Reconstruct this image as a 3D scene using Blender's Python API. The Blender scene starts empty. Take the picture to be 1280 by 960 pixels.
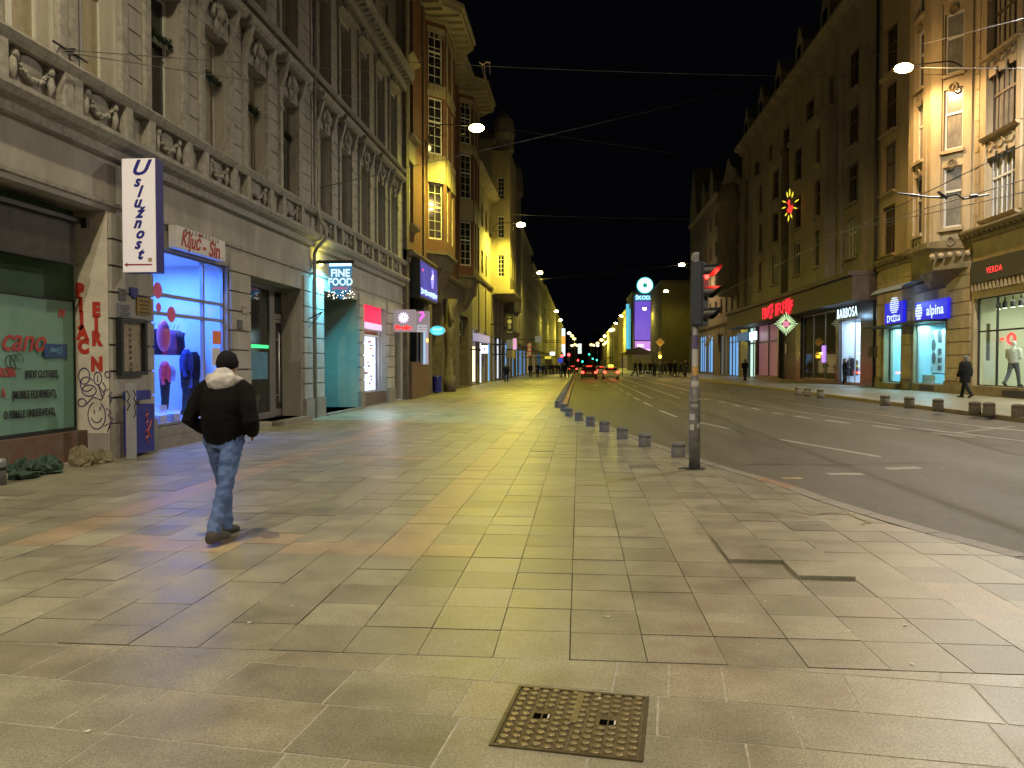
import bpy, bmesh, math, random
from mathutils import Vector, Matrix
R = random.Random(11)
SC = bpy.context.scene
COL = SC.collection
PI = math.pi
# ------------------------------------------------------------------ camera
F, CX, CY, H = 970.0, 640.0, 480.0, 1.65
YAW, PIT = math.atan((724 - 640) / F), math.atan(25 / F)
cam = bpy.data.objects.new('camera', bpy.data.cameras.new('camera'))
COL.objects.link(cam)
cam.location = (0, 0, H)
cam.rotation_euler = (PI / 2 - PIT, 0, YAW)
cam.data.sensor_width = 36
cam.data.lens = 36 * F / 1280
cam.data.clip_end = 4000
SC.camera = cam
_f = Vector((-math.sin(YAW) * math.cos(PIT), math.cos(YAW) * math.cos(PIT), -math.sin(PIT)))
_r = Vector((math.cos(YAW), math.sin(YAW), 0))
_u = _r.cross(_f)
def P(px, py, X=None, Y=None, Z=None):
    """where the sight line through a point of the photo meets a wall (X), a cross plane (Y) or the ground (Z)"""
    d = _f + _r * ((px - CX) / F) + _u * (-(py - CY) / F)
    t = X / d.x if X is not None else (Y / d.y if Y is not None else (Z - H) / d.z)
    return Vector((t * d.x, t * d.y, H + t * d.z))
XL, XR, ZR = -8.15, 17.4, 0.28
def YL(px): return P(px, 455, X=XL).y
def YR(px): return P(px, 455, X=XR).y

# ------------------------------------------------------------------ mesh builder
class MB:
    def __init__(s): s.v, s.f, s.m = [], [], []
    def add(s, vs, fs, mi=0):
        b = len(s.v); s.v += [tuple(v) for v in vs]
        for f in fs: s.f.append(tuple(i + b for i in f)); s.m.append(mi)
        return s
    def quad(s, a, b, c, d, mi=0): return s.add([a, b, c, d], [(0, 1, 2, 3)], mi)
    def box(s, x0, x1, y0, y1, z0, z1, mi=0):
        vs = [(x, y, z) for z in (z0, z1) for x, y in ((x0, y0), (x1, y0), (x1, y1), (x0, y1))]
        return s.add(vs, [(3, 2, 1, 0), (4, 5, 6, 7), (0, 1, 5, 4), (1, 2, 6, 5), (2, 3, 7, 6), (3, 0, 4, 7)], mi)
    def prof(s, pr, y0, y1, mi=0):
        n = len(pr)
        vs = [(x, y0, z) for x, z in pr] + [(x, y1, z) for x, z in pr]
        fs = [(i, (i + 1) % n, n + (i + 1) % n, n + i) for i in range(n)] + [tuple(range(n))[::-1], tuple(range(n, 2 * n))]
        return s.add(vs, fs, mi)
    def poly(s, pts, z0, z1, mi=0):
        n = len(pts)
        vs = [(x, y, z0) for x, y in pts] + [(x, y, z1) for x, y in pts]
        return s.add(vs, [(i, (i + 1) % n, n + (i + 1) % n, n + i) for i in range(n)] + [tuple(range(n))[::-1], tuple(range(n, 2 * n))], mi)
    def loft(s, rings, mi=0, cap=True):
        n = len(rings[0]); b = len(s.v)
        fs = []
        for k in range(len(rings) - 1):
            for i in range(n):
                fs.append((k * n + i, k * n + (i + 1) % n, (k + 1) * n + (i + 1) % n, (k + 1) * n + i))
        if cap: fs += [tuple(range(n))[::-1], tuple(range((len(rings) - 1) * n, len(rings) * n))]
        return s.add([v for r in rings for v in r], fs, mi)
    def tube(s, pts, rad, seg=8, mi=0, up=None):
        pts = [Vector(p) for p in pts]; rings = []
        if not isinstance(rad, (list, tuple)): rad = [rad] * len(pts)
        t0 = (pts[1] - pts[0]).normalized()
        a = Vector(up) if up else (Vector((0, 0, 1)) if abs(t0.z) < .9 else Vector((1, 0, 0)))
        for i, p in enumerate(pts):
            t = ((pts[min(i + 1, len(pts) - 1)] - pts[max(i - 1, 0)])).normalized()
            a = (a - t * a.dot(t)).normalized(); b = t.cross(a)
            r = rad[i]; ra, rb = r if isinstance(r, tuple) else (r, r)
            rings.append([p + a * (ra * math.cos(2 * PI * k / seg)) + b * (rb * math.sin(2 * PI * k / seg)) for k in range(seg)])
        return s.loft(rings, mi)
    def lathe(s, pr, seg=16, c=(0, 0, 0), mi=0):
        return s.loft([[(c[0] + r * math.cos(2 * PI * k / seg), c[1] + r * math.sin(2 * PI * k / seg), c[2] + z) for k in range(seg)] for r, z in pr], mi)
    def ball(s, c, r, seg=12, mi=0):
        rx, ry, rz = r if isinstance(r, tuple) else (r, r, r); n = max(5, seg // 2 + 1)
        rings = []
        for i in range(n):
            th = PI * (i + .02) / (n - 1 + .04) - PI / 2
            rings.append([(c[0] + rx * math.cos(th) * math.cos(2 * PI * k / seg), c[1] + ry * math.cos(th) * math.sin(2 * PI * k / seg), c[2] + rz * math.sin(th)) for k in range(seg)])
        return s.loft(rings, mi)
    def xf(s, M):
        s.v = [tuple(M @ Vector(v)) for v in s.v]; return s
    def mesh(s, name, mats, smooth=False, bevel=0):
        me = bpy.data.meshes.new(name)
        me.from_pydata(s.v, [], s.f)
        for m in (mats if isinstance(mats, (list, tuple)) else [mats]): me.materials.append(m)
        me.polygons.foreach_set('material_index', s.m)
        bm = bmesh.new(); bm.from_mesh(me)
        if bevel: bmesh.ops.bevel(bm, geom=[e for e in bm.edges], offset=bevel, segments=2, affect='EDGES', clamp_overlap=True)
        bmesh.ops.recalc_face_normals(bm, faces=bm.faces)
        bm.to_mesh(me); bm.free()
        if smooth: me.polygons.foreach_set('use_smooth', [True] * len(me.polygons))
        return me
    def build(s, name, mats, parent=None, smooth=False, bevel=0, loc=None):
        return obj(name, s.mesh(name, mats, smooth, bevel), parent, loc)
def obj(name, data, parent=None, loc=None, rz=0):
    o = bpy.data.objects.new(name, data); COL.objects.link(o)
    if parent: o.parent = parent
    if loc is not None: o.location = loc
    if rz: o.rotation_euler.z = rz
    return o
def tag(o, label=None, cat=None, group=None, kind=None):
    for k, v in (('label', label), ('category', cat), ('group', group), ('kind', kind)):
        if v: o[k] = v
    return o
def thing(name, label, cat, loc=(0, 0, 0), rz=0, group=None):
    return tag(obj(name, None, None, loc, rz), label, cat, group)
def struct(o): o['kind'] = 'structure'; return o
KIDS = {}
def kids(o): return [c for c in COL.objects if c.parent == o]
def copy_tree(o, parent=None):
    c = o.copy(); COL.objects.link(c)
    if parent: c.parent = parent
    for k in kids(o): copy_tree(k, c)
    return c
def evaluated(mb, name, mat, voxel, smooth=6, noise=0, nscale=.08):
    o = mb.build('tmp', mat)
    m = o.modifiers.new('r', 'REMESH'); m.mode = 'VOXEL'; m.voxel_size = voxel
    if smooth: m = o.modifiers.new('s', 'SMOOTH'); m.iterations = smooth; m.factor = .5
    if noise:
        t = bpy.data.textures.new('folds', 'CLOUDS'); t.noise_scale = nscale
        m = o.modifiers.new('d', 'DISPLACE'); m.texture = t; m.strength = noise; m.mid_level = .5; m.texture_coords = 'LOCAL'
    dg = bpy.context.evaluated_depsgraph_get()
    me = bpy.data.meshes.new_from_object(o.evaluated_get(dg)); me.name = name
    old = o.data; bpy.data.objects.remove(o); bpy.data.meshes.remove(old)
    me.polygons.foreach_set('use_smooth', [True] * len(me.polygons))
    return me
def text_mesh(s, size, mat, ext=.006, shear=0, sx=1, bold=0, align='CENTER', sp=1, wob=0):
    cu = bpy.data.curves.new('lettering', 'FONT'); cu.body = s; cu.size = size; cu.extrude = ext; cu.shear = shear
    cu.align_x = align; cu.align_y = 'CENTER'; cu.offset = bold; cu.space_character = sp; cu.resolution_u = 3
    o = bpy.data.objects.new('tmp', cu); COL.objects.link(o)
    dg = bpy.context.evaluated_depsgraph_get()
    me = bpy.data.meshes.new_from_object(o.evaluated_get(dg)); bpy.data.objects.remove(o)
    me.materials.clear(); me.materials.append(mat)
    if sx != 1: me.transform(Matrix.Diagonal((sx, 1, 1, 1)))
    return me
def text(s, size, mat, loc, face, parent, name='lettering', **k):
    """face: 'S' reads towards the camera, 'L' on the left walls, 'R' on the right walls"""
    o = obj(name, text_mesh(s, size, mat, **k), parent, loc)
    o.rotation_euler = (PI / 2, 0, {'S': 0, 'L': PI / 2, 'R': -PI / 2}[face])
    return o

def scrawl(parent, m, w, z, hgt, d, rows=1, n=9, face='S', seed=1, name='lettering', depth=.006):
    """lettering too small to read: uneven upright strokes in a row, as the photo shows it"""
    r = random.Random(seed); mb = MB()
    for q in range(rows):
        zc = z - q * hgt * 1.7; x = -w / 2; st = w / n
        for k in range(n):
            hh = hgt * r.choice([.8, 1, 1, 1.25]) / 2; x0, x1 = x + st * .08, x + st * r.uniform(.72, .95); kind = r.randrange(3)
            bars = [(x0, x0 + st * .24, -hh, hh)] + ([(x0, x1, hh * .55, hh)] if kind != 1 else [(x1 - st * .22, x1, -hh, hh)]) + ([(x0, x1, -hh, -hh * .6)] if kind else [(x0, x1, -hh * .2, hh * .25)])
            for a, b, c, e in bars:
                if face == 'S': mb.box(a, b, d - depth, d, zc + c, zc + e)
                else: mb.box(d, d + depth, a, b, zc + c, zc + e)
            x += st
    return mb.build(name, m, parent)
# ------------------------------------------------------------------ materials
def new_mat(n):
    m = bpy.data.materials.new(n); m.use_nodes = True
    return m, m.node_tree.nodes, m.node_tree.links, m.node_tree.nodes['Principled BSDF']
def mat(n, col, rough=.6, metal=0, emit=None, es=0, noise=0, nsc=6, bump=0, bsc=40, spec=.5, streak=0, dirt=None, coord='Object'):
    m, N, L, b = new_mat(n)
    b.inputs['Base Color'].default_value = (*col, 1); b.inputs['Roughness'].default_value = rough
    b.inputs['Metallic'].default_value = metal; b.inputs['Specular IOR Level'].default_value = spec
    if emit: b.inputs['Emission Color'].default_value = (*emit, 1); b.inputs['Emission Strength'].default_value = es
    if noise or bump:
        tc = N.new('ShaderNodeTexCoord')
        if noise:
            nz = N.new('ShaderNodeTexNoise'); nz.inputs['Scale'].default_value = nsc; nz.inputs['Detail'].default_value = 6; nz.inputs['Roughness'].default_value = .65
            mp = N.new('ShaderNodeMapping'); mp.inputs['Scale'].default_value = (1, 1, .35 if streak else 1)
            L.new(tc.outputs[coord], mp.inputs[0]); L.new(mp.outputs[0], nz.inputs['Vector'])
            rp = N.new('ShaderNodeValToRGB'); rp.color_ramp.elements[0].position = .3; rp.color_ramp.elements[1].position = .72
            d = dirt or tuple(c * (1 - noise) for c in col)
            rp.color_ramp.elements[0].color = (*d, 1); rp.color_ramp.elements[1].color = (*[min(1, c * (1 + noise * .5)) for c in col], 1)
            L.new(nz.outputs['Fac'], rp.inputs[0]); L.new(rp.outputs[0], b.inputs['Base Color'])
        if bump:
            n2 = N.new('ShaderNodeTexNoise'); n2.inputs['Scale'].default_value = bsc; n2.inputs['Detail'].default_value = 5
            L.new(tc.outputs[coord], n2.inputs['Vector'])
            bp = N.new('ShaderNodeBump'); bp.inputs['Strength'].default_value = bump; bp.inputs['Distance'].default_value = .02
            L.new(n2.outputs['Fac'], bp.inputs['Height']); L.new(bp.outputs[0], b.inputs['Normal'])
    return m
def glow(n, col, s):
    return mat(n, tuple(c * .6 for c in col), .5, emit=col, es=s)
def glass_mat(n, tint=(1, 1, 1), refl=1.0):
    m, N, L, b = new_mat(n); N.remove(b)
    t = N.new('ShaderNodeBsdfTransparent'); t.inputs[0].default_value = (*tint, 1)
    g = N.new('ShaderNodeBsdfGlossy'); g.inputs['Roughness'].default_value = .02
    ge = N.new('ShaderNodeNewGeometry'); dt = N.new('ShaderNodeVectorMath'); dt.operation = 'DOT_PRODUCT'
    L.new(ge.outputs['Normal'], dt.inputs[0]); L.new(ge.outputs['Incoming'], dt.inputs[1])
    def mth(op, a, v):
        q = N.new('ShaderNodeMath'); q.operation = op; q.inputs[1].default_value = v
        if op == 'SUBTRACT': q.inputs[0].default_value = v; L.new(a, q.inputs[1])
        else: L.new(a, q.inputs[0])
        return q.outputs[0]
    # reflectance rises towards grazing view the same from both faces
    fac = mth('MULTIPLY', mth('ADD', mth('MULTIPLY', mth('POWER', mth('SUBTRACT', mth('ABSOLUTE', dt.outputs['Value'], 0), 1.0), 5.0), .92), .06), refl)
    mx = N.new('ShaderNodeMixShader')
    L.new(fac, mx.inputs[0]); L.new(t.outputs[0], mx.inputs[1]); L.new(g.outputs[0], mx.inputs[2])
    L.new(mx.outputs[0], N['Material Output'].inputs[0])
    return m
M = dict(
    beige=mat('beige stucco', (.34, .32, .28), .85, noise=.35, nsc=1.3, bump=.25, bsc=30, streak=1),
    grey=mat('grey stucco', (.38, .37, .34), .85, noise=.35, nsc=1.1, bump=.25, bsc=30, streak=1),
    plinth=mat('plinth stone', (.22, .20, .17), .8, noise=.3, nsc=4, bump=.3),
    brick=mat('red brown render', (.135, .060, .034), .8, noise=.25, nsc=2, bump=.3, bsc=60),
    cream=mat('cream render', (.30, .265, .165), .8, noise=.25, nsc=2, bump=.15, streak=1),
    yellow=mat('pale yellow render', (.32, .27, .16), .85, noise=.3, nsc=1.2, streak=1),
    dkstone=mat('dark carved stone', (.15, .125, .085), .8, noise=.45, nsc=3, bump=.4, bsc=18),
    greywall=mat('far grey render', (.20, .185, .155), .85, noise=.3, nsc=.8, streak=1),
    brownwall=mat('brown grey render', (.25, .215, .165), .85, noise=.4, nsc=.7, streak=1, bump=.2, bsc=20),
    olive=mat('olive plain render', (.12, .105, .055), .85, noise=.2, nsc=.6),
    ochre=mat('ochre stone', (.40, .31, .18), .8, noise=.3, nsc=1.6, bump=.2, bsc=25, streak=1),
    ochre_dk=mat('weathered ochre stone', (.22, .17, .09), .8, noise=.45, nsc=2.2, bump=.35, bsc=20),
    roof=mat('roof sheet', (.05, .045, .042), .6, noise=.3, nsc=2),
    white=mat('white window paint', (.55, .54, .50), .5, noise=.12, nsc=9),
    wood=mat('brown window frame', (.10, .065, .04), .55, noise=.3, nsc=9),
    alu=mat('brushed aluminium', (.45, .45, .46), .35, .8),
    pane=mat('dark window glass', (.012, .013, .016), .08, spec=.6),
    curtain=mat('window glass with pale curtain', (.20, .19, .165), .18, noise=.45, nsc=5, spec=.6, streak=1),
    blind=mat('window glass with drawn blind', (.34, .29, .20), .2, noise=.2, nsc=9, spec=.6),
    black=mat('black lacquer', (.012, .012, .013), .4),
    iron=mat('dark cast iron', (.03, .03, .032), .45, .6, noise=.3, nsc=20),
    steel=mat('galvanised steel', (.20, .205, .21), .5, .5, noise=.3, nsc=14),
    concrete=mat('bollard concrete', (.17, .17, .165), .85, noise=.35, nsc=14, bump=.4, bsc=60),
    glass=glass_mat('shop glass'),
    navy=mat('navy paint', (.01, .014, .20), .45, noise=.2, nsc=5),
    plasticwhite=mat('white sign plastic', (.62, .59, .58), .4, noise=.06, nsc=8),
    redpaint=mat('red paint', (.42, .035, .02), .5, noise=.2, nsc=30),
    redink=mat('dark red lettering', (.32, .03, .03), .5),
    blackink=mat('black lettering', (.015, .015, .018), .5),
    purpleink=mat('violet spray paint', (.05, .02, .12), .5),
    navyink=mat('navy lettering', (.02, .02, .25), .5),
    green=mat('green shop wall', (.025, .075, .035), .7, noise=.35, nsc=3),  # dark green tone for the back of the shop recess
    leaf=mat('dark fir green', (.012, .03, .012), .8, noise=.4, nsc=30),
)
# ------------------------------------------------------------------ ground
def lerp_tab(t, x):
    if x <= t[0][0]: return t[0][1]
    for (a, b), (c, d) in zip(t, t[1:]):
        if x <= c: return b + (d - b) * (x - a) / (c - a)
    return t[-1][1]
KERB = [(3.2, 7.0), (4, 6.0), (5.0, 5.05), (6.0, 4.38), (7.07, 3.86), (8.3, 3.42), (9.68, 3.07), (10.4, 2.98), (11.15, 2.80), (12.3, 2.45), (13.54, 2.14), (15, 1.86), (16.5, 1.56), (18, 1.26), (19.5, .98), (21, .70), (23, .36), (25, .02), (27, -.28), (29, -.45), (32, -.5), (600, -.5)]
def kerb(y): return lerp_tab(KERB, y)
def rz(x, y=20): return -.11 + .27 * min(1, max(0, (x - 4.5) / 6.7)) ** 1.2
asph, N, L, b = new_mat('asphalt')
tc = N.new('ShaderNodeTexCoord')
def noise_node(sc, det=6, rough=.6):
    n = N.new('ShaderNodeTexNoise'); n.inputs['Scale'].default_value = sc; n.inputs['Detail'].default_value = det; n.inputs['Roughness'].default_value = rough
    L.new(tc.outputs['Object'], n.inputs['Vector']); return n
def ramp(src, p0, c0, p1, c1):
    r = N.new('ShaderNodeValToRGB'); r.color_ramp.elements[0].position = p0; r.color_ramp.elements[1].position = p1
    r.color_ramp.elements[0].color = (*c0, 1); r.color_ramp.elements[1].color = (*c1, 1); L.new(src, r.inputs[0]); return r
def mixc(a, b_, f, mode='MULTIPLY'):
    x = N.new('ShaderNodeMix'); x.data_type = 'RGBA'; x.blend_type = mode
    if isinstance(f, (int, float)): x.inputs[0].default_value = f
    else: L.new(f, x.inputs[0])
    L.new(a, x.inputs[6])
    if isinstance(b_, tuple): x.inputs[7].default_value = (*b_, 1)
    else: L.new(b_, x.inputs[7])
    return x.outputs[2]
big = noise_node(.35, 5); mps = N.new('ShaderNodeMapping'); mps.inputs['Scale'].default_value = (3.2, .22, 1); L.new(tc.outputs['Object'], mps.inputs[0]); L.new(mps.outputs[0], big.inputs['Vector']); fine = noise_node(95, 3, .8); mid = noise_node(6)
c = ramp(big.outputs[0], .35, (.066, .059, .036), .7, (.098, .087, .054))
c2 = ramp(fine.outputs[0], .3, (.55, .55, .55), .75, (1.5, 1.5, 1.5))
L.new(mixc(mixc(c.outputs[0], c2.outputs[0], 1), ramp(mid.outputs[0], .3, (.8, .8, .8), .7, (1.1, 1.1, 1.1)).outputs[0], 1), b.inputs['Base Color'])
rr = ramp(big.outputs[0], .3, (.5,) * 3, .7, (.7,) * 3); L.new(rr.outputs[0], b.inputs['Roughness'])
bp = N.new('ShaderNodeBump'); bp.inputs['Strength'].default_value = .35; bp.inputs['Distance'].default_value = .008
L.new(fine.outputs[0], bp.inputs['Height']); L.new(bp.outputs[0], b.inputs['Normal'])

slabm, N, L, b = new_mat('paving slabs')
tc = N.new('ShaderNodeTexCoord')
at = N.new('ShaderNodeAttribute'); at.attribute_name = 'tint'
rd = N.new('ShaderNodeAttribute'); rd.attribute_name = 'terracotta'
c = ramp(at.outputs['Fac'], 0, (.20, .186, .138), 1, (.38, .355, .258))
cr = mixc(c.outputs[0], (.42, .30, .185), rd.outputs['Fac'], 'MIX')
g1 = noise_node(85, 3, .95); g2 = noise_node(2.2, 6, .7); g3 = noise_node(.35, 3)
cc = mixc(cr, ramp(g1.outputs[0], .34, (.5,) * 3, .66, (1.36,) * 3).outputs[0], 1)
cc = mixc(cc, ramp(g2.outputs[0], .3, (.66, .65, .62), .66, (1.12,) * 3).outputs[0], 1)
cc = mixc(cc, ramp(g3.outputs[0], .35, (.86,) * 3, .65, (1.05,) * 3).outputs[0], 1)
L.new(cc, b.inputs['Base Color'])
L.new(ramp(g2.outputs[0], .3, (.33,) * 3, .7, (.5,) * 3).outputs[0], b.inputs['Roughness'])
bp = N.new('ShaderNodeBump'); bp.inputs['Strength'].default_value = .22; bp.inputs['Distance'].default_value = .003
L.new(g1.outputs[0], bp.inputs['Height']); L.new(bp.outputs[0], b.inputs['Normal'])
joint = mat('joint earth', (.045, .04, .034), .95, noise=.5, nsc=30)
mortar = mat('pale mortar', (.40, .37, .30), .9, noise=.4, nsc=20)

def slab_mesh(name, quads):
    """quads: list of (4 corners xyz, tint, terracotta); every slab gets a real edge going down into the joint"""
    v, f, t, r = [], [], [], []
    for q, ti, re in quads:
        bb = len(v); v += q; v += [(a, b_, z - .03) for a, b_, z in q]
        fs = [(0, 1, 2, 3), (0, 4, 5, 1), (1, 5, 6, 2), (2, 6, 7, 3), (3, 7, 4, 0)]
        f += [tuple(i + bb for i in x) for x in fs]; t += [ti] * 5; r += [re] * 5
    me = bpy.data.meshes.new(name); me.from_pydata(v, [], f); me.materials.append(slabm)
    for n, d in (('tint', t), ('terracotta', r)):
        me.attributes.new(n, 'FLOAT', 'FACE').data.foreach_set('value', d)
    bm = bmesh.new(); bm.from_mesh(me); bmesh.ops.recalc_face_normals(bm, faces=bm.faces); bm.to_mesh(me); bm.free()
    return me
def slabs_left():
    Q = []
    PX, PY = .432, .447
    ny = int((128 - 4.30) / PY)
    for i in range(-20, 17):
        xa, xb = -.05 + PX * i, -.05 + PX * (i + 1)
        off = (R.random() * PY if i < -6 else 0)
        j = 0
        while j < ny:
            n = 2 if R.random() < (.16 if i < -3 else .02) else 1
            y0, y1 = 4.30 + PY * j - off, 4.30 + PY * (j + n) - off
            j += n
            y0 = max(y0, 4.30); 
            if y1 - y0 < .08: continue
            gx, gy = .0015 + .003 * R.random(), .0015 + .0035 * R.random()
            def cl(x, y): return min(x, kerb(y) - .22)
            if xa > kerb(y0) - .25 and xa > kerb(y1) - .25: continue
            xs = max(xa, XL - .3)
            if xb < XL - .25: continue
            dz = [R.gauss(0, .0016) for _ in range(2)]
            q = [(cl(xs + gx, y0), y0 + gy, dz[0]), (cl(xb - gx, y0), y0 + gy, dz[0] + R.gauss(0, .001)), (cl(xb - gx, y1), y1 - gy, dz[1]), (cl(xs + gx, y1), y1 - gy, dz[1])]
            if q[1][0] - q[0][0] < .01: q[1] = (q[0][0] + .01, q[1][1], q[1][2])
            ti = min(1, max(0, R.gauss(.52, .17)))
            yr, re = (y0 + y1) / 2, 0
            if 6.6 < yr < 7.1 and -6.6 < xa < -1.0: re = .7 * (R.random() > .15)
            if abs(xa + .05 + PX * 4) < .05 and 7 < yr < 60: re = .55 + .2 * R.random()
            if abs(xa + .05 + PX * 12) < .05 and 7 < yr < 60: re = .75
            if 13.0 < yr < 13.45 and -5.2 < xa < -1.8: re = .6
            if 2.0 < xa < 2.9 and 4.6 < yr < 6 and R.random() < .5: re = .35
            if re: ti = .7
            if (1.1 < xa < 1.6 and 4.9 < yr < 5.3): ti = .95
            # loose slabs that stand proud of their neighbours
            if i == 3 and 6.35 < yr < 7.3 or i == 4 and 5.95 < yr < 6.9:
                q = [(a, b_, z + .028) for a, b_, z in q]
            Q.append((q, ti, re))
    return Q
def slabs_front():
    Q = []
    a = math.radians(-6.5); ca, sa = math.cos(a), math.sin(a)
    X0, Y0 = .2, 4.22
    hole = [(-.62, 2.9), (.78, 2.9), (.78, 4.02), (-.62, 4.02)]
    j = 0; v = .58
    rows = [.45, .46, .42, .47, .47, .47, .47, .5, .5]
    for hh in rows:
        u = -9 + R.random() * .5
        while u < 6:
            w = R.choice([.62, .66, .86, .28]) if hh > .2 else R.choice([.8, 1.1])
            g = .006
            pts = []
            for uu, vv in ((u + g, v - hh + g), (u + w - g, v - hh + g), (u + w - g, v - g), (u + g, v - g)):
                pts.append((X0 + uu * ca - vv * sa, min(Y0 + uu * sa + vv * ca, 4.287), .0016 + R.gauss(0, .0004)))
            Q.append((pts, min(1, max(0, R.gauss(.55, .16))), .12 * (R.random() < .3)))
            u += w
        v -= hh
    # left of X0 the turned field would run past the edge row: fill with the same grid higher up
    return Q
M_ = MB()
ground = MB().quad((-1500, -60, -.7), (1500, -60, -.7), (1500, 3000, -.7), (-1500, 3000, -.7)).build('ground', joint); struct(ground)
pave = obj('pavement', slab_mesh('pavement', slabs_left())); struct(pave)
front = slabs_front()
fr = []
for q, t, r in front:
    cxm = sum(p[0] for p in q) / 4; cym = sum(p[1] for p in q) / 4
    ys = [p[1] for p in q]
    if max(ys) - min(ys) < .02: continue
    fr.append((q, t, r))
# extra rows to the left, where the turned grid leaves a wedge
a = math.radians(-6.5); ca, sa = math.cos(a), math.sin(a)
bed = MB()
bed.quad((XL - 1.5, 4.295, -.0006), (8, 4.295, -.0006), (8, -6, -.0006), (XL - 1.5, -6, -.0006))
struct(bed.build('pavement_bed', mortar))
pf = obj('pavement_front', slab_mesh('pavement_front', fr)); struct(pf)
jb = MB()
ys = [4.295] + [y for y, _ in KERB if 4.3 < y < 200] + [600]
for y0, y1 in zip(ys, ys[1:]): jb.quad((XL - 2.2, y0, -.012), (kerb(y0) - .2, y0, -.012), (kerb(y1) - .2, y1, -.012), (XL - 2.2, y1, -.012))
struct(jb.build('pavement_joint', joint))
# kerb stones
km = mat('kerb granite', (.23, .21, .17), .6, noise=.3, nsc=12, bump=.3)
kr = mat('red kerb stone with car glow', (.28, .16, .09), .65, noise=.3, nsc=12, bump=.3)
kb = MB(); y = 3.4
while y < 130:
    st = .9 if y < 40 else 3.0
    y1 = y + st
    x0, x1 = kerb(y), kerb(y1)
    d = Vector((x1 - x0, st, 0)).normalized(); n = Vector((d.y, -d.x, 0)) * .21; g = d * .004
    A, B = Vector((x0, y, 0)) + g, Vector((x1, y1, 0)) - g
    mi = 1 if (9.9 < y < 11.3 or 24 < y) else 0  # red stones nearby; farther on, red car light is put into the colour
    t = [A - n, A, B, B - n]
    kb.add([(p.x, p.y, .004) for p in t] + [(p.x, p.y, -.2) for p in t], [(0, 1, 2, 3), (1, 5, 6, 2), (0, 4, 5, 1), (3, 2, 6, 7)], mi)
    y = y1
struct(kb.build('kerb', [km, kr]))
# road
xs = [-2, 0, 2, 4.5, 5.5, 6.5, 7.5, 8.5, 9.5, 10.4, 11.2, 14, 60]; ysr = [-8, 4, 10, 20, 40, 80, 160, 320, 900]
rb = MB()
for x0, x1 in zip(xs, xs[1:]):
    for y0, y1 in zip(ysr, ysr[1:]): rb.quad((x0, y0, rz(x0)), (x1, y0, rz(x1)), (x1, y1, rz(x1)), (x0, y1, rz(x0)))
struct(rb.build('road', asph))
# right pavement
rpm = mat('right pavement stone', (.20, .185, .165), .5, noise=.3, nsc=2, bump=.2)
rs = []
for j in range(70):
    for i in range(6):
        if j < 6: pass
        y0 = 6 + j * 1.3; x0 = 11.42 + i * 1.0
        rs.append(([(x0 + .005, y0 + .005, ZR), (x0 + .995, y0 + .005, ZR), (x0 + .995, y0 + 1.295, ZR), (x0 + .005, y0 + 1.295, ZR)], min(1, max(0, R.gauss(.3, .15))), 0))
struct(obj('right_pavement', slab_mesh('right_pavement', rs)))
struct(MB().quad((11.41, 6, ZR - .01), (19.5, 6, ZR - .01), (19.5, 600, ZR - .01), (11.41, 600, ZR - .01)).build('right_pavement_joint', rpm))
kb = MB(); y = 6
while y < 140:
    kb.box(11.2, 11.41, y + .004, y + 1.0 - .004, 0, ZR + .004); y += 1.0
struct(kb.build('right_kerb', mat('ochre kerb stone', (.27, .21, .13), .7, noise=.35, nsc=8, bump=.3)))
# markings
paint = mat('worn road paint', (.42, .40, .34), .6, noise=.35, nsc=18, dirt=(.15, .14, .12))
ypaint = mat('worn yellow paint', (.45, .36, .10), .6, noise=.4, nsc=14, dirt=(.2, .17, .08))
mk = MB()
def strip(p, q, w, z=.004, mi=0):
    p, q = Vector((*p, 0)), Vector((*q, 0)); d = (q - p).normalized(); n = Vector((-d.y, d.x, 0)) * w / 2
    k = max(1, int((q - p).length / 1.5))
    for i in range(k):
        a_, b_ = p + (q - p) * (i / k), p + (q - p) * ((i + 1) / k)
        mk.quad(*[(v.x, v.y, rz(v.x) + z) for v in (a_ - n, b_ - n, b_ + n, a_ + n)], mi)
def RP(px, py, z=-.1): g = P(px, py, Z=z); return (g.x, g.y)
for a_, b_ in (((975, 549), (1100, 572.5)), ((870, 527), (911, 535.5)), ((825, 513), (846, 521)), ((805, 503), (815, 507.5)), ((792, 496.5), (799, 500)), ((783, 491), (788, 493.7)), ((774, 486), (779, 488.7)), ((767, 482.3), (771, 484.3)), ((760, 478.5), (764, 480.5)), ((755, 475), (758, 477))):
    strip(RP(*a_), RP(*b_), .13)
for a_, b_ in (((992.5, 519), (1014, 522)), ((1031.6, 524.7), (1062, 529)), ((1091, 532.5), (1126, 537.5)), ((1163, 542.5), (1217.5, 549)), ((965, 514.5), (978, 516.5)), ((940, 509), (950, 511)), ((918, 504.7), (926, 506.5)), ((899, 500.5), (906, 502)), ((880, 497), (886, 498)), ((863, 493), (868, 494)), ((850, 489), (854, 490))):
    strip(RP(*a_, z=.0), RP(*b_, z=.0), .14)
strip(RP(1196, 541, .05), RP(1268, 537, .05), .12); strip(RP(1224, 534, .1), RP(1279, 539, .1), .12)
for px, py, w in ((1057, 592, 44), (1129, 586.5, 42)):
    p, q = Vector(RP(px - w / 2, py)), Vector(RP(px + w / 2, py)); strip(p, q, .24)
p, q = RP(978, 597.5), RP(1002, 597); strip(p, q, .16, mi=1)
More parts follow.
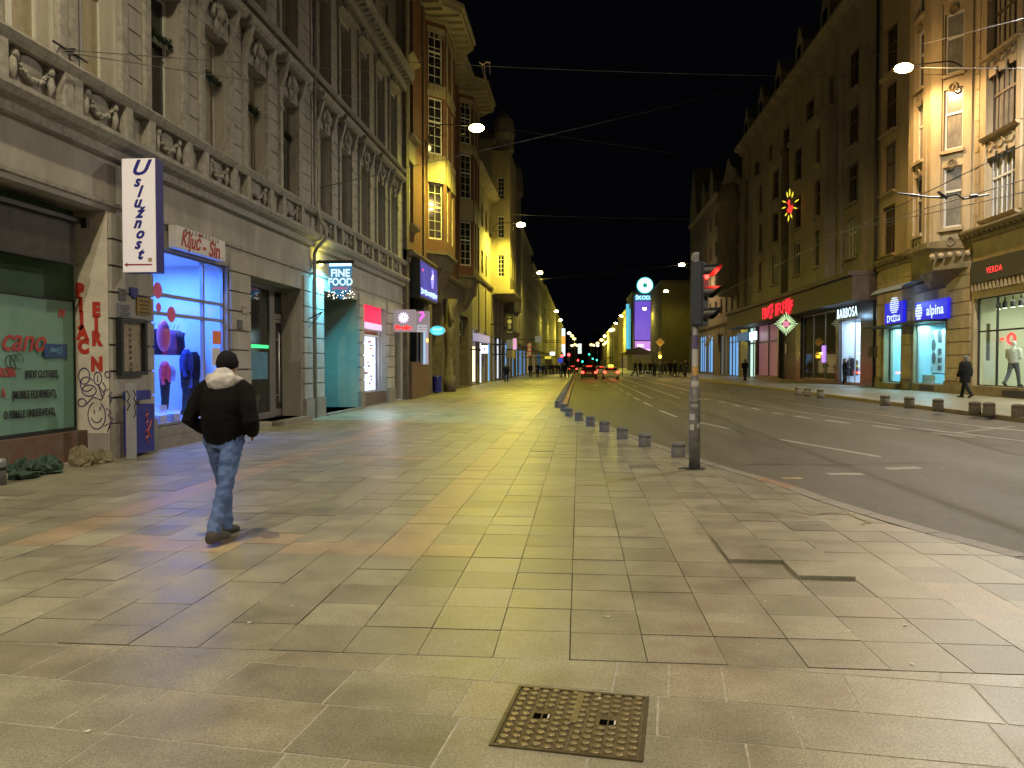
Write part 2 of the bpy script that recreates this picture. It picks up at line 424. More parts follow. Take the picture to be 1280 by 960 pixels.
# turn arrows worn into the lanes
for px, py in ((744, 482), (796, 483.5)):
    g = Vector(RP(px, py)); strip(g, g + Vector((0, 3)), .16); strip(g + Vector((-.4, .6)), g + Vector((0, -.3)), .2); strip(g + Vector((.4, .6)), g + Vector((0, -.3)), .2)
struct(mk.build('road_marking', [paint, ypaint]))
ck = MB(); rck = random.Random(21)
for sx, sy, ln, an in ((5.2, 12.2, 5, .9), (4.2, 17, 7, 1.3), (6.5, 16.5, 6, .5), (3.6, 22, 9, 1.5), (7.5, 20, 6, 1.0), (2.2, 30, 12, 1.55), (4.6, 26, 8, 1.35)):
    pp_ = [Vector((sx, sy, 0))]
    for k in range(int(ln / .35)):
        a_ = an + rck.gauss(0, .5); pp_.append(pp_[-1] + Vector((math.cos(a_), math.sin(a_), 0)) * .35)
    for p, q in zip(pp_, pp_[1:]):
        d = (q - p).normalized(); n = Vector((-d.y, d.x, 0)) * rck.uniform(.008, .02)
        ck.quad(*[(v.x, v.y, rz(v.x) + .0025) for v in (p - n, q - n, q + n, p + n)])
struct(ck.build('road_crack', mat('tarred crack', (.022, .021, .02), .45)))
railm = mat('worn tram rail', (.62, .58, .52), .38, .9)
tr = MB()
XC = [(6, 12.5), (12, 10.9), (16, 9.95), (20, 9.2), (24, 8.65), (30, 8.05), (40, 7.6), (500, 7.6)]
yy = [6, 9, 12, 14, 16, 18, 20, 22, 24, 27, 30, 35, 40, 60, 90, 150, 300, 500]
for off, w in ((-.72, .09), (.72, .09), (-3.9, .09), (-2.5, .09)):
    for y0, y1 in zip(yy, yy[1:]):
        if off < -1 and y0 < 40: continue
        x0, x1 = lerp_tab(XC, y0) + off, lerp_tab(XC, y1) + off
        tr.quad((x0 - w / 2, y0, rz(x0) + .006), (x0 + w / 2, y0, rz(x0) + .006), (x1 + w / 2, y1, rz(x1) + .006), (x1 - w / 2, y1, rz(x1) + .006))
struct(tr.build('tram_track', railm))
# yellow spray marks and specks on the near pavement
sp = MB()
def stroke(pts, w=.03, z=.0065):
    for p, q in zip(pts, pts[1:]):
        p, q = Vector((*p, 0)), Vector((*q, 0)); d = (q - p).normalized(); n = Vector((-d.y, d.x, 0)) * w / 2
        sp.quad(*[(v.x, v.y, z) for v in (p - n, q - n, q + n, p + n)])
def G(px, py): g = P(px, py, Z=0); return (g.x, g.y)
for ln in ([(985, 638), (1002, 641), (1020, 645)], [(992, 644), (1010, 648)], [(1020, 643), (1040, 641), (1062, 643), (1072, 648), (1088, 653), (1076, 656)], [(1030, 648), (1052, 650)]):
    stroke([G(*p) for p in ln])
struct(sp.build('pavement_marking', mat('faded yellow marking', (.36, .30, .12), .8, noise=.5, nsc=25, dirt=(.24, .21, .15))))
lt = MB()
for _ in range(55):
    x, y = R.uniform(-6, 2.5), R.uniform(3, 14); r = R.uniform(.004, .017)
    if x > kerb(y) - .4: continue
    n = 7; lt.add([(x + r * R.uniform(.7, 1.3) * math.cos(2 * PI * k / n), y + r * 1.3 * R.uniform(.6, 1.2) * math.sin(2 * PI * k / n), .0075) for k in range(n)], [tuple(range(n))])
tag(lt.build('litter', mat('trodden litter', (.55, .52, .42), .7)), kind='stuff')
# the pale specks are small debris scattered at random

# ------------------------------------------------------------------ inspection cover
def manhole():
    r = thing('inspection_cover', 'cast iron inspection cover of two studded plates sunk in the front paving', 'manhole cover', (-.02, 3.56, .003), math.radians(-7.3))
    W, D = .62, .60
    E = .018
    MB().box(-W / 2 - E, W / 2 + E, -D / 2 - E, -D / 2, -.02, .007).box(-W / 2 - E, W / 2 + E, D / 2, D / 2 + E, -.02, .007).box(-W / 2 - E, -W / 2, -D / 2, D / 2, -.02, .007).box(W / 2, W / 2 + E, -D / 2, D / 2, -.02, .007).build('frame', mat('worn frame iron', (.13, .105, .06), .45, .5, noise=.5, nsc=25), r)
    rust = mat('worn cast iron', (.16, .125, .065), .42, .55, noise=.5, nsc=30, bump=.3, bsc=120)
    stud = mat('polished cast iron stud', (.33, .27, .15), .35, .6, noise=.3, nsc=40)
    for s in (-1, 1):
        l = MB(); st = MB()
        x0, x1 = (-W / 2 + .004, -.002) if s < 0 else (.002, W / 2 - .004)
        l.box(x0, x1, -D / 2 + .004, D / 2 - .004, -.02, .002)
        lid = l.build('lid', rust, r)
        nx, ny = 6, 11
        for i in range(nx):
            for j in range(ny):
                x = x0 + .026 + (x1 - x0 - .052) * i / (nx - 1); y = -D / 2 + .022 + (D - .044) * j / (ny - 1) + (.008 if i % 2 else -.008)
                if i in (2, 3) and j in (5, 6) : continue
                st.loft([[(x + .019 * f * math.cos(k * PI / 4 + .39), y + .0165 * f * math.sin(k * PI / 4 + .39), z) for k in range(8)] for f, z in ((1, 0), (.95, .008), (.7, .0115))])
        st.build('stud_pattern', stud, lid)
        cx = (x0 + x1) / 2 - .018
        h = MB()
        for dx in (0, .042): h.box(cx - .018 + dx, cx + .016 + dx, -.024, .026, .001, .0046)
        h.build('lifting_slot', mat('slot darkness', (.003, .003, .003), 1, spec=0), lid)
        MB().box(cx + .048, cx + .056, -.02, .02, .0047, .007).build('lifting_lug', M['plasticwhite'], lid)
    MB().box(-.016, .016, -.04, D / 2 - .01, -.01, .009).build('joint_bar', stud, r)
    return r
manhole()
# ------------------------------------------------------------------ facades
# a building's own axes: x out of the wall, y along the street (left side: +Y, right side turned half round), z up
def facade(mb, p0, p1, z0, z1, ops=(), depth=.3, mi=0):
    p0, p1 = Vector((*p0, 0)), Vector((*p1, 0)); Lh = (p1 - p0).length; d = (p1 - p0).normalized(); n = Vector((d.y, -d.x, 0))
    us = sorted({0, Lh} | {max(0, min(Lh, x)) for o in ops for x in o[:2]}); zs = sorted({z0, z1} | {max(z0, min(z1, x)) for o in ops for x in o[2:4]})
    pt = lambda u, z, e=0: tuple(p0 + d * u + n * e + Vector((0, 0, z)))
    for a, b in zip(us, us[1:]):
        for c, e in zip(zs, zs[1:]):
            um, zm = (a + b) / 2, (c + e) / 2
            if any(o[0] < um < o[1] and o[2] < zm < o[3] for o in ops): continue
            mb.quad(pt(a, c), pt(b, c), pt(b, e), pt(a, e), mi)
    for o in ops:
        a, b, c, e = o[:4]; q = -(o[4] if len(o) > 4 else depth)
        mb.quad(pt(a, c), pt(a, e), pt(a, e, q), pt(a, c, q), mi); mb.quad(pt(b, c), pt(b, e), pt(b, e, q), pt(b, c, q), mi)
        mb.quad(pt(a, e), pt(b, e), pt(b, e, q), pt(a, e, q), mi); mb.quad(pt(a, c), pt(b, c), pt(b, c, q), pt(a, c, q), mi)
def win_proto(w, h, fm, pm, tr=None, mul=1, cols=0, rows=0, fw=.055, dep=.07, sill=False):
    f = MB(); p = MB(); dv = dep
    f.box(-dv, 0, -w / 2, -w / 2 + fw, 0, h).box(-dv, 0, w / 2 - fw, w / 2, 0, h).box(-dv, 0, -w / 2 + fw, w / 2 - fw, 0, fw * 1.2).box(-dv, 0, -w / 2 + fw, w / 2 - fw, h - fw, h)
    if tr: f.box(-dv, .012, -w / 2 + fw, w / 2 - fw, h * tr - .05, h * tr + .05)
    for k in range(mul):
        y = -w / 2 + w * (k + 1) / (mul + 1); f.box(-dv, .006, y - .035, y + .035, fw, h - fw)
    for k in range(cols):
        y = -w / 2 + w * (k + 1) / (cols + 1); f.box(-.04, -.003, y - .014, y + .014, fw, h - fw)
    for k in range(rows):
        z = h * (k + 1) / (rows + 1); f.box(-.04, -.003, -w / 2 + fw, w / 2 - fw, z - .014, z + .014)
    if sill: f.box(-.0, .16, -w / 2 - .1, w / 2 + .1, -.09, -.005)
    p.quad((-.045, -w / 2 + .01, .01), (-.045, w / 2 - .01, .01), (-.045, w / 2 - .01, h - .01), (-.045, -w / 2 + .01, h - .01))
    fmesh = f.mesh('window', fm)
    return (fmesh, [p.mesh('pane', x) for x in (pm if isinstance(pm, list) else [pm])], w, h)
def window(pr, parent, p0, p1, u, z, depth=.25):
    p0, p1 = Vector((*p0, 0)), Vector((*p1, 0)); d = (p1 - p0).normalized(); n = Vector((d.y, -d.x, 0))
    c = p0 + d * u - n * depth
    w = obj('window', pr[0], parent, (c.x, c.y, z), math.atan2(-d.x, d.y))
    obj('pane', R.choice(pr[1]), w)
    return w
def shell(root, y0, y1, h, mats, depth=14, roof=None, xf=0, z0=-.5):
    b = MB()
    b.quad((xf, y0, z0), (-depth, y0, z0), (-depth, y0, h), (xf, y0, h)); b.quad((xf, y1, z0), (-depth, y1, z0), (-depth, y1, h), (xf, y1, h)); b.quad((-depth, y0, z0), (-depth, y1, z0), (-depth, y1, h), (-depth, y0, h))
    return b
def roof_part(root, y0, y1, h, rise=3.2, dep=14, over=.4, m=None):
    r = MB()
    r.add([(over, y0, h), (over, y1, h), (-2.2, y0, h + rise), (-2.2, y1, h + rise), (-dep, y0, h + rise), (-dep, y1, h + rise), (-dep, y0, h), (-dep, y1, h)], [(0, 1, 3, 2), (2, 3, 5, 4), (4, 5, 7, 6), (0, 2, 4, 6), (1, 3, 5, 7)])
    return r.build('roof', m or M['roof'], root)
def cornice(root, y0, y1, z, proj, h, m, name='cornice', dent=0):
    mb = MB()
    mb.prof([(0, z - h), (proj * .35, z - h), (proj * .4, z - h * .6), (proj * .8, z - h * .45), (proj, z - h * .2), (proj, z), (0, z)], y0, y1)
    if dent:
        n = int((y1 - y0) / dent)
        for k in range(n):
            y = y0 + (k + .25) * (y1 - y0) / n
            mb.box(.05, proj * .86, y, y + .5 * (y1 - y0) / n, z - h * .62, z - h * .42)
    return mb.build(name, m, root)
def swag(seed):
    """plaster garland of fruit hung between two knots, in front of a shield"""
    r = random.Random(seed); m = MB(); pts, rad = [], []
    for k in range(17):
        t = k / 16 * 2 - 1; z = .44 - .27 * (1 - t * t); pts.append((.03, t * .36, z)); rad.append(.022 + .014 * (1 - t * t))
        for q in range(2): m.ball((.04 + r.uniform(0, .03), t * .36 + r.uniform(-.02, .02), z + r.uniform(-.03, .03)), r.uniform(.022, .04) * (.8 + .4 * (1 - t * t)), 7)
    m.tube(pts, rad, 7)
    for t in (-1, 1):
        m.ball((.06, t * .38, .44), .075, 8); m.tube([(.04, t * .39, .4), (.06, t * .41, .22), (.03, t * .39, .02)], [.05, .065, .02], 6)
    m.loft([[(.0, math.cos(k * PI / 8) * .3, .36 + math.sin(k * PI / 8) * .2) for k in range(16)], [(.05, math.cos(k * PI / 8) * .22, .37 + math.sin(k * PI / 8) * .15) for k in range(16)]])
    return m.mesh('swag_ornament', M['plaster'], True)
def keystone():
    m = MB()
    m.ball((.12, 0, .34), (.1, .12, .15), 10); m.ball((.17, 0, .3), (.05, .035, .06), 8); m.ball((.1, 0, .47), (.1, .15, .07), 9)
    for s in (-1, 1):
        m.tube([(.04, s * .14, .5), (.09, s * .27, .44), (.09, s * .32, .28), (.06, s * .24, .2), (.06, s * .2, .28)], [.05, .06, .055, .04, .03], 7)
        m.tube([(.05, s * .12, .2), (.07, s * .1, .02), (.03, s * .06, -.12)], [.05, .05, .02], 7)
    m.prof([(0, .6), (.12, .62), (.05, -.1), (0, -.12)], -.13, .13)
    return m.mesh('keystone_head', M['plaster'], True)
M['plaster'] = mat('ornament plaster', (.31, .295, .26), .85, noise=.4, nsc=7, bump=.2, bsc=40)

def neo_building(label, y0, y1, wcs, ops, wall, garland, near_end=False):
    root = thing('apartment_building', label, 'building', (XL, 0, 0))
    top, sill, head = 14.75, 6.38, 9.02
    W2 = 1.18
    w = MB()
    p0, p1 = (0, y0), (0, y1)
    oplist = [(a - y0, b - y0, c, d, e) for a, b, c, d, e in ops]
    for c in wcs:
        oplist.append((c - W2 / 2 - y0, c + W2 / 2 - y0, sill, head, .36)); oplist.append((c - W2 / 2 - y0, c + W2 / 2 - y0, 10.7, 13.35, .36))
    facade(w, p0, p1, -.4, top, oplist)
    w.build('wall', wall, root)
    shell(root, y0, y1, top, wall).build('side_wall', wall, root)
    # first-floor and second-floor dressings
    bounds = [y0] + [x for c in wcs for x in (c - W2 / 2 - .2, c + W2 / 2 + .2)] + [y1]
    for c in wcs:
        t = MB()
        for s in (-1, 1):
            a = c + s * (W2 / 2 + .015); t.box(.002, .10, min(a, a + s * .19), max(a, a + s * .19), 6.2, 9.6)
            t.box(.1, .125, min(a + s * .03, a + s * .16), max(a + s * .03, a + s * .16), 8.5, 8.62)
            t.box(.002, .09, min(a, a + s * .17), max(a, a + s * .17), 10.62, 13.9)
            # consoles that carry the hood
            t.prof([(.1, 9.15), (.2, 9.4), (.3, 9.78), (.1, 9.78)], min(a + s * .02, a + s * .17), max(a + s * .02, a + s * .17))
            # balustrade pedestals
            t.box(.002, .17, min(a, a + s * .2), max(a, a + s * .2), 5.62, 6.2)
        t.prof([(.002, 9.78), (.30, 9.78), (.38, 9.84), (.42, 9.95), (.40, 9.99), (.002, 10.03)], c - .98, c + .98)
        t.box(.002, .06, c - W2 / 2, c + W2 / 2, 9.04, 9.76)
        t.box(.002, .05, c - .62, c + .62, 10.12, 10.36); t.box(.05, .075, c - .5, c + .5, 10.17, 10.31)
        t.prof([(.002, 13.5), (.14, 13.62), (.2, 13.72), (.002, 13.76)], c - .8, c + .8)
        t.build('window_surround', M['plaster'], root)
        k = obj('keystone_head', KEY, root, (.05, c, 9.1)); k2 = obj('keystone_head', KEY, root, (.05, c, 13.75)); k2.scale = (.8, .9, .8)
        g = obj('swag_ornament', R.choice(SWAGS), root, (.02, c, 5.66))
    for a, b in zip(bounds[::2], bounds[1::2]):
        if b - a < .12: continue
        q = MB(); z = 6.44
        while z < 9.6: q.box(.002, .028, a + .02, b - .02, z, z + .40); z += .43
        z = 10.66
        while z < 13.4: q.box(.002, .022, a + .02, b - .02, z, z + .46); z += .49
        q.build('wall_block', wall, root)
    cornice(root, y0, y1, 5.58, .36, .36, M['plaster'], 'street_cornice')
    MB().prof([(0, 6.2), (.16, 6.2), (.2, 6.26), (.24, 6.34), (.22, 6.38), (0, 6.42)], y0, y1).build('balustrade_rail', M['plaster'], root)
    MB().prof([(0, 5.585), (.2, 5.585), (.18, 5.64), (0, 5.66)], y0, y1).build('balustrade_base', M['plaster'], root)
    MB().prof([(0, 10.42), (.14, 10.42), (.2, 10.5), (.2, 10.55), (0, 10.6)], y0, y1).build('string_course', M['plaster'], root)
    MB().prof([(0, 4.38), (.05, 4.40), (.06, 4.46), (0, 4.48)], y0, y1).build('shopfront_string', M['plaster'], root)
    cornice(root, y0, y1, 14.9, .62, .75, M['plaster'], 'eaves_cornice', dent=.42)
    # set-back attic storey
    at = MB(); aops = [(c - .45 - y0, c + .45 - y0, 15.6, 17.4, .2) for c in wcs]
    facade(at, (-.25, y0), (-.25, y1), 14.9, 18.2, aops); at.build('attic_wall', M['greywall'], root)
    for c in wcs:
        window(ATTIC, root, (-.25, y0), (-.25, y1), c - y0, 15.6, .15)
    for c in wcs:
        for pr, z in ((WFIRST, sill), (WSECOND, 10.7)):
            o = window(pr, root, p0, p1, c - y0, z, .27)
            if garland and z == sill and c in wcs[garland:]:
                m = MB(); r = random.Random(int(c * 10))
                for _ in range(260):
                    yy = r.uniform(-.56, .56); p = Vector((.06 + abs(r.gauss(0, .05)), yy, 1.74 + r.gauss(0, .035) + .12 * max(0, .2 - abs(yy + .2))))
                    e = Vector((abs(r.gauss(0, .05)), r.gauss(0, .05), r.gauss(-.015, .05))); m.tube([p, p + e], [.014, .004], 4)
                m.build('fir_garland', M['leaf'], o)
    return root
KEY = keystone(); SWAGS = [swag(k) for k in range(3)]
WFIRST = win_proto(1.17, 2.62, M['white'], [M['pane'], M['blind'], M['blind']], tr=.66, mul=1)
WSECOND = win_proto(1.17, 2.62, M['white'], [M['pane'], M['curtain']], tr=.66, mul=1)
ATTIC = win_proto(.9, 1.8, M['white'], [M['pane']], mul=1)
yb1, yb2 = YL(390), YL(503.5)
W1 = [8.75, 10.95] + [(YL(a) + YL(b)) / 2 for a, b in ((98, 150), (188, 228), (254, 287), (310, 331), (352, 372))]
W2_ = [(YL(a) + YL(b)) / 2 for a, b in ((397, 413), (425, 438), (449, 461), (470, 480), (487, 495))]
# openings at street level: y0, y1, z0, z1, depth
o1 = [(5.0, YL(136), .0, 4.30, .62), (YL(190), YL(285), .42, 3.92, .16), (YL(312), YL(377), .12, 3.86, .62)]
o2 = [(YL(403.5), YL(447), .06, 4.0, 1.25), (YL(454), YL(482), .52, 3.95, .3), (YL(492), YL(501), .06, 3.9, .5)]
B1 = neo_building('beige apartment house with swag balustrade above the blue clothes shop', 3.2, yb1, W1, o1, M['beige'], 3)
B2 = neo_building('grey stucco house with deep toothed eaves cornice next to the red-brown house', yb1, yb2, W2_, o2, M['grey'], 0)
# rusticated piers of the ground floor
def pier(root, a, b, z0=.62, z1=4.34, d=.07, m=None, step=.46, plinth=True):
    p = MB(); z = z0
    while z < z1 - .1:
        e = min(z + step - .035, z1); p.box(.002, d, a + .012, b - .012, z, e); z += step
    p.build('pier', m or M['beige'], root)
    if plinth: MB().box(.002, d + .05, a, b, -.1, z0 - .02).build('plinth', M['plinth'], root, bevel=.01)
pier(B1, YL(136), YL(189)); pier(B1, YL(286), YL(311)); pier(B1, YL(378), YL(389))
pier(B2, YL(391.5), YL(403), m=M['grey']); pier(B2, YL(447.5), YL(453.5), m=M['grey']); pier(B2, YL(483), YL(491.5), m=M['grey'])
# downpipe between the two houses
dp = MB(); yp = yb1
dp.tube([(.10, yp, -.05), (.10, yp, 5.0), (.16, yp, 5.15), (.47, yp, 5.5), (.47, yp, 5.72), (.3, yp, 6.0), (.14, yp, 6.6), (.14, yp, 14.0)], .055, 10)
dpo = dp.build('downpipe', mat('painted zinc pipe', (.26, .25, .22), .5, .2, noise=.3, nsc=5), B1, True)
for z in (1.2, 3.0, 4.7, 8, 11): MB().lathe([(.056, 0), (.075, 0), (.075, .04), (.056, .04)], 10, (.10 if z < 5 else .14, yp, z)).build('pipe_clamp', M['steel'], dpo)

# ---- left shop: derelict front with banner
y1s = YL(136)
g = MB(); g.quad((-.62, 5, .42), (-.62, y1s, .42), (-.62, y1s, 4.3), (-.62, 5, 4.3)); g.build('shop_front', M['green'], B1)
aw = MB(); aw.box(-.6, -.3, 5, YL(117), 3.34, 4.02); aw.build('shutter_box', mat('dirty shutter mesh', (.035, .03, .026), .7, noise=.5, nsc=6), B1)
MB().box(-.3, -.22, 5, YL(122), 4.02, 4.09).box(-.28, -.24, 5, YL(117), 3.3, 3.34).box(-.24, -.14, YL(120), YL(124), 3.95, 4.12).build('shutter_rail', M['iron'], B1)
dado = MB(); dado.box(-.615, -.40, 5, y1s - .01, .0, .50)
dado.build('shop_dado', mat('peeling dark red dado', (.10, .035, .02), .8, noise=.5, nsc=5, dirt=(.12, .10, .07)), B1)
rv = MB(); rv.quad((-.615, y1s - .008, .44), (.005, y1s - .008, .44), (.005, y1s - .008, 4.29), (-.615, y1s - .008, 4.29)); rv.build('shop_jamb', mat('grimy white jamb', (.56, .52, .43), .7, noise=.25, nsc=3), B1)
# graffiti: painted on the jamb, one mesh of lettering and one of scribbles
gy = y1s - .014
def SX(px): return P(px, 455, Y=gy).x - XL
def SZ(py): return P(100, py, Y=gy).z
for s, px, py in [(c, 101 + k * .9, 364 + k * 17.5) for k, c in enumerate('PIJAC')] + [(c, 121, p) for c, p in (('E', 388), ('I', 406), ('R', 424), ('N', 456))]:
    text(s, .32, M['redpaint'], (SX(px), gy, SZ(py)), 'S', B1, 'graffiti_letter', ext=.002, bold=.024, sx=.85)
gm = MB()
def scrib(pts, r=.0085):
    gm.tube([(SX(x), gy - .001, SZ(y)) for x, y in pts], r, 5)
def circ(cx, cy, rx, ry, a0=0, a1=360, n=18): return [(cx + rx * math.cos(math.radians(a0 + (a1 - a0) * k / n)), cy + ry * math.sin(math.radians(a0 + (a1 - a0) * k / n))) for k in range(n + 1)]
scrib(circ(120, 519, 11, 17, -60, 250)); scrib(circ(120, 519, 7, 9, 20, 160, 8)); scrib([(117, 512), (117, 517)]); scrib([(125, 508), (124, 513)])
scrib(circ(105, 470, 7, 10)); scrib(circ(108, 480, 8, 9, 30, 330)); scrib(circ(111, 488, 9, 7)); scrib(circ(102, 503, 5, 5)); scrib([(107, 505), (116, 496), (126, 500), (130, 492), (122, 480), (128, 498)])
scrib(circ(122, 473, 5, 8)); scrib([(122, 469), (122, 477)]); scrib(circ(134, 468, 3, 4)); scrib([(128, 478), (132, 484), (129, 490), (135, 486)]); scrib([(139, 490), (135, 495), (139, 498), (136, 503)]); scrib([(132, 510), (138, 514), (134, 519), (141, 524)]); scrib([(130, 532), (137, 528), (133, 540), (139, 526)])
gm.build('graffiti_scribble', M['purpleink'], B1, True)
scr = MB()
# banner (vinyl, on a batten)
ban = thing('banner', 'green-glow tinted vinyl banner with red script heading hung on the closed shop front', 'banner', (XL - .58, 11.0, 0))
bz0, bz1, by1 = .56, 2.72, YL(91) * 8.73 / 8.15 - 11.0
vn = MB(); nb = 24
for i in range(nb):
    a_, b_ = -3.5 + (by1 + 3.5) * i / nb, -3.5 + (by1 + 3.5) * (i + 1) / nb
    wv = lambda y: .012 * math.sin(y * 5.1) + .008 * math.sin(y * 11)
    vn.quad((wv(a_), a_, bz0), (wv(b_), b_, bz0), (wv(b_), b_, bz1), (wv(a_), a_, bz1))
vn.build('vinyl', mat('green-glow tinted vinyl', (.13, .26, .20), .5, noise=.12, nsc=2), ban, True)  # green light falling on the banner is put into the vinyl colour
MB().box(-.02, .05, -3.5, by1 + .02, bz0 - .09, bz0 - .01).build('batten', M['black'], ban)
MB().tube([(.02, -3.5, bz1 + .01), (.02, by1 + .05, bz1 + .01)], .012, 6).tube([(.02, by1 + .03, bz1 + .03), (.02, by1 + .03, bz0)], .014, 6).build('frame', M['iron'], ban)
def ytx(px): return YL(px) * (8.73 / 8.15) - 11.0
for s, px, py, sz, m, sh, sx in (('cano', 28, 426, .52, M['redink'], .35, 1.0), ('"', 72, 402, .5, M['redink'], .3, 1), ("ROBA", 8, 466, .20, M['redink'], 0, .62), ("(KIDS' CLOTHES),", 51, 468, .17, M['blackink'], 0, .60), ('A', 2, 492, .2, M['redink'], 0, .62), ('(MOBILE EQUIPMENT),', 42, 493, .17, M['blackink'], 0, .60), ('O FEMALE UNDERWEAR),', 36, 517, .17, M['blackink'], 0, .60)):
    z = P(px, py, X=XL - .56).z
    text(s, sz, m, (.024, ytx(px), z), 'L', ban, ext=.003, shear=sh, sx=sx, bold=.004)
MB().box(.015, .03, ytx(54), ytx(82), P(68, 447, X=XL - .56).z, P(68, 430, X=XL - .56).z).build('patch', mat('blue sticker', (.015, .05, .16), .4), ban)
scrawl(ban, mat('pale blue ink', (.12, .28, .4), .5), .3, 0, .09, .031, 1, 6, 'L', 3).location = (0, ytx(68), P(68, 438, X=XL - .56).z)
wl = MB(); 
for c_, r_ in ((ytx(16), .09), (ytx(22), .1), (ytx(10), .08)): wl.tube([(.026, c_ + x_ * r_, P(15, 452, X=XL - .56).z + y_ * r_) for x_, y_ in circ(0, 0, 1, 1.2, 0, 300, 12)], .006, 5)
wl.build('scribble', M['blackink'], ban)
# rubble along the foot of the closed shop
for k, (px, w_, h_, m_) in enumerate(((14, .5, .26, 0), (45, .45, .24, 0), (88, .2, .3, 1), (115, .22, .2, 1), (103, .1, .18, 1))):
    y = YL(px); mb = MB(); mb.ball((0, 0, h_ * .35), (.2, w_ / 2, h_ * .62), 20)
    rr = random.Random(k); mb.v = [(x * rr.uniform(.6, 1.3), yv * rr.uniform(.75, 1.2), max(-.02, z * rr.uniform(.55, 1.3))) for x, yv, z in mb.v]
    o = mb.build('rubble_lump', mat('teal plaster rubble', (.04, .075, .055), .9, noise=.4, nsc=9) if m_ == 0 else mat('yellow broken plaster', (.22, .19, .11), .9, noise=.4, nsc=9), None, False, loc=(XL + .16, y, 0))
    tag(o, ['long lump of teal plaster rubble at the foot of the banner, left end', 'second lump of teal plaster rubble under the banner corner', 'big broken piece of yellow plaster beside the graffiti jamb', 'low pale plaster chunk under the smiling graffiti face', 'small upright plaster shard between two larger chunks'][k], 'rubble', 'plaster rubble below the banner')
# pier furniture
def plaque(name, px0, px1, py0, py1, m, label, cat='plaque', lines=0, shape=0, X=XL + .075):
    a_, b_ = P(px0, 455, X=X).y, P(px1, 455, X=X).y; c_ = (px0 + px1) / 2; z0_, z1_ = P(c_, py1, X=X).z, P(c_, py0, X=X).z
    r = thing(name, label, cat, (X, (a_ + b_) / 2, z0_)); hw, hh = (b_ - a_) / 2, z1_ - z0_
    if shape: MB().add([(0, -hw, hh), (0, hw, hh), (0, hw, hh * .4), (0, 0, 0), (0, -hw, hh * .4), (.03, -hw, hh), (.03, hw, hh), (.03, hw, hh * .4), (.03, 0, 0), (.03, -hw, hh * .4)], [(0, 1, 2, 3, 4), (9, 8, 7, 6, 5), (0, 5, 6, 1), (1, 6, 7, 2), (2, 7, 8, 3), (3, 8, 9, 4), (4, 9, 5, 0)]).build('plate', m, r)
    else: MB().box(0, .022, -hw, hw, 0, hh).build('plate', m, r, bevel=.004)
    if lines:
        l = MB()
        for k in range(lines):
            z = hh * (.82 - .68 * k / max(1, lines - 1)); w_ = hw * (.75 - .25 * ((k * 7) % 3) / 2); l.box(.022, .025, -w_, w_, z - hh * .035, z + hh * .035)
        l.build('lettering', M['blackink'] if lines < 9 else M['plasticwhite'], r)
    return r
grey_pl = mat('tarnished plaque', (.10, .10, .11), .4, .4)
plaque('plaque', 149, 158, 361, 376, grey_pl, 'small square grey plaque highest on the pier above the display case', lines=3)
plaque('shield_sign', 163, 172, 360, 374, M['navy'], 'small dark shield sign on the pier beside the square plaque', 'sign', shape=1)
plaque('plaque', 147, 163, 380, 397, mat('grey blue plaque', (.16, .16, .2), .4, .3), 'grey plaque with rows of text just above the display case', lines=5)
plaque('plaque', 171, 189, 373, 394, mat('brass plaque', (.26, .17, .05), .4, .5), 'brass coloured plaque on the pier next to the shop window', lines=4)
plaque('plaque', 297, 303, 400, 412, grey_pl, 'tiny grey plaque on the pier between clothes shop and glass door', lines=2)
plaque('plaque', 303, 309, 383, 393, mat('beige number plate', (.3, .27, .2), .5), 'pale number plate on the pier left of the glass door', lines=2)
X_ = XL + .08
cz0, cz1, ca_, cb_ = P(160, 469, X=X_).z, P(160, 398, X=X_).z, P(145, 455, X=X_).y, P(178, 455, X=X_).y
dc = thing('display_case', 'black framed glazed display case on the pier between graffiti and clothes shop', 'display case', (X_, (ca_ + cb_) / 2, cz0))
hw, hh = (cb_ - ca_) / 2, cz1 - cz0
MB().box(0, .11, -hw, -hw + .07, 0, hh).box(0, .11, hw - .07, hw, 0, hh).box(0, .11, -hw + .07, hw - .07, 0, .07).box(0, .11, -hw + .07, hw - .07, hh - .07, hh).build('frame', M['black'], dc)
MB().quad((.02, -hw + .07, .07), (.02, hw - .07, .07), (.02, hw - .07, hh - .07), (.02, -hw + .07, hh - .07)).build('back_board', mat('mottled cork board', (.42, .35, .24), .7, noise=.5, nsc=16), dc)
MB().box(.07, .074, -hw + .07, hw - .07, .07, hh - .07).build('glass', M['glass'], dc)
scrawl(dc, mat('faded grey letters', (.16, .14, .10), .6), .10, hh * .8, .06, .021, 8, 2, 'L', 5)
ub = thing('utility_cabinet', 'dark blue street cabinet with orange graffiti against the rusticated pier', 'cabinet', (XL + .12, P(172, 455, X=XL + .2).y, 0))
MB().box(0, .2, -.33, .33, .05, .92).build('housing', M['navy'], ub, bevel=.012)
MB().box(0, .14, -.33, .33, 1.0, 1.17).build('upper_strip', M['navy'], ub, bevel=.008)
gm = MB(); rr = random.Random(4); pts = [(.206, .06 + .05 * math.sin(k * 2.1) + .02 * rr.random(), .8 - k * .045) for k in range(14)]; gm.tube(pts, .012, 5); gm.tube([(.206, .14, .5), (.206, .22, .62), (.206, .1, .42), (.206, .2, .3)], .011, 5); gm.build('graffiti', mat('orange spray paint', (.5, .10, .03), .5), ub)
gp = thing('post', 'grey square steel post with black scrawl standing before the blue street cabinet', 'post', (XL + .42, P(163, 455, X=XL + .42).y, 0))
MB().box(-.06, .06, -.07, .07, 0, 1.32).build('shaft', mat('pale grey post paint', (.30, .30, .31), .5, noise=.2, nsc=8), gp, bevel=.008)
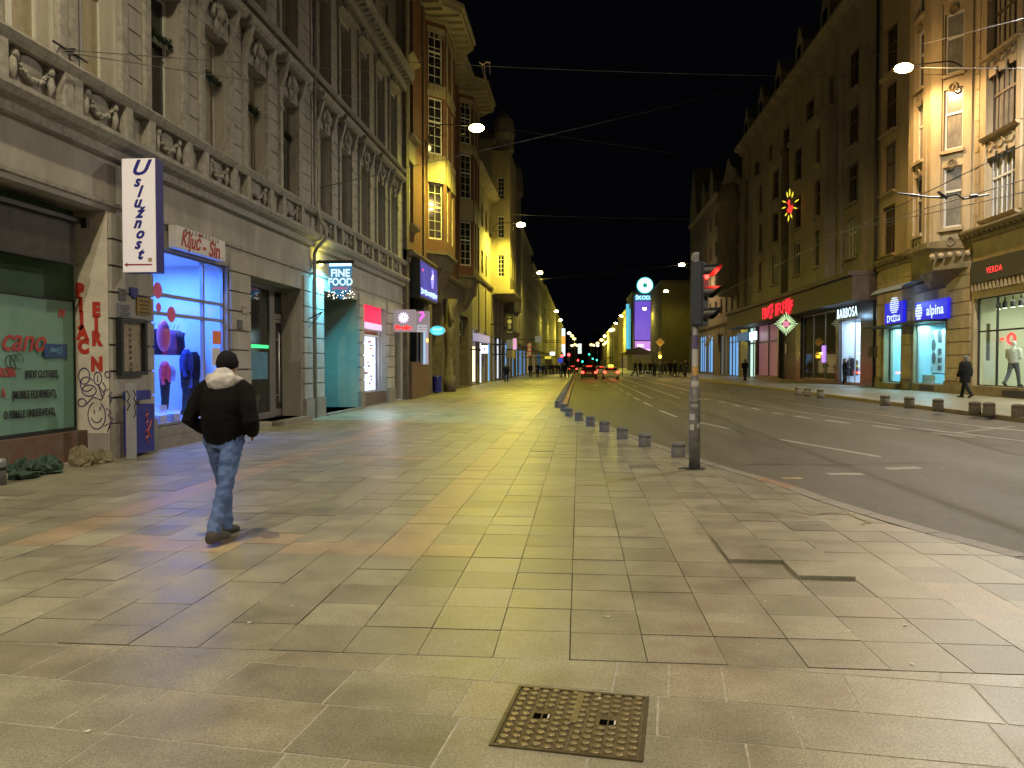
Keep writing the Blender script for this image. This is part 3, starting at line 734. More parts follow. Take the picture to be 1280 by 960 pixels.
gm = MB(); gm.tube([(.066, -.03, 1.2), (.066, .03, 1.12), (.066, -.02, 1.05), (.066, .04, 1.0), (.066, 0, .9), (.066, .03, .8), (.066, -.03, .72)], .009, 5); gm.tube([(-.03, -.076, 1.2), (.03, -.076, 1.1), (-.02, -.076, 1.0), (.03, -.076, .95), (-.03, -.076, .85)], .009, 5); gm.build('graffiti', M['blackink'], gp)
# ------------------------------------------------------------------ lights
def point(name, loc, col, w, parent=None, r=.12):
    l = bpy.data.lights.new(name, 'POINT'); l.color = col; l.energy = w; l.shadow_soft_size = r
    return obj(name, l, parent, loc)
def spot(name, loc, col, w, parent=None, ang=150, r=.15, rot=(0, 0, 0)):
    l = bpy.data.lights.new(name, 'SPOT'); l.color = col; l.energy = w; l.shadow_soft_size = r; l.spot_size = math.radians(ang); l.spot_blend = .6
    o = obj(name, l, parent, loc); o.rotation_euler = rot; return o
def area(name, loc, col, w, sx, sy, rot, parent=None):
    l = bpy.data.lights.new(name, 'AREA'); l.color = col; l.energy = w; l.shape = 'RECTANGLE'; l.size = sx; l.size_y = sy
    o = obj(name, l, parent, loc); o.rotation_euler = rot; return o

# ------------------------------------------------------------------ figures
def limb(m, pts, rad, seg=10): m.tube(pts, rad, seg)
def human_layers(stride=.0, arms='down', coat=False, puffy=1.0, hunch=0, lean=0, female=False, skirt=0, narrow=.01, slim=1.0):
    """bodies, clothes and hair of a figure 1.75 m tall that faces +Y, as separate shape lists"""
    B, J, T, S, HR = MB(), MB(), MB(), MB(), MB()
    hipz = .93 - abs(stride) * .10
    feet = []
    for s, a, k in ((-1, -stride, abs(stride) * .9 + .05), (1, stride, .06)):
        hip = Vector((s * .085, 0, hipz)); kn = hip + Vector((s * .004, math.sin(a) * .44, -math.cos(a) * .44))
        an = kn + Vector((-s * narrow, math.sin(a - k) * .41, -math.cos(a - k) * .41))
        feet.append((s, hip, kn, an, a - k))
    low = min(f[3].z for f in feet) - .085
    for s, hip, kn, an, sl in feet:
        for v in (hip, kn, an): v.z -= low
    dz = -low
    for s, hip, kn, an, sl in feet:
        limb(B, [hip, kn, an, an + Vector((0, 0, -.05))], [.08, .055, .038, .036])
        mid = (hip + kn) / 2; cal = kn + (an - kn) * .35
        limb(T, [hip + Vector((-s * .01, 0, .10)), hip, mid, kn, cal, an + Vector((0, -.005, .0)), an + Vector((0, .0, -.032))], [(.115, .11), (.105, .115), (.088, .098), (.071, .077), (.068, .078), (.060, .066), (.064, .072)], 12)
        tilt = max(-.7, min(.25, sl * .9)) if an.z > .12 else 0
        M3 = Matrix.Translation(an) @ Matrix.Rotation(tilt, 4, 'X')
        sh = MB(); sh.loft([[(s * .012 + w * math.cos(q * PI / 5), y, max(-.085, zc + hh * math.sin(q * PI / 5))) for q in range(10)] for y, w, hh, zc in ((-.10, .03, .035, -.05), (-.085, .048, .062, -.035), (0, .052, .075, -.03), (.07, .057, .055, -.045), (.14, .060, .042, -.055), (.19, .05, .032, -.060), (.215, .025, .018, -.065))])
        sh.xf(M3); S.add(sh.v, sh.f)
        limb(B, [an + Vector((0, -.03, -.04)), an + Vector((0, .12, -.06))], [.03, .025])
    z0 = hipz + dz - .93
    L_ = lambda z: Vector((0, -lean * max(0, z - .9) + hunch * max(0, z - 1.3) ** 1.0 * .5, z + z0))
    T.tube([L_(.86), L_(.95), L_(1.04)], [(.115, .165), (.125, .172), (.115, .155)], 14, up=(0, 1, 0))
    w = .92 if female else 1
    B.tube([L_(.9), L_(1.1), L_(1.3), L_(1.42), L_(1.49), L_(1.56)], [(.11, .15), (.09, .13), (.1, .16), (.08, .15), (.055, .06), (.05, .055)], 14, up=(0, 1, 0))
    p = puffy
    hem = .62 if coat else .90
    pts = [hem, .97, 1.02, 1.14, 1.28, 1.39, 1.455, 1.50]; rad = [(.15, .205), (.15, .20), (.165, .215), (.175, .225), (.172, .232), (.145, .222), (.105, .155), (.08, .09)]
    if not coat: rad[0] = (.138, .186); rad[1] = (.15, .20)
    J.tube([L_(z) for z in pts], [(a * p, b * w * (p if i < 6 else 1)) for i, (a, b) in enumerate(rad)], 18, up=(0, 1, 0))
    if skirt: T.tube([L_(1.0), L_(.7), L_(skirt)], [(.12, .17), (.17, .22), (.19, .25)], 14, up=(0, 1, 0))
    for s in (-1, 1):
        sh = L_(1.41) + Vector((s * .19 * w, 0, 0))
        if arms == 'pocket': el, wr = L_(1.12) + Vector((s * .315, -.07, 0)), L_(.99) + Vector((s * .215, .13, 0))
        elif arms == 'front': el, wr = L_(1.12) + Vector((s * .26, .0, 0)), L_(1.12) + Vector((s * .10, .24, 0))
        else:
            sw = -s * stride * .55; el, wr = L_(1.12) + Vector((s * .245, sw * .28 - .02, 0)), L_(.88) + Vector((s * .255, sw * .75 + .04, 0))
        limb(J, [sh + Vector((-s * .05, 0, .015)), sh + Vector((s * .02, 0, -.03)), (sh + el) / 2 + Vector((s * .012, 0, 0)), el, (el + wr) / 2, wr], [.095 * p * slim, .098 * p * slim, .083 * p * slim, .076 * p * slim, .068 * p * slim, .054], 12)
        hd = (wr - el).normalized()
        limb(B, [sh, el, wr], [.05, .04, .028])
        # hand: palm, four fingers curling a little, thumb off the side
        pa = wr + hd * .05; B.tube([wr, wr + hd * .03, wr + hd * .085], [(.02, .028), (.017, .04), (.014, .038)], 8, up=(1, 0, 0))
        side = Vector((0, 1, 0)) if abs(hd.y) < .7 else Vector((0, 0, 1)); inn = Vector((-s, 0, 0))
        for f_ in range(4):
            b0 = wr + hd * .083 + side * (.027 - .018 * f_); ln = (.062, .07, .066, .05)[f_]
            B.tube([b0, b0 + hd * ln * .5 + inn * .006, b0 + hd * ln * .85 + inn * .03], [.0095, .009, .007], 6)
        b0 = wr + hd * .03 + side * .03; B.tube([b0, b0 + side * .022 + hd * .025, b0 + side * .026 + hd * .055 + inn * .012], [.013, .011, .008], 6)
    hc = L_(1.635) + Vector((0, .02 + hunch * .05, -hunch * .03))
    B.tube([hc + Vector((0, -.015, -.17)), hc + Vector((0, 0, -.05))], [.055, .052], 10)
    B.ball(hc, (.077, .098, .115), 16); B.ball(hc + Vector((0, .03, -.06)), (.058, .068, .062), 12)
    B.tube([hc + Vector((0, .09, .015)), hc + Vector((0, .112, -.025)), hc + Vector((0, .095, -.035))], [.012, .017, .012], 7)
    for s in (-1, 1):
        B.ball(hc + Vector((s * .08, -.005, -.01)), (.012, .022, .034), 8)
        B.ball(hc + Vector((s * .03, .088, .018)), (.015, .012, .01), 6)
    B.tube([hc + Vector((-.024, .092, -.062)), hc + Vector((0, .1, -.064)), hc + Vector((.024, .092, -.062))], [.006, .009, .006], 6)
    HR.ball(hc + Vector((0, -.018, .028)), (.085, .100, .100), 14)
    if female: HR.tube([hc + Vector((0, -.06, .06)), hc + Vector((0, -.09, -.06)), hc + Vector((0, -.09, -.2))], [(.08, .085), (.07, .085), (.03, .06)], 12, up=(0, 1, 0))
    return B, J, T, S, HR, hc, L_
skin = mat('skin', (.38, .22, .15), .55)
def person(label, loc, rz, jm, tm, hm, sm=None, vox=.024, scale=1, group=None, **k):
    B, J, T, S, HR, hc, L_ = human_layers(**k)
    o = obj('person', evaluated(B, 'person', skin, vox * .6), None, loc, rz); o.scale = (scale,) * 3
    tag(o, label, 'person', group)
    obj('jacket', evaluated(J, 'jacket', jm, vox, 4), o); obj('trousers', evaluated(T, 'trousers', tm, vox, 4), o)
    obj('shoes', evaluated(S, 'shoes', sm or M['black'], vox * .8, 2), o); obj('hair', evaluated(HR, 'hair', hm, vox, 3), o)
    return o
cloth = lambda n, c, r=.9, no=.3, sc=12: mat(n, c, r, noise=no, nsc=sc, bump=.3, bsc=120, spec=.2)
blackcloth = cloth('black jacket cloth', (.0045, .0045, .005)); darkcloth = cloth('dark trousers', (.02, .02, .025)); navycloth = cloth('navy coat', (.015, .018, .04)); brownhair = mat('dark hair', (.025, .016, .01), .6)

# the walking man
den, N, L, b = new_mat('faded blue denim')
tc = N.new('ShaderNodeTexCoord')
n1 = noise_node(4, 5); n2 = noise_node(160, 2); n3 = noise_node(14, 4)
c = ramp(n1.outputs[0], .32, (.075, .125, .30), .68, (.135, .21, .42))
cc = mixc(c.outputs[0], ramp(n2.outputs[0], .3, (.75,) * 3, .7, (1.2,) * 3).outputs[0], 1); cc = mixc(cc, ramp(n3.outputs[0], .3, (.85,) * 3, .7, (1.1,) * 3).outputs[0], 1)
L.new(cc, b.inputs['Base Color']); b.inputs['Roughness'].default_value = .9; b.inputs['Specular IOR Level'].default_value = .15
bp = N.new('ShaderNodeBump'); bp.inputs['Strength'].default_value = .3; bp.inputs['Distance'].default_value = .01; L.new(n3.outputs[0], bp.inputs['Height']); L.new(bp.outputs[0], b.inputs['Normal'])
Bm, J, T, S, HR, hc, L_ = human_layers(stride=-.33, narrow=.018, arms='pocket', puffy=.96, hunch=.25)
mpos = G(276, 682)
man = obj('person', evaluated(Bm, 'person', skin, .012), None, (mpos[0] - .10, mpos[1] + .30, 0), math.radians(-6)); man.scale = (1.02,) * 3
tag(man, 'man walking away in black jacket, grey hood, dark beanie and faded jeans, hands in pockets', 'person')
obj('jacket', evaluated(J, 'jacket', blackcloth, .011, 8, .022, .13), man)
tr_o = obj('jeans', evaluated(T, 'jeans', den, .011, 4, .034, .075), man)
shoe = MB()
obj('shoes', evaluated(S, 'shoes', mat('worn grey trainers', (.06, .055, .05), .7, noise=.4, nsc=20), .008, 2), man)
hb = MB()
hb.tube([L_(1.47) + Vector((-.13, .02, -.01)), L_(1.50) + Vector((-.105, -.07, .0)), L_(1.50) + Vector((0, -.115, -.01)), L_(1.50) + Vector((.105, -.07, 0)), L_(1.47) + Vector((.13, .02, -.01)), L_(1.46) + Vector((.07, .1, -.01)), L_(1.46) + Vector((-.07, .1, -.01)), L_(1.47) + Vector((-.13, .02, -.01))], .056, 10)
hb.ball(L_(1.49) + Vector((0, -.09, -.03)), (.14, .075, .085), 14); hb.ball(L_(1.54) + Vector((0, -.04, 0)), (.10, .085, .07), 14)
obj('hood', evaluated(hb, 'hood', cloth('pale grey sweatshirt cloth', (.54, .52, .50)), .012, 4, .03, .07), man)
bn = MB(); bn.ball(hc + Vector((0, -.012, .03)), (.092, .112, .108), 18); bn.tube([hc + Vector((0, -.012, -.025)), hc + Vector((0, -.012, .03))], [(.112, .092), (.118, .098)], 18, up=(0, 1, 0))
obj('beanie', evaluated(bn, 'beanie', cloth('charcoal knit', (.010, .010, .014)), .011, 3, .01, .03), man)
MB().loft([[(x * 1.0, y, z) for x, y, z in r_] for r_ in ([(-.185, -.118, 1.0), (.185, -.118, 1.0), (.185, -.118, 1.0), (-.185, -.118, 1.0)],) * 2])  # (waistband is part of the jacket hem)
sl = MB()
PROTO = dict(
    walk=person('pedestrian in dark clothes walking alone on the left pavement before the far shops', tuple(P(633, 478, Z=0)), PI, navycloth, darkcloth, brownhair, stride=.3),
)
def ped(src, label, px, py, rz, sc=1, z=0, group=None, jm=None):
    c = copy_tree(src); c.location = P(px, py, Z=z); c.location.z = z; c.rotation_euler.z = rz; c.scale = (sc,) * 3; c['label'] = label
    if group: c['group'] = group
    elif 'group' in c: del c['group']
    if jm:
        for k in kids(c):
            if k.name.startswith('jacket'): k.data = k.data.copy(); k.data.materials[0] = jm
    return c
stand = person('slim figure standing at the bright shop entrance on the right pavement', (P(1056, 481, Z=ZR).x, P(1056, 481, Z=ZR).y, ZR), -PI / 2, blackcloth, darkcloth, brownhair, arms='front', female=True, coat=True, stride=.05)
coatp = person('person in long dark padded coat and pale headscarf walking past the lit showroom', (P(1206, 497, Z=ZR).x, P(1206, 497, Z=ZR).y, ZR), .5, cloth('black padded coat', (.012, .012, .013)), darkcloth, mat('pale headscarf', (.16, .155, .14), .8, noise=.3, nsc=20), coat=True, stride=.27, arms='down', puffy=1.22, female=True)
ped(stand, 'person in dark jacket and light trousers walking by the lit yellow doorway on the right', 931, 476, .3, 1.0, ZR)
ld = mat('light trousers', (.2, .16, .11), .9)
for k in kids(COL.objects[-1]) if False else []: pass
# ------------------------------------------------------------------ clothes shop
room = MB(); a_, b_ = YL(186), YL(289)
z0_, z1_ = .44, 3.95
room.quad((-2.3, a_, z0_), (-2.3, b_, z0_), (-2.3, b_, z1_), (-2.3, a_, z1_)); room.quad((-.16, a_, z0_), (-2.3, a_, z0_), (-2.3, a_, z1_), (-.16, a_, z1_)); room.quad((-.16, b_, z0_), (-2.3, b_, z0_), (-2.3, b_, z1_), (-.16, b_, z1_))
room.quad((-.16, a_, z1_), (-2.3, a_, z1_), (-2.3, b_, z1_), (-.16, b_, z1_)); room.quad((-.16, a_, z0_), (-2.3, a_, z0_), (-2.3, b_, z0_), (-.16, b_, z0_))
room.build('shop_interior', mat('white shop wall', (.62, .62, .64), .7), B1)
def shopwin(root, px0, px1, z0, z1, d, vs, hs, fm, name='shop_window', glassm=None, px=True):
    a, b = (YL(px0), YL(px1)) if px else (px0, px1); f = MB(); e = .05
    f.box(-d, -d + .07, a, a + e, z0, z1).box(-d, -d + .07, b - e, b, z0, z1).box(-d, -d + .07, a + e, b - e, z0, z0 + e).box(-d, -d + .07, a + e, b - e, z1 - e, z1)
    for v in vs: y = a + (b - a) * v; f.box(-d, -d + .075, y - .035, y + .035, z0 + e, z1 - e)
    for h in hs: f.box(-d, -d + .065, a + e, b - e, h - .035, h + .035)
    w = f.build(name, fm, root)
    MB().quad((-d + .03, a, z0), (-d + .03, b, z0), (-d + .03, b, z1), (-d + .03, a, z1)).build('pane', glassm or M['glass'], w)
    return w
shopwin(B1, 190, 285, .42, 3.92, .16, [.70], [P(200, 391, X=XL).z, P(200, 367, X=XL).z], mat('grey shop frame', (.28, .28, .30), .4, .4))
MB().box(-.16, .02, YL(190), YL(285), .22, .42).build('shop_sill', M['plinth'], B1, bevel=.01)
MB().box(.002, .05, YL(190), YL(285), -.1, .22).build('plinth', M['plinth'], B1, bevel=.01)
area('shop_lamp_light', (XL - 1.2, (a_ + b_) / 2, 3.85), (.05, .20, 1.0), 300, 1.2, 2.2, (0, 0, 0), None)
area('shop_lamp_light', (XL - .5, (a_ + b_) / 2, .6), (.06, .2, 1.0), 40, .5, 2.2, (PI, 0, 0), None)
lampo = MB().ball((0, 0, 0), (.12, .28, .05), 12).build('ceiling_lamp', glow('cold lamp', (.75, .9, 1), 7), None, True, loc=(XL - 1.2, YL(226), 3.55))
tag(lampo, 'oval white ceiling lamp glowing inside the blue clothes shop', 'lamp')
# dummies
def dummy(label, px, base, rz, top, bottom, sc, coat=False, female=True):
    B, J, T, S, HR, hc, L_ = human_layers(arms='down', coat=coat, female=female, puffy=.86, slim=.8)
    r = thing('shop_dummy', label, 'mannequin', (XL - .75, P(px, 455, X=XL - .75).y, base), rz); r.scale = (sc,) * 3
    st = MB().tube([L_(1.40), L_(1.54)], [.06, .052], 10); obj('neck_stump', evaluated(st, 'neck_stump', M['plasticwhite'], .02), r)
    obj('garment_top', evaluated(J, 'garment_top', top, .014, 2, .02, .07), r); obj('garment_trousers', evaluated(T, 'garment_trousers', bottom, .02, 4), r)
    obj('feet', evaluated(S, 'feet', M['black'], .014, 1), r)
    return r
pinkc = cloth('pink knit cardigan', (.75, .10, .22)); bluec = cloth('blue wool coat', (.05, .08, .30))
d1 = dummy('headless child dummy in pink cardigan and dark trousers behind the shop glass', 206, .50, -1.35, pinkc, darkcloth, .80)
MB().tube([(-.045, .17, .98), (-.05, .19, 1.2), (-.03, .17, 1.38)], [(.03, .07), (.03, .085), (.02, .06)], 10).build('shirt_front', cloth('lilac shirt', (.45, .38, .6)), d1, True)
d2 = dummy('headless dummy in long blue coat at the middle of the clothes shop window', 233, .50, -1.3, bluec, darkcloth, .98, coat=True)
d3 = dummy('headless dummy in navy jacket over white top, half behind the blue coat', 243, .50, -1.2, navycloth, darkcloth, .95)
MB().tube([(.03, .2, 1.0), (.03, .21, 1.2), (.03, .19, 1.4)], [(.03, .07), (.03, .08), (.02, .06)], 10).build('shirt_front', cloth('white shirt', (.6, .6, .62)), d3, True)
# clothes on hangers at the back
for i, (px, c_) in enumerate(((193, (.03, .02, .05)), (200, (.5, .06, .12)), (212, (.25, .08, .18)), (217, (.04, .04, .09)), (222, (.08, .07, .15)))):
    h = MB(); rr = random.Random(i); h.loft([[(w_ * math.cos(k * PI / 6), .06 * math.sin(k * PI / 6), z) for k in range(12)] for z, w_ in ((0, .17), (.12, .19), (.4, .17), (.5, .19), (.56, .06))])
    h.tube([(0, 0, .56), (0, 0, .62), (.03, 0, .65), (.02, 0, .69)], .006, 5)
    o = h.build('hung_garment', cloth('hung garment', c_), None, True, loc=(XL - 1.0, P(px, 455, X=XL - 1.0).y, 1.85))
    tag(o, ['black top on a hanger at the left end of the shop window rail', 'red top on the rail above the pink cardigan dummy', 'mauve top hanging beside the pink oval balloon', 'dark striped top third from the right on the rail', 'grey violet top hanging nearest to the blue coat dummy'][i], 'clothes', 'clothes hung above the dummies')
MB_ = MB().tube([(XL - 1.0, a_ + .02, 2.56), (XL - 1.0, YL(240), 2.56)], .012, 6).build('clothes_rail', M['steel']); tag(MB_, 'thin steel rail carrying the hung tops in the clothes shop', 'clothes rail')
bal = MB().ball((0, 0, 0), (.12, .19, .34), 14).build('balloon', mat('pink balloon', (.7, .12, .25), .3), None, True, loc=(XL - .6, P(205, 455, X=XL - .6).y, P(205, 420, X=XL - .6).z)); tag(bal, 'large pink oval balloon above the pink cardigan dummy', 'balloon')
for i, (px, py, r_) in enumerate(((197, 363, .16), (198, 384, .09), (214, 393, .16))):
    p_ = P(px, py, X=XL - .1); o = MB().lathe([(0.001, 0), (r_, 0), (r_, .006), (.001, .006)], 24).build('sticker_disc', mat('pink sticker', (.75, .12, .3), .5), None, loc=tuple(p_)); o.rotation_euler = (0, PI / 2, 0)
    tag(o, ['large violet-pink disc on the upper left shop pane', 'smallest pink disc sticker on the shop glass', 'bright pink disc where the shop window bars cross'][i], 'sticker', 'disc stickers on the clothes shop glass')
p_ = P(271, 422, X=XL - .1); o = MB().box(-.004, .004, -.2, .2, -.15, .15).build('poster', mat('orange notice', (.75, .20, .06), .5), None, loc=tuple(p_)); tag(o, 'orange notice taped inside the right pane of the clothes shop', 'notice')
p_ = P(270, 446, X=XL - .12); o = MB().box(-.004, .004, -.2, .2, -.2, .2).build('poster', M['plasticwhite'], None, loc=tuple(p_)); tag(o, 'white price sheet below the orange notice in the shop window', 'notice')
for i, px in enumerate((197, 200, 214, 220)):
    o = MB().box(-.12, .12, -.14, .14, 0, (.36, .2, .24, .2)[i]).build('display_box', mat('patterned gift box', (.5, .45, .5), .6, noise=.5, nsc=25), None, bevel=.01, loc=(XL - .45 - .12 * (i % 2), P(px, 455, X=XL - .45).y, .445)); tag(o, ['tall patterned box at the left foot of the pink dummy', 'low patterned box in front of the tall one', 'patterned box between the pink and blue dummies', 'small patterned box under the blue coat'][i], 'box', 'boxes on the shop window floor')
# ---- fascia sign over the clothes shop
def board(name, label, cat, px0, px1, py0, py1, m, X, thick=.12, em=None):
    y0, y1 = P(px0, 455, X=X).y, P(px1, 455, X=X).y; c_ = (px0 + px1) / 2; z1 = P(c_, py0, X=X).z; z0 = P(c_, py1, X=X).z
    r = thing(name, label, cat, (X, (y0 + y1) / 2, (z0 + z1) / 2)); w, h = y1 - y0, z1 - z0
    MB().box(-thick, 0, -w / 2, w / 2, -h / 2, h / 2).build('panel', m, r, bevel=.006)
    return r, w, h
M['litwhite'] = mat('lit white sign plastic', (.62, .59, .58), .4, emit=(.75, .66, .64), es=.32)
fs, w, h = board('shop_sign', 'white fascia board with red script above the blue clothes shop window', 'sign', 222, 283, 292, 318.5, M['plasticwhite'], XL + .22, .16)
text('MALOPRODAJA', .125, M['blackink'], (.004, 0, h * .36), 'L', fs, sx=1.1, sp=1.75, ext=.002)
text('Ključ', .44, M['redink'], (.004, -w * .235, -.02), 'L', fs, shear=.35, bold=.010, sx=.85, ext=.002); text('-', .4, M['redink'], (.004, .09, -.05), 'L', fs, bold=.015, ext=.002); text('Sin', .46, M['redink'], (.004, w * .25, -.06), 'L', fs, shear=.2, bold=.014, sx=.95, ext=.002)
MB().box(-.01, .005, -w * .3, -w * .1, -h * .36, -h * .32).box(-.01, .005, w * .3, w * .46, -h * .4, -h * .38).build('underline', M['redink'], fs)
# ---- tall projecting sign
Ys = 12.95
x0, x1 = P(153, 270, Y=Ys).x, P(193.5, 270, Y=Ys).x; z0, z1 = P(173, 340, Y=Ys).z, P(173, 198, Y=Ys).z
us = thing('projecting_sign', 'tall white box sign with navy script letters one below the other and a red arrow', 'sign', ((x0 + x1) / 2, Ys, z0))
w, h = x1 - x0, z1 - z0
MB().box(-w / 2, w / 2, 0, .03, 0, h).build('front_panel', M['litwhite'], us)
MB().box(-w / 2, w / 2, .031, .29, 0, h).build('side_panel', M['navy'], us)
MB().box(-w / 2 - .03, -w / 2, .1, .2, .3, .36).box(-w / 2 - .03, -w / 2, .1, .2, h - .4, h - .34).build('bracket', M['iron'], us)
for i, ch in enumerate('Uslužnost'):
    z = h - .17 - i * (h - .42) / 8.6 - (.05 if i else 0)
    text(ch, .36 if i == 0 else .27, M['navyink'], (.02 * ((-1) ** i) - .01, -.003, z), 'S', us, shear=.4, bold=.010, sx=.95 if i else 1.15)
ar = MB().box(-w * .36, w * .4, -.006, .0, .115, .140); ar.add([(-w * .36, -.004, .165), (-w * .36, -.004, .09), (-w * .46, -.004, .1275)], [(0, 1, 2)]); ar.build('arrow', M['redink'], us)
MB().lathe([(.001, 0), (.04, 0), (.04, .004), (.001, .004)], 16, (0, 0, 0)).xf(Matrix.Translation((w * .34, 0, .21)) @ Matrix.Rotation(PI / 2, 4, 'X')).build('stamp', mat('tan stamp', (.4, .3, .18), .5), us)
# ---- glazed office door
def oplane(px, X): return P(px, 455, X=X).y
Xd = XL - .6
a_, b_ = YL(312) - .0, YL(377)
dm = mat('grey door aluminium', (.24, .225, .21), .4, .5)
du = oplane(337.5, Xd); dl = oplane(341, Xd); dr = oplane(357, Xd)
f = MB()
for y0, y1 in ((a_, a_ + .07), (du - .05, dl + .1), (dr - .06, b_)): f.box(-.66, -.58, y0, y1, .12, 3.86)
f.box(-.66, -.58, a_ + .07, du - .05, .12, .3).box(-.66, -.58, a_ + .07, du - .05, 3.74, 3.86).box(-.66, -.58, dl + .1, dr - .06, 2.95, 3.1).box(-.66, -.58, dl + .1, dr - .06, 3.74, 3.86)
ent = f.build('entrance_frame', dm, B1)
dk = mat('dim office glass', (.02, .024, .026), .06, spec=.7)
MB().quad((-.62, a_, .12), (-.62, du, .12), (-.62, du, 3.86), (-.62, a_, 3.86)).build('side_pane', dk, ent); MB().quad((-.62, dl, 3.05), (-.62, dr, 3.05), (-.62, dr, 3.86), (-.62, dl, 3.86)).build('fanlight', dk, ent)
dd = MB(); dd.box(-.65, -.59, dl + .11, dl + .19, .14, 2.94).box(-.65, -.59, dr - .15, dr - .07, .14, 2.94).box(-.65, -.59, dl + .19, dr - .15, .14, .34).box(-.65, -.59, dl + .19, dr - .15, 2.84, 2.94)
door = dd.build('door', dm, B1); MB().quad((-.625, dl + .1, .14), (-.625, dr - .07, .14), (-.625, dr - .07, 2.94), (-.625, dl + .1, 2.94)).build('pane', dk, door)
MB().tube([(-.5, dl + .22, .55), (-.5, dl + .22, 2.55)], .022, 8).tube([(-.6, dl + .22, .75), (-.5, dl + .22, .75)], .012, 6).tube([(-.6, dl + .22, 2.35), (-.5, dl + .22, 2.35)], .012, 6).build('handle', mat('bright steel', (.62, .60, .62), .35, .2), door, True)
tag(MB().box(XL - .615, XL - .608, oplane(314, Xd) , oplane(337, Xd) - .06, P(325, 435, X=Xd).z, P(325, 431, X=Xd).z).build('light_strip', glow('green strip', (.05, 1, .25), 1.3)), 'glowing green strip across the dark side pane of the glazed entrance', 'light strip')
tag(MB().box(XL - .616, XL - .609, oplane(314.5, Xd), oplane(336, Xd) - .06, P(325, 474, X=Xd).z, P(325, 440, X=Xd).z).build('poster', mat('pale blue poster', (.10, .26, .36), .5, noise=.3, nsc=4)), 'pale blue poster under the green strip on the side pane', 'poster')
tw = thing('window_lettering', 'worn white figures at the top of the dark side pane of the glazed entrance', 'lettering', (XL - .61, oplane(327, Xd), P(327, 353, X=Xd).z)); text('UU', .3, mat('worn white letters', (.3, .3, .3), .5), (0, 0, 0), 'L', tw)
MB().box(-.6, .32, YL(340), YL(377), -.02, .12).build('step', M['plinth'], B1, bevel=.015)
# iron bracket on the pier
br = MB().tube([(.08, YL(383), 3.0), (.5, YL(383), 3.2)], .02, 6).tube([(.08, YL(383), 2.75), (.5, YL(383), 3.2)], .012, 6).build('iron_bracket', M['iron'], B1)
# ---- entry next to the hanging sign
e0, e1 = YL(403.5), YL(447)
gw = mat('entry wall with sign glow', (.30, .34, .26), .7, noise=.12, nsc=2)  # greenish light of the hanging sign is put into the wall colour
en = MB(); en.quad((-1.25, e1 - .008, .06), (0, e1 - .008, .06), (0, e1 - .008, 4.0), (-1.25, e1 - .008, 4.0)); en.build('entry_jamb', gw, B2)
en = MB(); en.box(-1.3, -1.25, e0, e1, .06, 4.0); en.build('entry_door', mat('dark green iron door', (.018, .035, .03), .5), B2)
lat = MB()
for k in range(9):
    z = .3 + k * .4; lat.tube([(-1.235, e0 + .1, z), (-1.235, e0 + 1.2, z + .5)], .014, 5).tube([(-1.235, e0 + 1.2, z), (-1.235, e0 + .1, z + .5)], .014, 5)
lat.build('door_lattice', M['iron'], B2)
MB().box(-1.25, .2, e0, e1, -.05, .06).build('step', M['plinth'], B2, bevel=.01)
# hanging sign
Yh = YL(394.5); 
hx0, hx1 = P(411.5, 400, Y=Yh).x, P(441, 400, Y=Yh).x
zt, zb = P(425, 329.5, Y=Yh).z, P(425, 362, Y=Yh).z
hs = thing('hanging_sign', 'blue lit pub-style sign with pale lettering hung from a black arm with fairy lights', 'sign', (XL + .05, Yh, zt))
MB().box(0, hx1 - XL, -.05, .05, .0, .10).build('arm', M['black'], hs)
bx = lambda x: x - XL - .05
x0, x1 = bx(hx0), bx(hx1); dzb = zb - zt; dz2 = P(425, 374, Y=Yh).z - zt
pl = MB(); pts = [(x0, -.01), (x1 - .02, -.01), (x1 - .07, dzb), ((x0 + x1) / 2, dz2), (x0 + .05, dzb)]
pl.add([(x, -.035, z) for x, z in pts] + [(x, .035, z) for x, z in pts], [(0, 1, 2, 3, 4), (9, 8, 7, 6, 5)] + [(i, (i + 1) % 5, 5 + (i + 1) % 5, 5 + i) for i in range(5)])
pl.build('panel', glow('lit blue sign face', (.035, .17, .34), .75), hs)
wt = glow('lit white letters', (.62, .85, .92), .9)
text('FINE', .32, wt, ((x0 + x1) / 2, -.045, dzb * .38), 'S', hs, bold=.012, sx=.95); text('FOOD', .32, wt, ((x0 + x1) / 2, -.045, dzb * .72), 'S', hs, bold=.012, sx=.85)
scrawl(hs, glow('lit red script', (.8, .12, .1), .6), .5, 0, .07, -.04, 1, 9, 'S', 7).location = ((x0 + x1) / 2, 0, dzb * .95)
MB().box(x0 + .03, x1 - .03, -.05, .05, -.075, -.01).build('top_lamp', glow('sign strip lamp', (.35, .75, 1), 5), hs)
fl = MB(); rr = random.Random(3)
bulbs = []
for k in range(60):
    t = rr.random(); x = x0 - .02 + (x1 - x0 + .06) * t; z = dzb - .02 - .30 * rr.random() * (1 - .5 * abs(t - .5)); bulbs.append((x, rr.uniform(-.09, .09) - .02, z))
wirem = MB().tube(bulbs[:30], .004, 4).tube(bulbs[30:], .004, 4).tube([(x0 + .02, 0, dzb + .05), (x0 - .3, .02, dzb + .02), (.0, .05, dzb + .1)], .004, 4)
wirem.build('light_cable', M['black'], hs)
for x, y, z in bulbs: fl.ball((x, y, z), .011, 6)
fl.build('fairy_bulbs', glow('fairy bulbs', (1, .95, .85), 5), hs)
bl = MB().ball((.10, .12, .02), .07, 10); bl.build('wall_bulb', glow('yellow bulb', (1, .85, .15), 14), hs, True)
MB().tube([(0, .12, .12), (.1, .12, .14), (.1, .12, .08)], .015, 6).build('bulb_holder', M['black'], hs)
point('wall_bulb_light', (XL + .30, Yh + .15, zt + .10), (1, .85, .12), 28, None, .06)
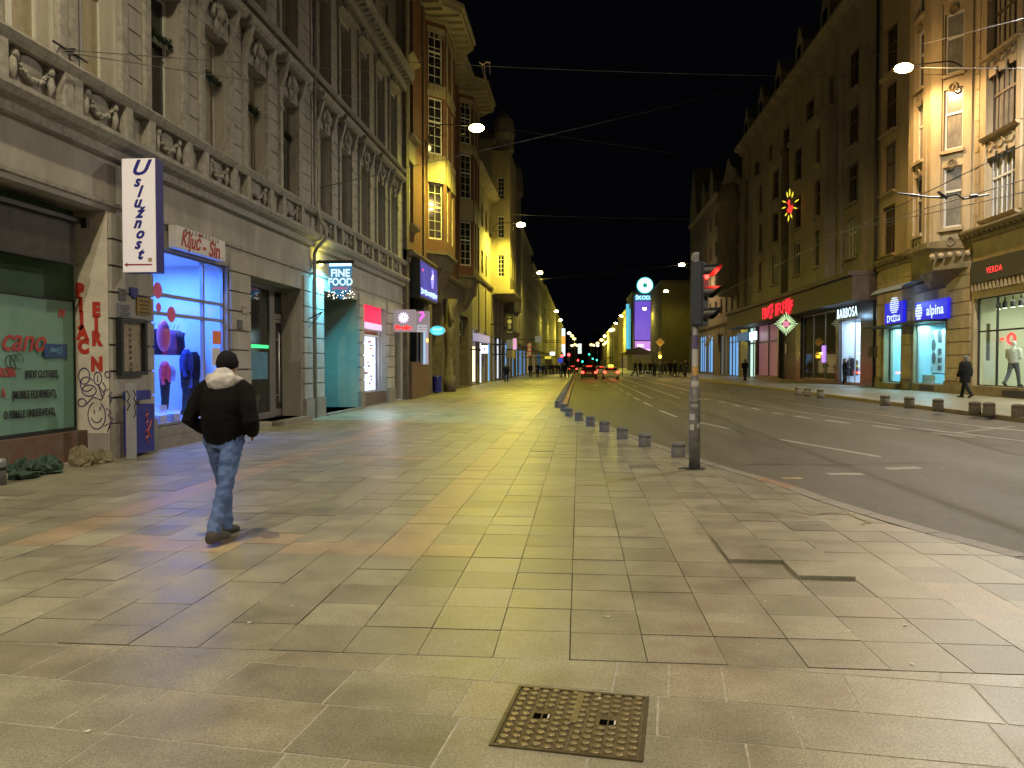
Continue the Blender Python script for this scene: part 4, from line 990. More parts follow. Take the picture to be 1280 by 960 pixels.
spot('sign_light', (XL + .6, Yh + .35, zt - .05), (.10, .70, 1.0), 800, None, 165, .1)
# ---- red lit shop
a_, b_ = YL(454), YL(482)
rw = shopwin(B2, 454, 482, .52, 3.95, .22, [.86], [P(465, 419, X=XL).z, P(465, 411, X=XL).z], mat('white shop frame', (.5, .5, .52), .4))
MB().box(-.24, -.20, a_, b_, P(465, 418.5, X=XL).z, P(465, 412, X=XL).z).build('transom_panel', mat('brown transom panel', (.28, .10, .05), .5), B2)
ro = MB(); ro.quad((-.7, a_, .5), (-.7, b_, .5), (-.7, b_, 3.95), (-.7, a_, 3.95)); ro.quad((-.25, a_, .5), (-.7, a_, .5), (-.7, a_, 3.95), (-.25, a_, 3.95)); ro.quad((-.25, b_, .5), (-.7, b_, .5), (-.7, b_, 3.95), (-.25, b_, 3.95)); ro.build('shop_interior', mat('pale shop wall', (.6, .6, .65), .7), B2)
ls = thing('lit_sign', 'bright red glowing sign filling the top of the narrow shop window', 'lit sign', (XL - .14, 0, 0))
zA, zB, zC = P(466, 382, X=XL).z, P(466, 403, X=XL).z, P(466, 411, X=XL).z
MB().box(0, .03, YL(456), YL(479.5), zB, zA - .12).build('red_letters', glow('lit red', (1, .012, .05), 1.6), ls)
rdl = MB(); rr = random.Random(8)
for k in range(7): y = YL(456) + (YL(479.5) - YL(456)) * (k + .3) / 7; rdl.box(0, .028, y, y + .26, zA - .12, zA - .12 + rr.choice([.14, .22, .1]))
rdl.build('letter_tops', glow('lit red tops', (1, .012, .05), 1.6), ls)
MB().box(-.01, .02, YL(454.5), YL(481), zC, zB - .01).build('white_strip', glow('lit lilac strip', (.75, .55, .8), .75), ls)
lb = thing('light_box', 'lit white poster box with pictures of snacks in the narrow red-topped shop window', 'light box', (XL - .17, 0, 0))
zT, zL = P(466, 421, X=XL).z, P(466, 488, X=XL).z
MB().box(0, .03, YL(456.5), YL(473.5), zL, zT).build('panel', glow('lit poster', (.62, .74, .95), .95), lb)
pk = MB(); rr = random.Random(5)
for k in range(13):
    y = rr.uniform(YL(458), YL(471)); z = zT - .2 - k * (zT - zL - .35) / 13; r_ = rr.uniform(.08, .24); pk.box(.031, .036, y - r_, y + r_, z - .035, z + .035, k % 3)
pk.build('printed_pictures', [mat('print red', (.4, .05, .05), .5), mat('print grey', (.1, .1, .13), .5), mat('print orange', (.5, .2, .05), .5)], lb)
point('shop_window_light', (XL + .45, (a_ + b_) / 2, 2.0), (.8, .85, 1), 40)
MB().box(-.2, .03, a_, b_, .05, .52).build('shop_sill', mat('brown sill stone', (.12, .08, .06), .7, noise=.3), B2)
dd = MB(); dd.box(-.5, -.44, YL(492), YL(501), .06, 3.9); dd.build('door', mat('dark brown door', (.03, .02, .014), .5, noise=.3), B2)
MB().box(-.44, -.41, YL(494), YL(496), .9, 2.5).build('notice', M['curtain'], B2)
# ------------------------------------------------------------------ left side, further houses
PL = lambda px, py, X=XL: P(px, py, X=X)
def oriel(root, y0, y1, pr, cant, z0, z1, wm, cm, wpr, zs, corbel=1.5, front_n=1, spandrel=True, cant_w=.9):
    """canted bay: two slanted sides and a front, each with its own window column"""
    pts = [(0, y0), (pr, y0 + cant), (pr, y1 - cant), (0, y1)]
    w = MB(); sps = []
    for i, (a, b) in enumerate(zip(pts, pts[1:])):
        Lh = math.hypot(b[0] - a[0], b[1] - a[1]); n = front_n if i == 1 else 1; ops = []
        for k in range(n):
            u = Lh * (k + .5) / n
            for z in zs: ops.append((u - wpr[2] / 2, u + wpr[2] / 2, z, z + wpr[3], .16))
        facade(w, a, b, z0, z1, ops)
        dx, dy = (b[0] - a[0]) / Lh, (b[1] - a[1]) / Lh
        for k in range(n):
            u = Lh * (k + .5) / n
            for j, z in enumerate(zs):
                window(wpr, root, a, b, u, z, .1)
                if spandrel:
                    top = zs[j + 1] - .03 if j + 1 < len(zs) else z1 - .6
                    sp = MB(); bt = MB(); sps.append((sp, bt))
                    for zz0, zz1, hw in ((z + wpr[3] + .03, top, wpr[2] / 2 + .1),):
                        c0 = (a[0] + dx * (u - hw), a[1] + dy * (u - hw)); c1 = (a[0] + dx * (u + hw), a[1] + dy * (u + hw)); nx, ny = dy * .05, -dx * .05
                        sp.poly([c0, (c0[0] + nx, c0[1] + ny), (c1[0] + nx, c1[1] + ny), c1], zz0, zz1)
                        for q in range(4):
                            uu = u - hw + .12 + q * (2 * hw - .24) / 3
                            c0 = (a[0] + dx * (uu - .05), a[1] + dy * (uu - .05)); c1 = (a[0] + dx * (uu + .05), a[1] + dy * (uu + .05)); mx, my = dy * .09, -dx * .09
                            bt.poly([(c0[0] + nx * 1.01, c0[1] + ny * 1.01), (c0[0] + mx, c0[1] + my), (c1[0] + mx, c1[1] + my), (c1[0] + nx * 1.01, c1[1] + ny * 1.01)], zz0 - .02 if False else zz1 - .28, zz1 - .06)
    bay = w.build('bay', wm, root)
    for sp, bt in sps: sp.v += [] ; k0 = len(sp.v); sp.add(bt.v, bt.f); sp.build('spandrel', cm, bay)
    c = MB(); cy = (y0 + y1) / 2
    rings = []
    for t, z in ((0, z0 + .0), (0, z0 - .12), (.12, z0 - .25), (.18, z0 - .8), (.35, z0 - 1.0), (.8, z0 - corbel)):
        o = .12 if t == 0 else 0
        rings.append([(max(-.02, x * (1 - t) + (o if x > 0 else 0)), cy + (y - cy) * (1 - t * .55) , z) for x, y in pts])
    c.loft(rings); c.build('bay_corbel', M['dkstone'], bay)
    c = MB(); c.poly([(x * 1 + (.1 if x > 0 else -.02), cy + (y - cy) * 1.03) for x, y in pts], z1, z1 + .22); c.build('bay_cornice', cm, bay)
    return bay
WBAY = win_proto(.95, 3.0, M['white'], [M['pane']], tr=.58, mul=0, cols=1, rows=5, fw=.09)
WBAYS = win_proto(.75, 3.0, M['white'], [M['pane'], M['curtain']], tr=.58, mul=0, cols=1, rows=5, fw=.09)
y0, y1 = yb2 + .02, 58.0
L3 = thing('apartment_building', 'red-brown house with cream canted bays, white gridded windows and overhanging eaves', 'building', (XL, 0, 0))
TOP3 = 20.2
zs3 = [8.35, 12.9, 16.6]
ops = [(.9 + .3, 2.1 + .3, z, z + 3, .22) for z in (8.35, 12.6, 16.4)] + [(12.4, 13.6, z, z + 3, .2) for z in (8.35, 12.6, 16.4)]
w = MB(); facade(w, (0, y0), (0, y1), 6.6, TOP3, ops); w.build('wall', M['brick'], L3)
shell(L3, y0, y1, TOP3, M['brick']).build('side_wall', M['greywall'], L3)
for z in (8.35, 12.6, 16.4):
    for u in (1.8, 13.0): window(WBAY, L3, (0, y0), (0, y1), u, z, .14)
    MB().box(.002, .06, y0 + 1.0, y0 + 2.6, z + 3.05, z + 4.05 if z < 16 else z + 3.6).build('cream_panel', M['cream'], L3); MB().prof([(.002, z - .25), (.3, z - .12), (.34, z - .02), (.002, z)], y0 + .9, y0 + 2.7).build('window_sill', M['cream'], L3)
MB().box(.002, .2, y0, y0 + .55, 0, TOP3).build('corner_pilaster', M['dkstone'], L3)
MB().box(.002, .10, y0 + 4.55, y0 + 4.75, 6.6, TOP3).build('rain_pipe', M['dkstone'], L3)
oriel(L3, 41.0, 46.0, .92, .9, 7.7, TOP3 - .3, M['brick'], M['cream'], WBAY, zs3, front_n=2, corbel=2.0)
oriel(L3, 52.2, 57.0, .92, .9, 7.7, TOP3 - .3, M['brick'], M['cream'], WBAY, zs3, front_n=2, corbel=2.0)
ev = MB(); yy0, yy1 = y0, y1
outl = [(1.1, y0), (1.1, 40.2), (1.9, 41.2), (1.9, 46.0), (1.1, 47.0), (1.1, 51.4), (1.9, 52.4), (1.9, 57.0), (1.1, 58.0), (-.5, 58.0), (-.5, y0)]
ev.poly(outl, TOP3, TOP3 + .28); ev.poly([(x + (.12 if x > 0 else 0), y) for x, y in outl], TOP3 + .283, TOP3 + .5)
for k in range(26):
    y = y0 + .6 + k * .86; d = 1.0 if not (41 < y < 46.2 or 52.2 < y < 57.2) else 1.78; ev.box(.1, d, y, y + .3, TOP3 - .16, TOP3 - .003)
ev.build('eaves', M['cream'], L3)
roof_part(L3, y0, y1, TOP3 + .5, 5, 14, 1.0)
# heavy ground storey
g3 = MB(); gops = [(.5, 4.3, .3, 5.9, .6), (6.6, 9.6, .1, 5.2, .8), (11.2, 14.6, .1, 5.4, .8), (16.4, 20.6, .1, 5.0, .8)]
facade(g3, (.12, y0), (.12, y1), -.3, 6.6, gops); g3.build('street_wall', M['dkstone'], L3)
cornice(L3, y0, y1, 6.95, .5, .5, M['dkstone'], 'street_cornice')
MB().quad((-.66, y0, -.2), (-.66, y1, -.2), (-.66, y1, 6.6), (-.66, y0, 6.6)).build('shop_back', M['black'], L3)
for y in (45.9,):
    c = MB(); c.lathe([(.40, 0), (.40, .9), (.26, 1.0), (.2, 2.2), (.25, 3.2), (.36, 3.9), (.22, 4.2), (.38, 4.9), (.5, 5.5)], 14, (.42, y, 0)); c.ball((.55, y, 4.35), (.2, .22, .3), 10); c.tube([(.5, y - .3, 3.9), (.6, y - .45, 4.4), (.5, y - .35, 5.2)], [.1, .11, .08], 8); c.tube([(.5, y + .3, 3.9), (.6, y + .45, 4.4), (.5, y + .35, 5.2)], [.1, .11, .08], 8)
    c.build('carved_column', M['dkstone'], L3, True)
# kiosk front and its light boxes
MB().box(-.3, .35, y0 + .35, y0 + 4.5, .0, 1.75).build('kiosk_base', mat('brown kiosk boards', (.12, .06, .035), .5, noise=.3, nsc=3), L3, bevel=.02)
kg = MB(); kg.box(-.25, .25, y0 + 1.9, y0 + 4.4, 1.75, 4.2); kg.build('kiosk_window', dk, L3)
lb = thing('light_box', 'upright blue lit display box with an orange glow at the kiosk below the violet screen', 'light box', (XL + .3, YL(518), 1.5))
MB().box(0, .14, 0, 1.35, .1, 2.4).build('housing', M['alu'], lb); MB().box(.141, .15, .05, .55, .15, 2.35).build('left_face', glow('pale blue face', (.30, .5, .8), .8), lb); MB().box(.141, .15, .62, 1.30, .15, 2.35).build('right_face', glow('lilac face', (.35, .33, .5), .55), lb)
MB().ball((.17, .95, 1.35), (.03, .3, .12), 8).build('orange_lamp', glow('orange bulb', (1, .3, .06), 3), lb)
# projecting lit signs
def psign(label, px0, px1, py0, py1, Y, m, thick=.16, shape='box'):
    x0, x1 = P(px0, 420, Y=Y).x, P(px1, 420, Y=Y).x; c = (px0 + px1) / 2; z0, z1 = P(c, py1, Y=Y).z, P(c, py0, Y=Y).z
    r = thing('projecting_sign', label, 'sign', ((x0 + x1) / 2, Y, (z0 + z1) / 2)); w, h = x1 - x0, z1 - z0
    if shape == 'oval':
        n = 28; MB().loft([[(w / 2 * math.cos(2 * PI * k / n), y, h / 2 * math.sin(2 * PI * k / n)) for k in range(n)] for y in (0, thick)]).build('panel', m, r)
        MB().loft([[(s * w / 2 * math.cos(2 * PI * k / n), y, s * h / 2 * math.sin(2 * PI * k / n)) for k in range(n)] for s, y in ((1.06, .01), (1.06, thick - .01))]).build('rim', M['plasticwhite'], r)
    else: MB().box(-w / 2, w / 2, 0, thick, -h / 2, h / 2).build('panel', m, r, bevel=.01)
    MB().box(-w / 2 - .35 if x0 < 0 else w / 2, -w / 2 if x0 < 0 else w / 2 + .35, thick * .4, thick * .6, -.03, .03).build('bracket', M['iron'], r)
    return r, w, h
sf = glow('grey lit sign face', (.40, .34, .36), .42)
s1, w, h = psign('square grey lit sign with white-violet flower burst above red lettering', 490, 519, 387, 415, 33.4, sf)
fb = MB()
for k in range(12):
    a = k * PI / 6; fb.tube([(.05 * math.cos(a), -.02, h * .14 + .05 * math.sin(a)), (.13 * math.cos(a), -.02, h * .14 + .13 * math.sin(a)), (w * .23 * math.cos(a), -.02, h * .14 + w * .23 * math.sin(a))], [.014, .03, .012], 6)
fb.build('flower_emblem', glow('lit violet white', (.72, .66, 1), 2.2), s1); text('Planika', .27, glow('lit red letters', (1, .03, .03), 1.3), (0, -.012, -h * .31), 'S', s1, bold=.016)
s2, w, h = psign('square grey sign with violet-red curl behind the flower burst sign', 516, 536.5, 389, 415, 36.6, sf)
cu = MB(); cu.tube([(-.1, -.02, .42), (.06, -.02, .45), (.14, -.02, .3), (.0, -.02, .16), (-.06, -.02, .05), (.0, -.02, .0)], [.02, .05, .06, .06, .03, .015], 7); cu.build('curl_emblem', glow('lit violet red', (.75, .1, .6), 1.5), s2)
scrawl(s2, glow('pale letters', (.7, .7, .75), .7), .5, -.2, .075, -.006, 3, 8, 'S', 2).location = (.06, 0, 0)
s3, w, h = psign('turquoise lit oval sign on a thin arm', 537.5, 556, 407.5, 419, 37.8, glow('lit turquoise', (.06, .62, .75), 1.0), shape='oval')
scrawl(s3, glow('pale turquoise letters', (.6, 1, 1), .9), .48, .05, .13, -.006, 1, 6, 'S', 4); scrawl(s3, glow('pale turquoise small letters', (.7, 1, 1), .9), .42, -.12, .05, -.006, 1, 9, 'S', 6)
# LED screen
ya, yc = 36.4, 40.9; zb_, zt_ = P(525, 369, Y=ya).z, P(525, 325, Y=ya).z; xs_ = P(525, 345, Y=ya).x
sc_ = thing('led_screen', 'large violet-blue LED screen in a black box fixed to the bay-fronted house', 'screen', (XL, ya, zb_))
MB().box(.12, xs_ - XL, 0, yc - ya, -.1, zt_ - zb_ + .1).build('housing', M['black'], sc_)
dface, N, L, b = new_mat('led screen face'); tc = N.new('ShaderNodeTexCoord'); n1 = noise_node(1.3, 3); r_ = ramp(n1.outputs[0], .35, (.035, .03, .30), .75, (.09, .08, .62)); L.new(r_.outputs[0], b.inputs['Emission Color']); b.inputs['Emission Strength'].default_value = .75; b.inputs['Base Color'].default_value = (.02, .02, .04, 1)
MB().box(xs_ - XL, xs_ - XL + .02, .08, yc - ya - .08, 0, zt_ - zb_).build('screen_face', dface, sc_)
scrawl(sc_, glow('screen caption', (.45, .62, 1), 1.5), yc - ya - .3, 0, .24, 0, 1, 20, 'L', 9, 'screen_caption').location = (xs_ - XL + .022, (yc - ya) / 2, .24)
MB().tube([(xs_ - XL + .03, 2.9, .6), (xs_ - XL + .03, 2.75, 1.0), (xs_ - XL + .03, 3.0, 1.3), (xs_ - XL + .03, 2.9, 1.5)], [.06, .12, .07, .05], 8).build('screen_picture', glow('screen figure', (.35, .30, 1), 1.2), sc_)
MB().ball((xs_ - XL + .03, .5, 1.25), (.02, .07, .07), 8).build('screen_spot', glow('screen red', (1, .05, .1), 2), sc_)
bn_ = thing('litter_bin', 'blue street bin behind a pale post by the left wall below the turquoise oval', 'bin', (P(546, 492, Z=0).x, P(546, 492, Z=0).y, 0))
MB().lathe([(.2, .05), (.26, .1), (.28, .95), (.24, 1.0), (.24, .9)], 14, (0, 0, 0)).build('bin_body', M['navy'], bn_); MB().box(-.42, -.28, -.07, .07, 0, 1.15).build('post', M['steel'], bn_)
# generic far houses
WFAR = win_proto(1.1, 1.9, M['white'], [M['pane'], M['pane'], M['curtain']], tr=.66, mul=1)
WFARD = win_proto(1.1, 1.9, M['wood'], [M['pane'], M['pane'], M['curtain']], tr=.66, mul=1)
LITP = glow('lit window', (1, .62, .22), .55)
def plain_house(label, y0, y1, h, wm, ncol, rows, z0, dz, right=False, wpr=None, g=4.2, gm=None, shop=None, xf=0, roof=2.5, bay=None, corn=.4, depth=14, lit=(), groups=None, gaps=True):
    """street house for either side; y0, y1 along the street seen from the camera outwards"""
    root = thing('street_house', label, 'building', (XR if right else XL, 0, ZR if right else 0), PI if right else 0, groups)
    a, b = (-y1, -y0) if right else (y0, y1); wpr = wpr or WFAR
    us = [(b - a) * (k + .5) / ncol for k in range(ncol)]; zr = [z0 + dz * k for k in range(rows)]
    zr = [z for z in zr if z + wpr[3] < h - .4]
    ops = [(u - wpr[2] / 2, u + wpr[2] / 2, z, z + wpr[3], .2) for u in us for z in zr]
    sh = shop or []
    ops += [(s[0] * (b - a), s[1] * (b - a), s[2], s[3], .12) for s in sh]
    w = MB(); facade(w, (xf, a), (xf, b), -.4, h, ops); w.build('wall', wm, root)
    shell(root, a, b, h, wm, depth, xf=xf).build('side_wall', wm, root)
    for u in us:
        for z in zr:
            o = window(wpr, root, (xf, a), (xf, b), u, z, .12)
    for s in sh:
        m = MB(); m.quad((xf - .11, a + s[0] * (b - a), s[2]), (xf - .11, a + s[1] * (b - a), s[2]), (xf - .11, a + s[1] * (b - a), s[3]), (xf - .11, a + s[0] * (b - a), s[3])); p_ = m.build('shop_window', s[4], root)
        f = MB(); n = max(1, int((s[1] - s[0]) * (b - a) / 1.6))
        for k in range(n + 1): y = a + (s[0] + (s[1] - s[0]) * k / n) * (b - a); f.box(xf - .105, xf - .03, y - .05, y + .05, s[2], s[3])
        f.box(xf - .105, xf - .04, a + s[0] * (b - a), a + s[1] * (b - a), s[3] - .7, s[3] - .6); f.build('frame', M['black'], p_)
    if corn:
        c = MB(); c.prof([(xf, h - .5), (xf + corn * .5, h - .4), (xf + corn, h - .1), (xf + corn, h), (xf, h)], a, b); c.build('eaves_cornice', wm, root)
        c = MB(); c.prof([(xf, g - .15), (xf + .15, g - .1), (xf + .22, g + .1), (xf, g + .14)], a, b); c.build('street_cornice', gm or wm, root)
    if gm:
        c = MB(); n = max(2, int((b - a) / 3.5))
        for k in range(n + 1): y = a + (b - a) * k / n; c.box(xf + .002, xf + .05, max(a, y - .3), min(b, y + .3), 0, g - .16)
        c.build('street_pier', gm, root)
    roof_part(root, a, b, h, roof, depth, corn)
    return root
emi = lambda n, c, s: glow(n, c, s)
SB, SW, SY, SC_ = emi('cold blue shop light', (.16, .42, .85), .8), emi('white shop light', (.75, .85, 1), .9), emi('warm shop light', (1, .7, .3), .55), emi('dim shop light', (.10, .11, .12), .6)
L4 = plain_house('pale yellow house with plain front just beyond the second canted bay', 58.02, 72, 17.0, M['yellow'], 5, 2, 9.3, 3.9, g=8.6, gm=M['dkstone'], shop=[(.06, .28, .1, 4.4, SC_), (.36, .52, .1, 3.4, SW), (.58, .74, .1, 4.4, SC_), (.8, .95, .1, 4.2, SB)], roof=3.5, corn=.8)
L5 = plain_house('tall grey house with square projecting bay above the dark street signs', 72.02, 84, 22.5, M['greywall'], 3, 4, 9.6, 3.6, g=8.2, gm=M['dkstone'], shop=[(.08, .3, .1, 4.2, SC_), (.4, .6, .2, 4.2, SW), (.7, .92, .1, 4.2, SC_)])
bq = MB(); facade(bq, (0, 72.3), (1.7, 72.3), 8.6, 21.5, [(.55, 1.15, z, z + 2, .15) for z in (9.8, 13.4, 17)]); facade(bq, (1.7, 72.3), (1.7, 79.5), 8.6, 21.5, [(u - .5, u + .5, z, z + 2, .15) for u in (1.2, 3.6, 6.0) for z in (9.8, 13.4, 17)])
bq.quad((1.7, 79.5, 8.6), (0, 79.5, 8.6), (0, 79.5, 21.5), (1.7, 79.5, 21.5)); bq.quad((0, 72.3, 8.6), (1.7, 72.3, 8.6), (1.7, 79.5, 8.6), (0, 79.5, 8.6)); bq.quad((0, 72.3, 21.5), (1.7, 72.3, 21.5), (1.7, 79.5, 21.5), (0, 79.5, 21.5))
bq = bq.build('bay', M['yellow'], L5)
WSM = win_proto(.6, 2, M['white'], [M['pane']], cols=1, rows=4, mul=0)
for z in (9.8, 13.4, 17): window(WSM, L5, (0, 72.3), (1.7, 72.3), .85, z, .1)
MB().lathe([(.9, 21.5), (1.1, 21.8), (1.0, 22.6), (1.2, 23.2), (1.0, 24.6), (.2, 25.6)], 14, (.9, 73.6, 0)).build('turret', M['greywall'], L5)
MB().box(0, 2.1, 72.1, 82, 8.2, 8.58).build('bay_base', M['yellow'], L5, bevel=.03)
L6 = plain_house('dark grey house with rounded corner turret after the square bay', 84.02, 104, 21.5, M['greywall'], 5, 4, 7.5, 3.6, g=5.6, gm=M['dkstone'], shop=[(.06, .2, .1, 4, SB), (.3, .45, .1, 4, SC_), (.55, .7, .1, 4, SB), (.8, .95, .1, 4, SB)])
MB().lathe([(1.2, 7), (1.5, 7.4), (1.5, 20), (1.8, 20.4), (1.6, 23), (.3, 25)], 16, (.2, 86, 0)).build('turret', M['greywall'], L6)
L7 = plain_house('grey house between the turret house and the lit vertical banner', 104.02, 132, 20.5, M['greywall'], 6, 4, 6.5, 3.5, shop=[(.05, .25, .1, 3.6, SB), (.35, .5, .1, 3.6, SB), (.6, .8, .1, 3.6, SY)])
L8 = plain_house('grey-beige house carrying the lit vertical banner far down the left side', 132.02, 178, 19, M['greywall'], 8, 4, 6.5, 3.4, shop=[(.05, .3, .1, 3.6, SY), (.4, .7, .1, 3.6, SB)])
L9 = plain_house('distant grey house second from the end of the left row', 178.02, 250, 20, M['greywall'], 9, 4, 6.5, 3.4, shop=[(.1, .8, .1, 3.6, SY)])
L10 = plain_house('most distant dark house closing the left row', 250.02, 420, 20, M['brownwall'], 10, 4, 6.5, 3.4)
# signs on the far left houses
def fsign(label, px0, px1, py0, py1, Y, m, txt=None, tm=None, ts=.4, thick=.2, name='projecting_sign'):
    x0, x1 = P(px0, 420, Y=Y).x, P(px1, 420, Y=Y).x; c = (px0 + px1) / 2; z0, z1 = P(c, py1, Y=Y).z, P(c, py0, Y=Y).z
    r = thing(name, label, 'sign', ((x0 + x1) / 2, Y, (z0 + z1) / 2)); w, h = x1 - x0, z1 - z0
    MB().box(-w / 2, w / 2, 0, thick, -h / 2, h / 2).build('panel', m, r, bevel=.02); 
    if x0 < 0: MB().box(XL - (x0 + x1) / 2 + .01, -w / 2, thick * .3, thick * .7, -.05, .05).build('bracket', M['iron'], r)
    if txt:
        n = len(txt)
        for k, t in enumerate(txt): text(t, ts, tm, (0, -.015, h / 2 * (1 - (2 * k + 1) / n)), 'S', r, bold=.01)
    return r
dkp = mat('dark sign panel', (.03, .028, .026), .5); wl_ = mat('pale sign lettering', (.55, .52, .45), .5)
bis = fsign('black box fascia with pale letters B I S one below the other', 571, 577, 397, 421, 53.3, M['black'], 'BIS', wl_, .44, .3)
fsign('black vertical sign with white lettering over the far left shops', 632.5, 641.5, 393, 418, 71, dkp, ['–', '●', '8', '—'], wl_, .5)
fsign('round pale clock-like sign under the black vertical sign', 633, 641, 424.5, 436, 71.5, wl_)
fsign('small two-part yellowish sign beneath the round pale sign', 632, 644, 438, 448, 72, mat('yellowish sign', (.36, .28, .12), .5))
fsign('pink lit vertical sign behind the round pale sign', 641, 645.5, 423, 437, 80, glow('lit pink', (.7, .35, .65), .7))
fsign('white lit square sign over a far doorway on the left', 601, 609.5, 432, 441.5, 56.8, glow('lit white sign', (.75, .88, 1), 2.2), ['+'], M['navyink'], .6)
wv = glow('warm strip lamp', (1, .72, .4), 2.2)
tag(MB().box(XL - .1, XL + .0, YL(592.3), YL(593.8), .3, 3.0).build('strip_lamp', wv), 'upright warm strip lamp at a dark doorway under the white square sign', 'lamp')
fsign('red vertical sign with white letters beyond the white lit shopfront', 659.5, 664, 429, 445, 88, glow('dim red sign', (.35, .02, .015), .7), ['●', '●', '●'], wl_, .5)
fsign('pale square sign above the blue lit far shops', 669, 677, 420, 428, 98, glow('dull sign', (.3, .28, .2), .4))
fsign('white glowing box sign at the end of the blue far shops', 687.5, 693.5, 440, 444, 112, glow('lit white box', (.9, 1, 1), 2.2))
fsign('yellow-green lit awning sign below the white glowing box sign', 681, 689, 445.5, 448.5, 110, glow('lit yellow green', (.7, .6, .05), .8))
fsign('tall lit banner of white, orange and white bands on the far left house', 702, 706.5, 410.5, 445, 150, glow('banner white', (.75, .88, 1), 1.1), None, thick=.3)
fsign('orange middle band of the tall far banner', 702, 706.6, 420, 430.5, 149.7, glow('banner orange', (1, .5, .08), .8), thick=.25)
fsign('lit spotty light chain shape hanging at the far end of the street', 722.5, 727, 429.5, 442, 300, glow('far light shape', (.7, .85, .75), 1.0), thick=.5)

tag(MB().box(XL + .06, XL + .5, 58.9, 66.5, 3.45, 4.0).build('lit_lintel', glow('pale violet lintel', (.45, .40, .62), .55)), 'pale violet lit lintel box over the doorway beside the white square sign', 'light box')
# ------------------------------------------------------------------ right side
def U(px): return -YR(px)
def ZRt(py, px): return P(px, py, X=XR).z - ZR
WTRI = win_proto(2.3, 2.75, M['wood'], [M['curtain'], M['curtain'], M['blind']], tr=.62, mul=2, cols=5, rows=0, fw=.09)
WTRI_W = win_proto(2.3, 2.75, M['white'], [M['curtain'], M['blind']], tr=.62, mul=2, cols=5, rows=0, fw=.09)
WNAR = win_proto(.86, 2.75, M['white'], [M['pane'], M['curtain']], tr=.60, mul=0, cols=0, rows=0, fw=.09)
R1 = thing('apartment_building', 'ochre art nouveau house with canted bay above the blue-signed and white-lit shops', 'building', (XR, 0, ZR), PI)
a, b = -47.0, -22.0
top1 = 20.8
rowz = [7.55, 11.05, 14.45]
triu = [(U(1225) + U(1274)) / 2, (U(1225) + U(1274)) / 2 + 7.6]
lefu = (U(1099) + U(1118)) / 2
w = MB()
ops = []
for u in triu: ops += [(u - 1.15 - a, u + 1.15 - a, z, z + 2.75, .3) for z in rowz + [17.7]]
ops += [(lefu - .9 - a, lefu + .9 - a, z, z + 2.75, .3) for z in rowz + [17.7]]
facade(w, (0, a), (0, b), 6.9, top1 + 3, ops); w.build('wall', M['ochre'], R1)
shell(R1, a, b, top1 + 3, M['ochre']).build('side_wall', M['ochre'], R1)
WDBL = win_proto(1.8, 2.75, M['wood'], [M['pane'], M['curtain']], tr=.62, mul=1, fw=.09)
for j, z in enumerate(rowz + [17.7]):
    for u in triu:
        tm = MB(); orn = MB()
        window(WTRI_W if j == 0 else WTRI, R1, (0, a), (0, b), u - a, z, .2)
        tm.prof([(.002, z - .2), (.22, z - .12), (.28, z - .03), (.002, z - .005)], u - 1.45, u + 1.45)
        for s in (-1, 1): tm.box(.002, .1, min(u + s * 1.17, u + s * 1.5), max(u + s * 1.17, u + s * 1.5), z + .0, z + 3.38)
        for k in range(3):
            c = u - .8 + .8 * k; orn.lathe([(.09, -.03), (.16, -.03), (.16, .03), (.09, .03)], 12, (0, 0, 0)) if False else None
            ring = [(.05, c + .19 * math.cos(t * PI / 6), z + 3.02 + .19 * math.sin(t * PI / 6)) for t in range(13)]; orn.tube(ring, .05, 6); orn.tube([(.05, c + .19, z + 3.02), (.06, c + .34, z + 2.94), (.05, c + .45, z + 3.1)], .035, 6)
            tm.box(.002, .05, c - .26, c + .26, z - .62 - .3, z - .3)
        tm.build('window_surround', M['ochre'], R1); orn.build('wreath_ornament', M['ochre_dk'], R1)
    window(WDBL, R1, (0, a), (0, b), lefu - a, z, .2)
    MB().prof([(.002, z - .2), (.2, z - .12), (.25, z - .03), (.002, z - .005)], lefu - 1.1, lefu + 1.1).build('window_sill', M['ochre'], R1)
# ashlar courses between the windows (real joints)
for s0, s1 in ((U(1190), U(1225) - .35), (U(1274) + .36, triu[1] - 1.6), (a + .1, lefu - 1.15)):
    if s1 - s0 < .3: continue
    ash = MB(); z = 7.2
    while z < top1: ash.box(.002, .035, s0, s1, z, z + .66); z += .69
    ash.build('ashlar_course', M['ochre'], R1)
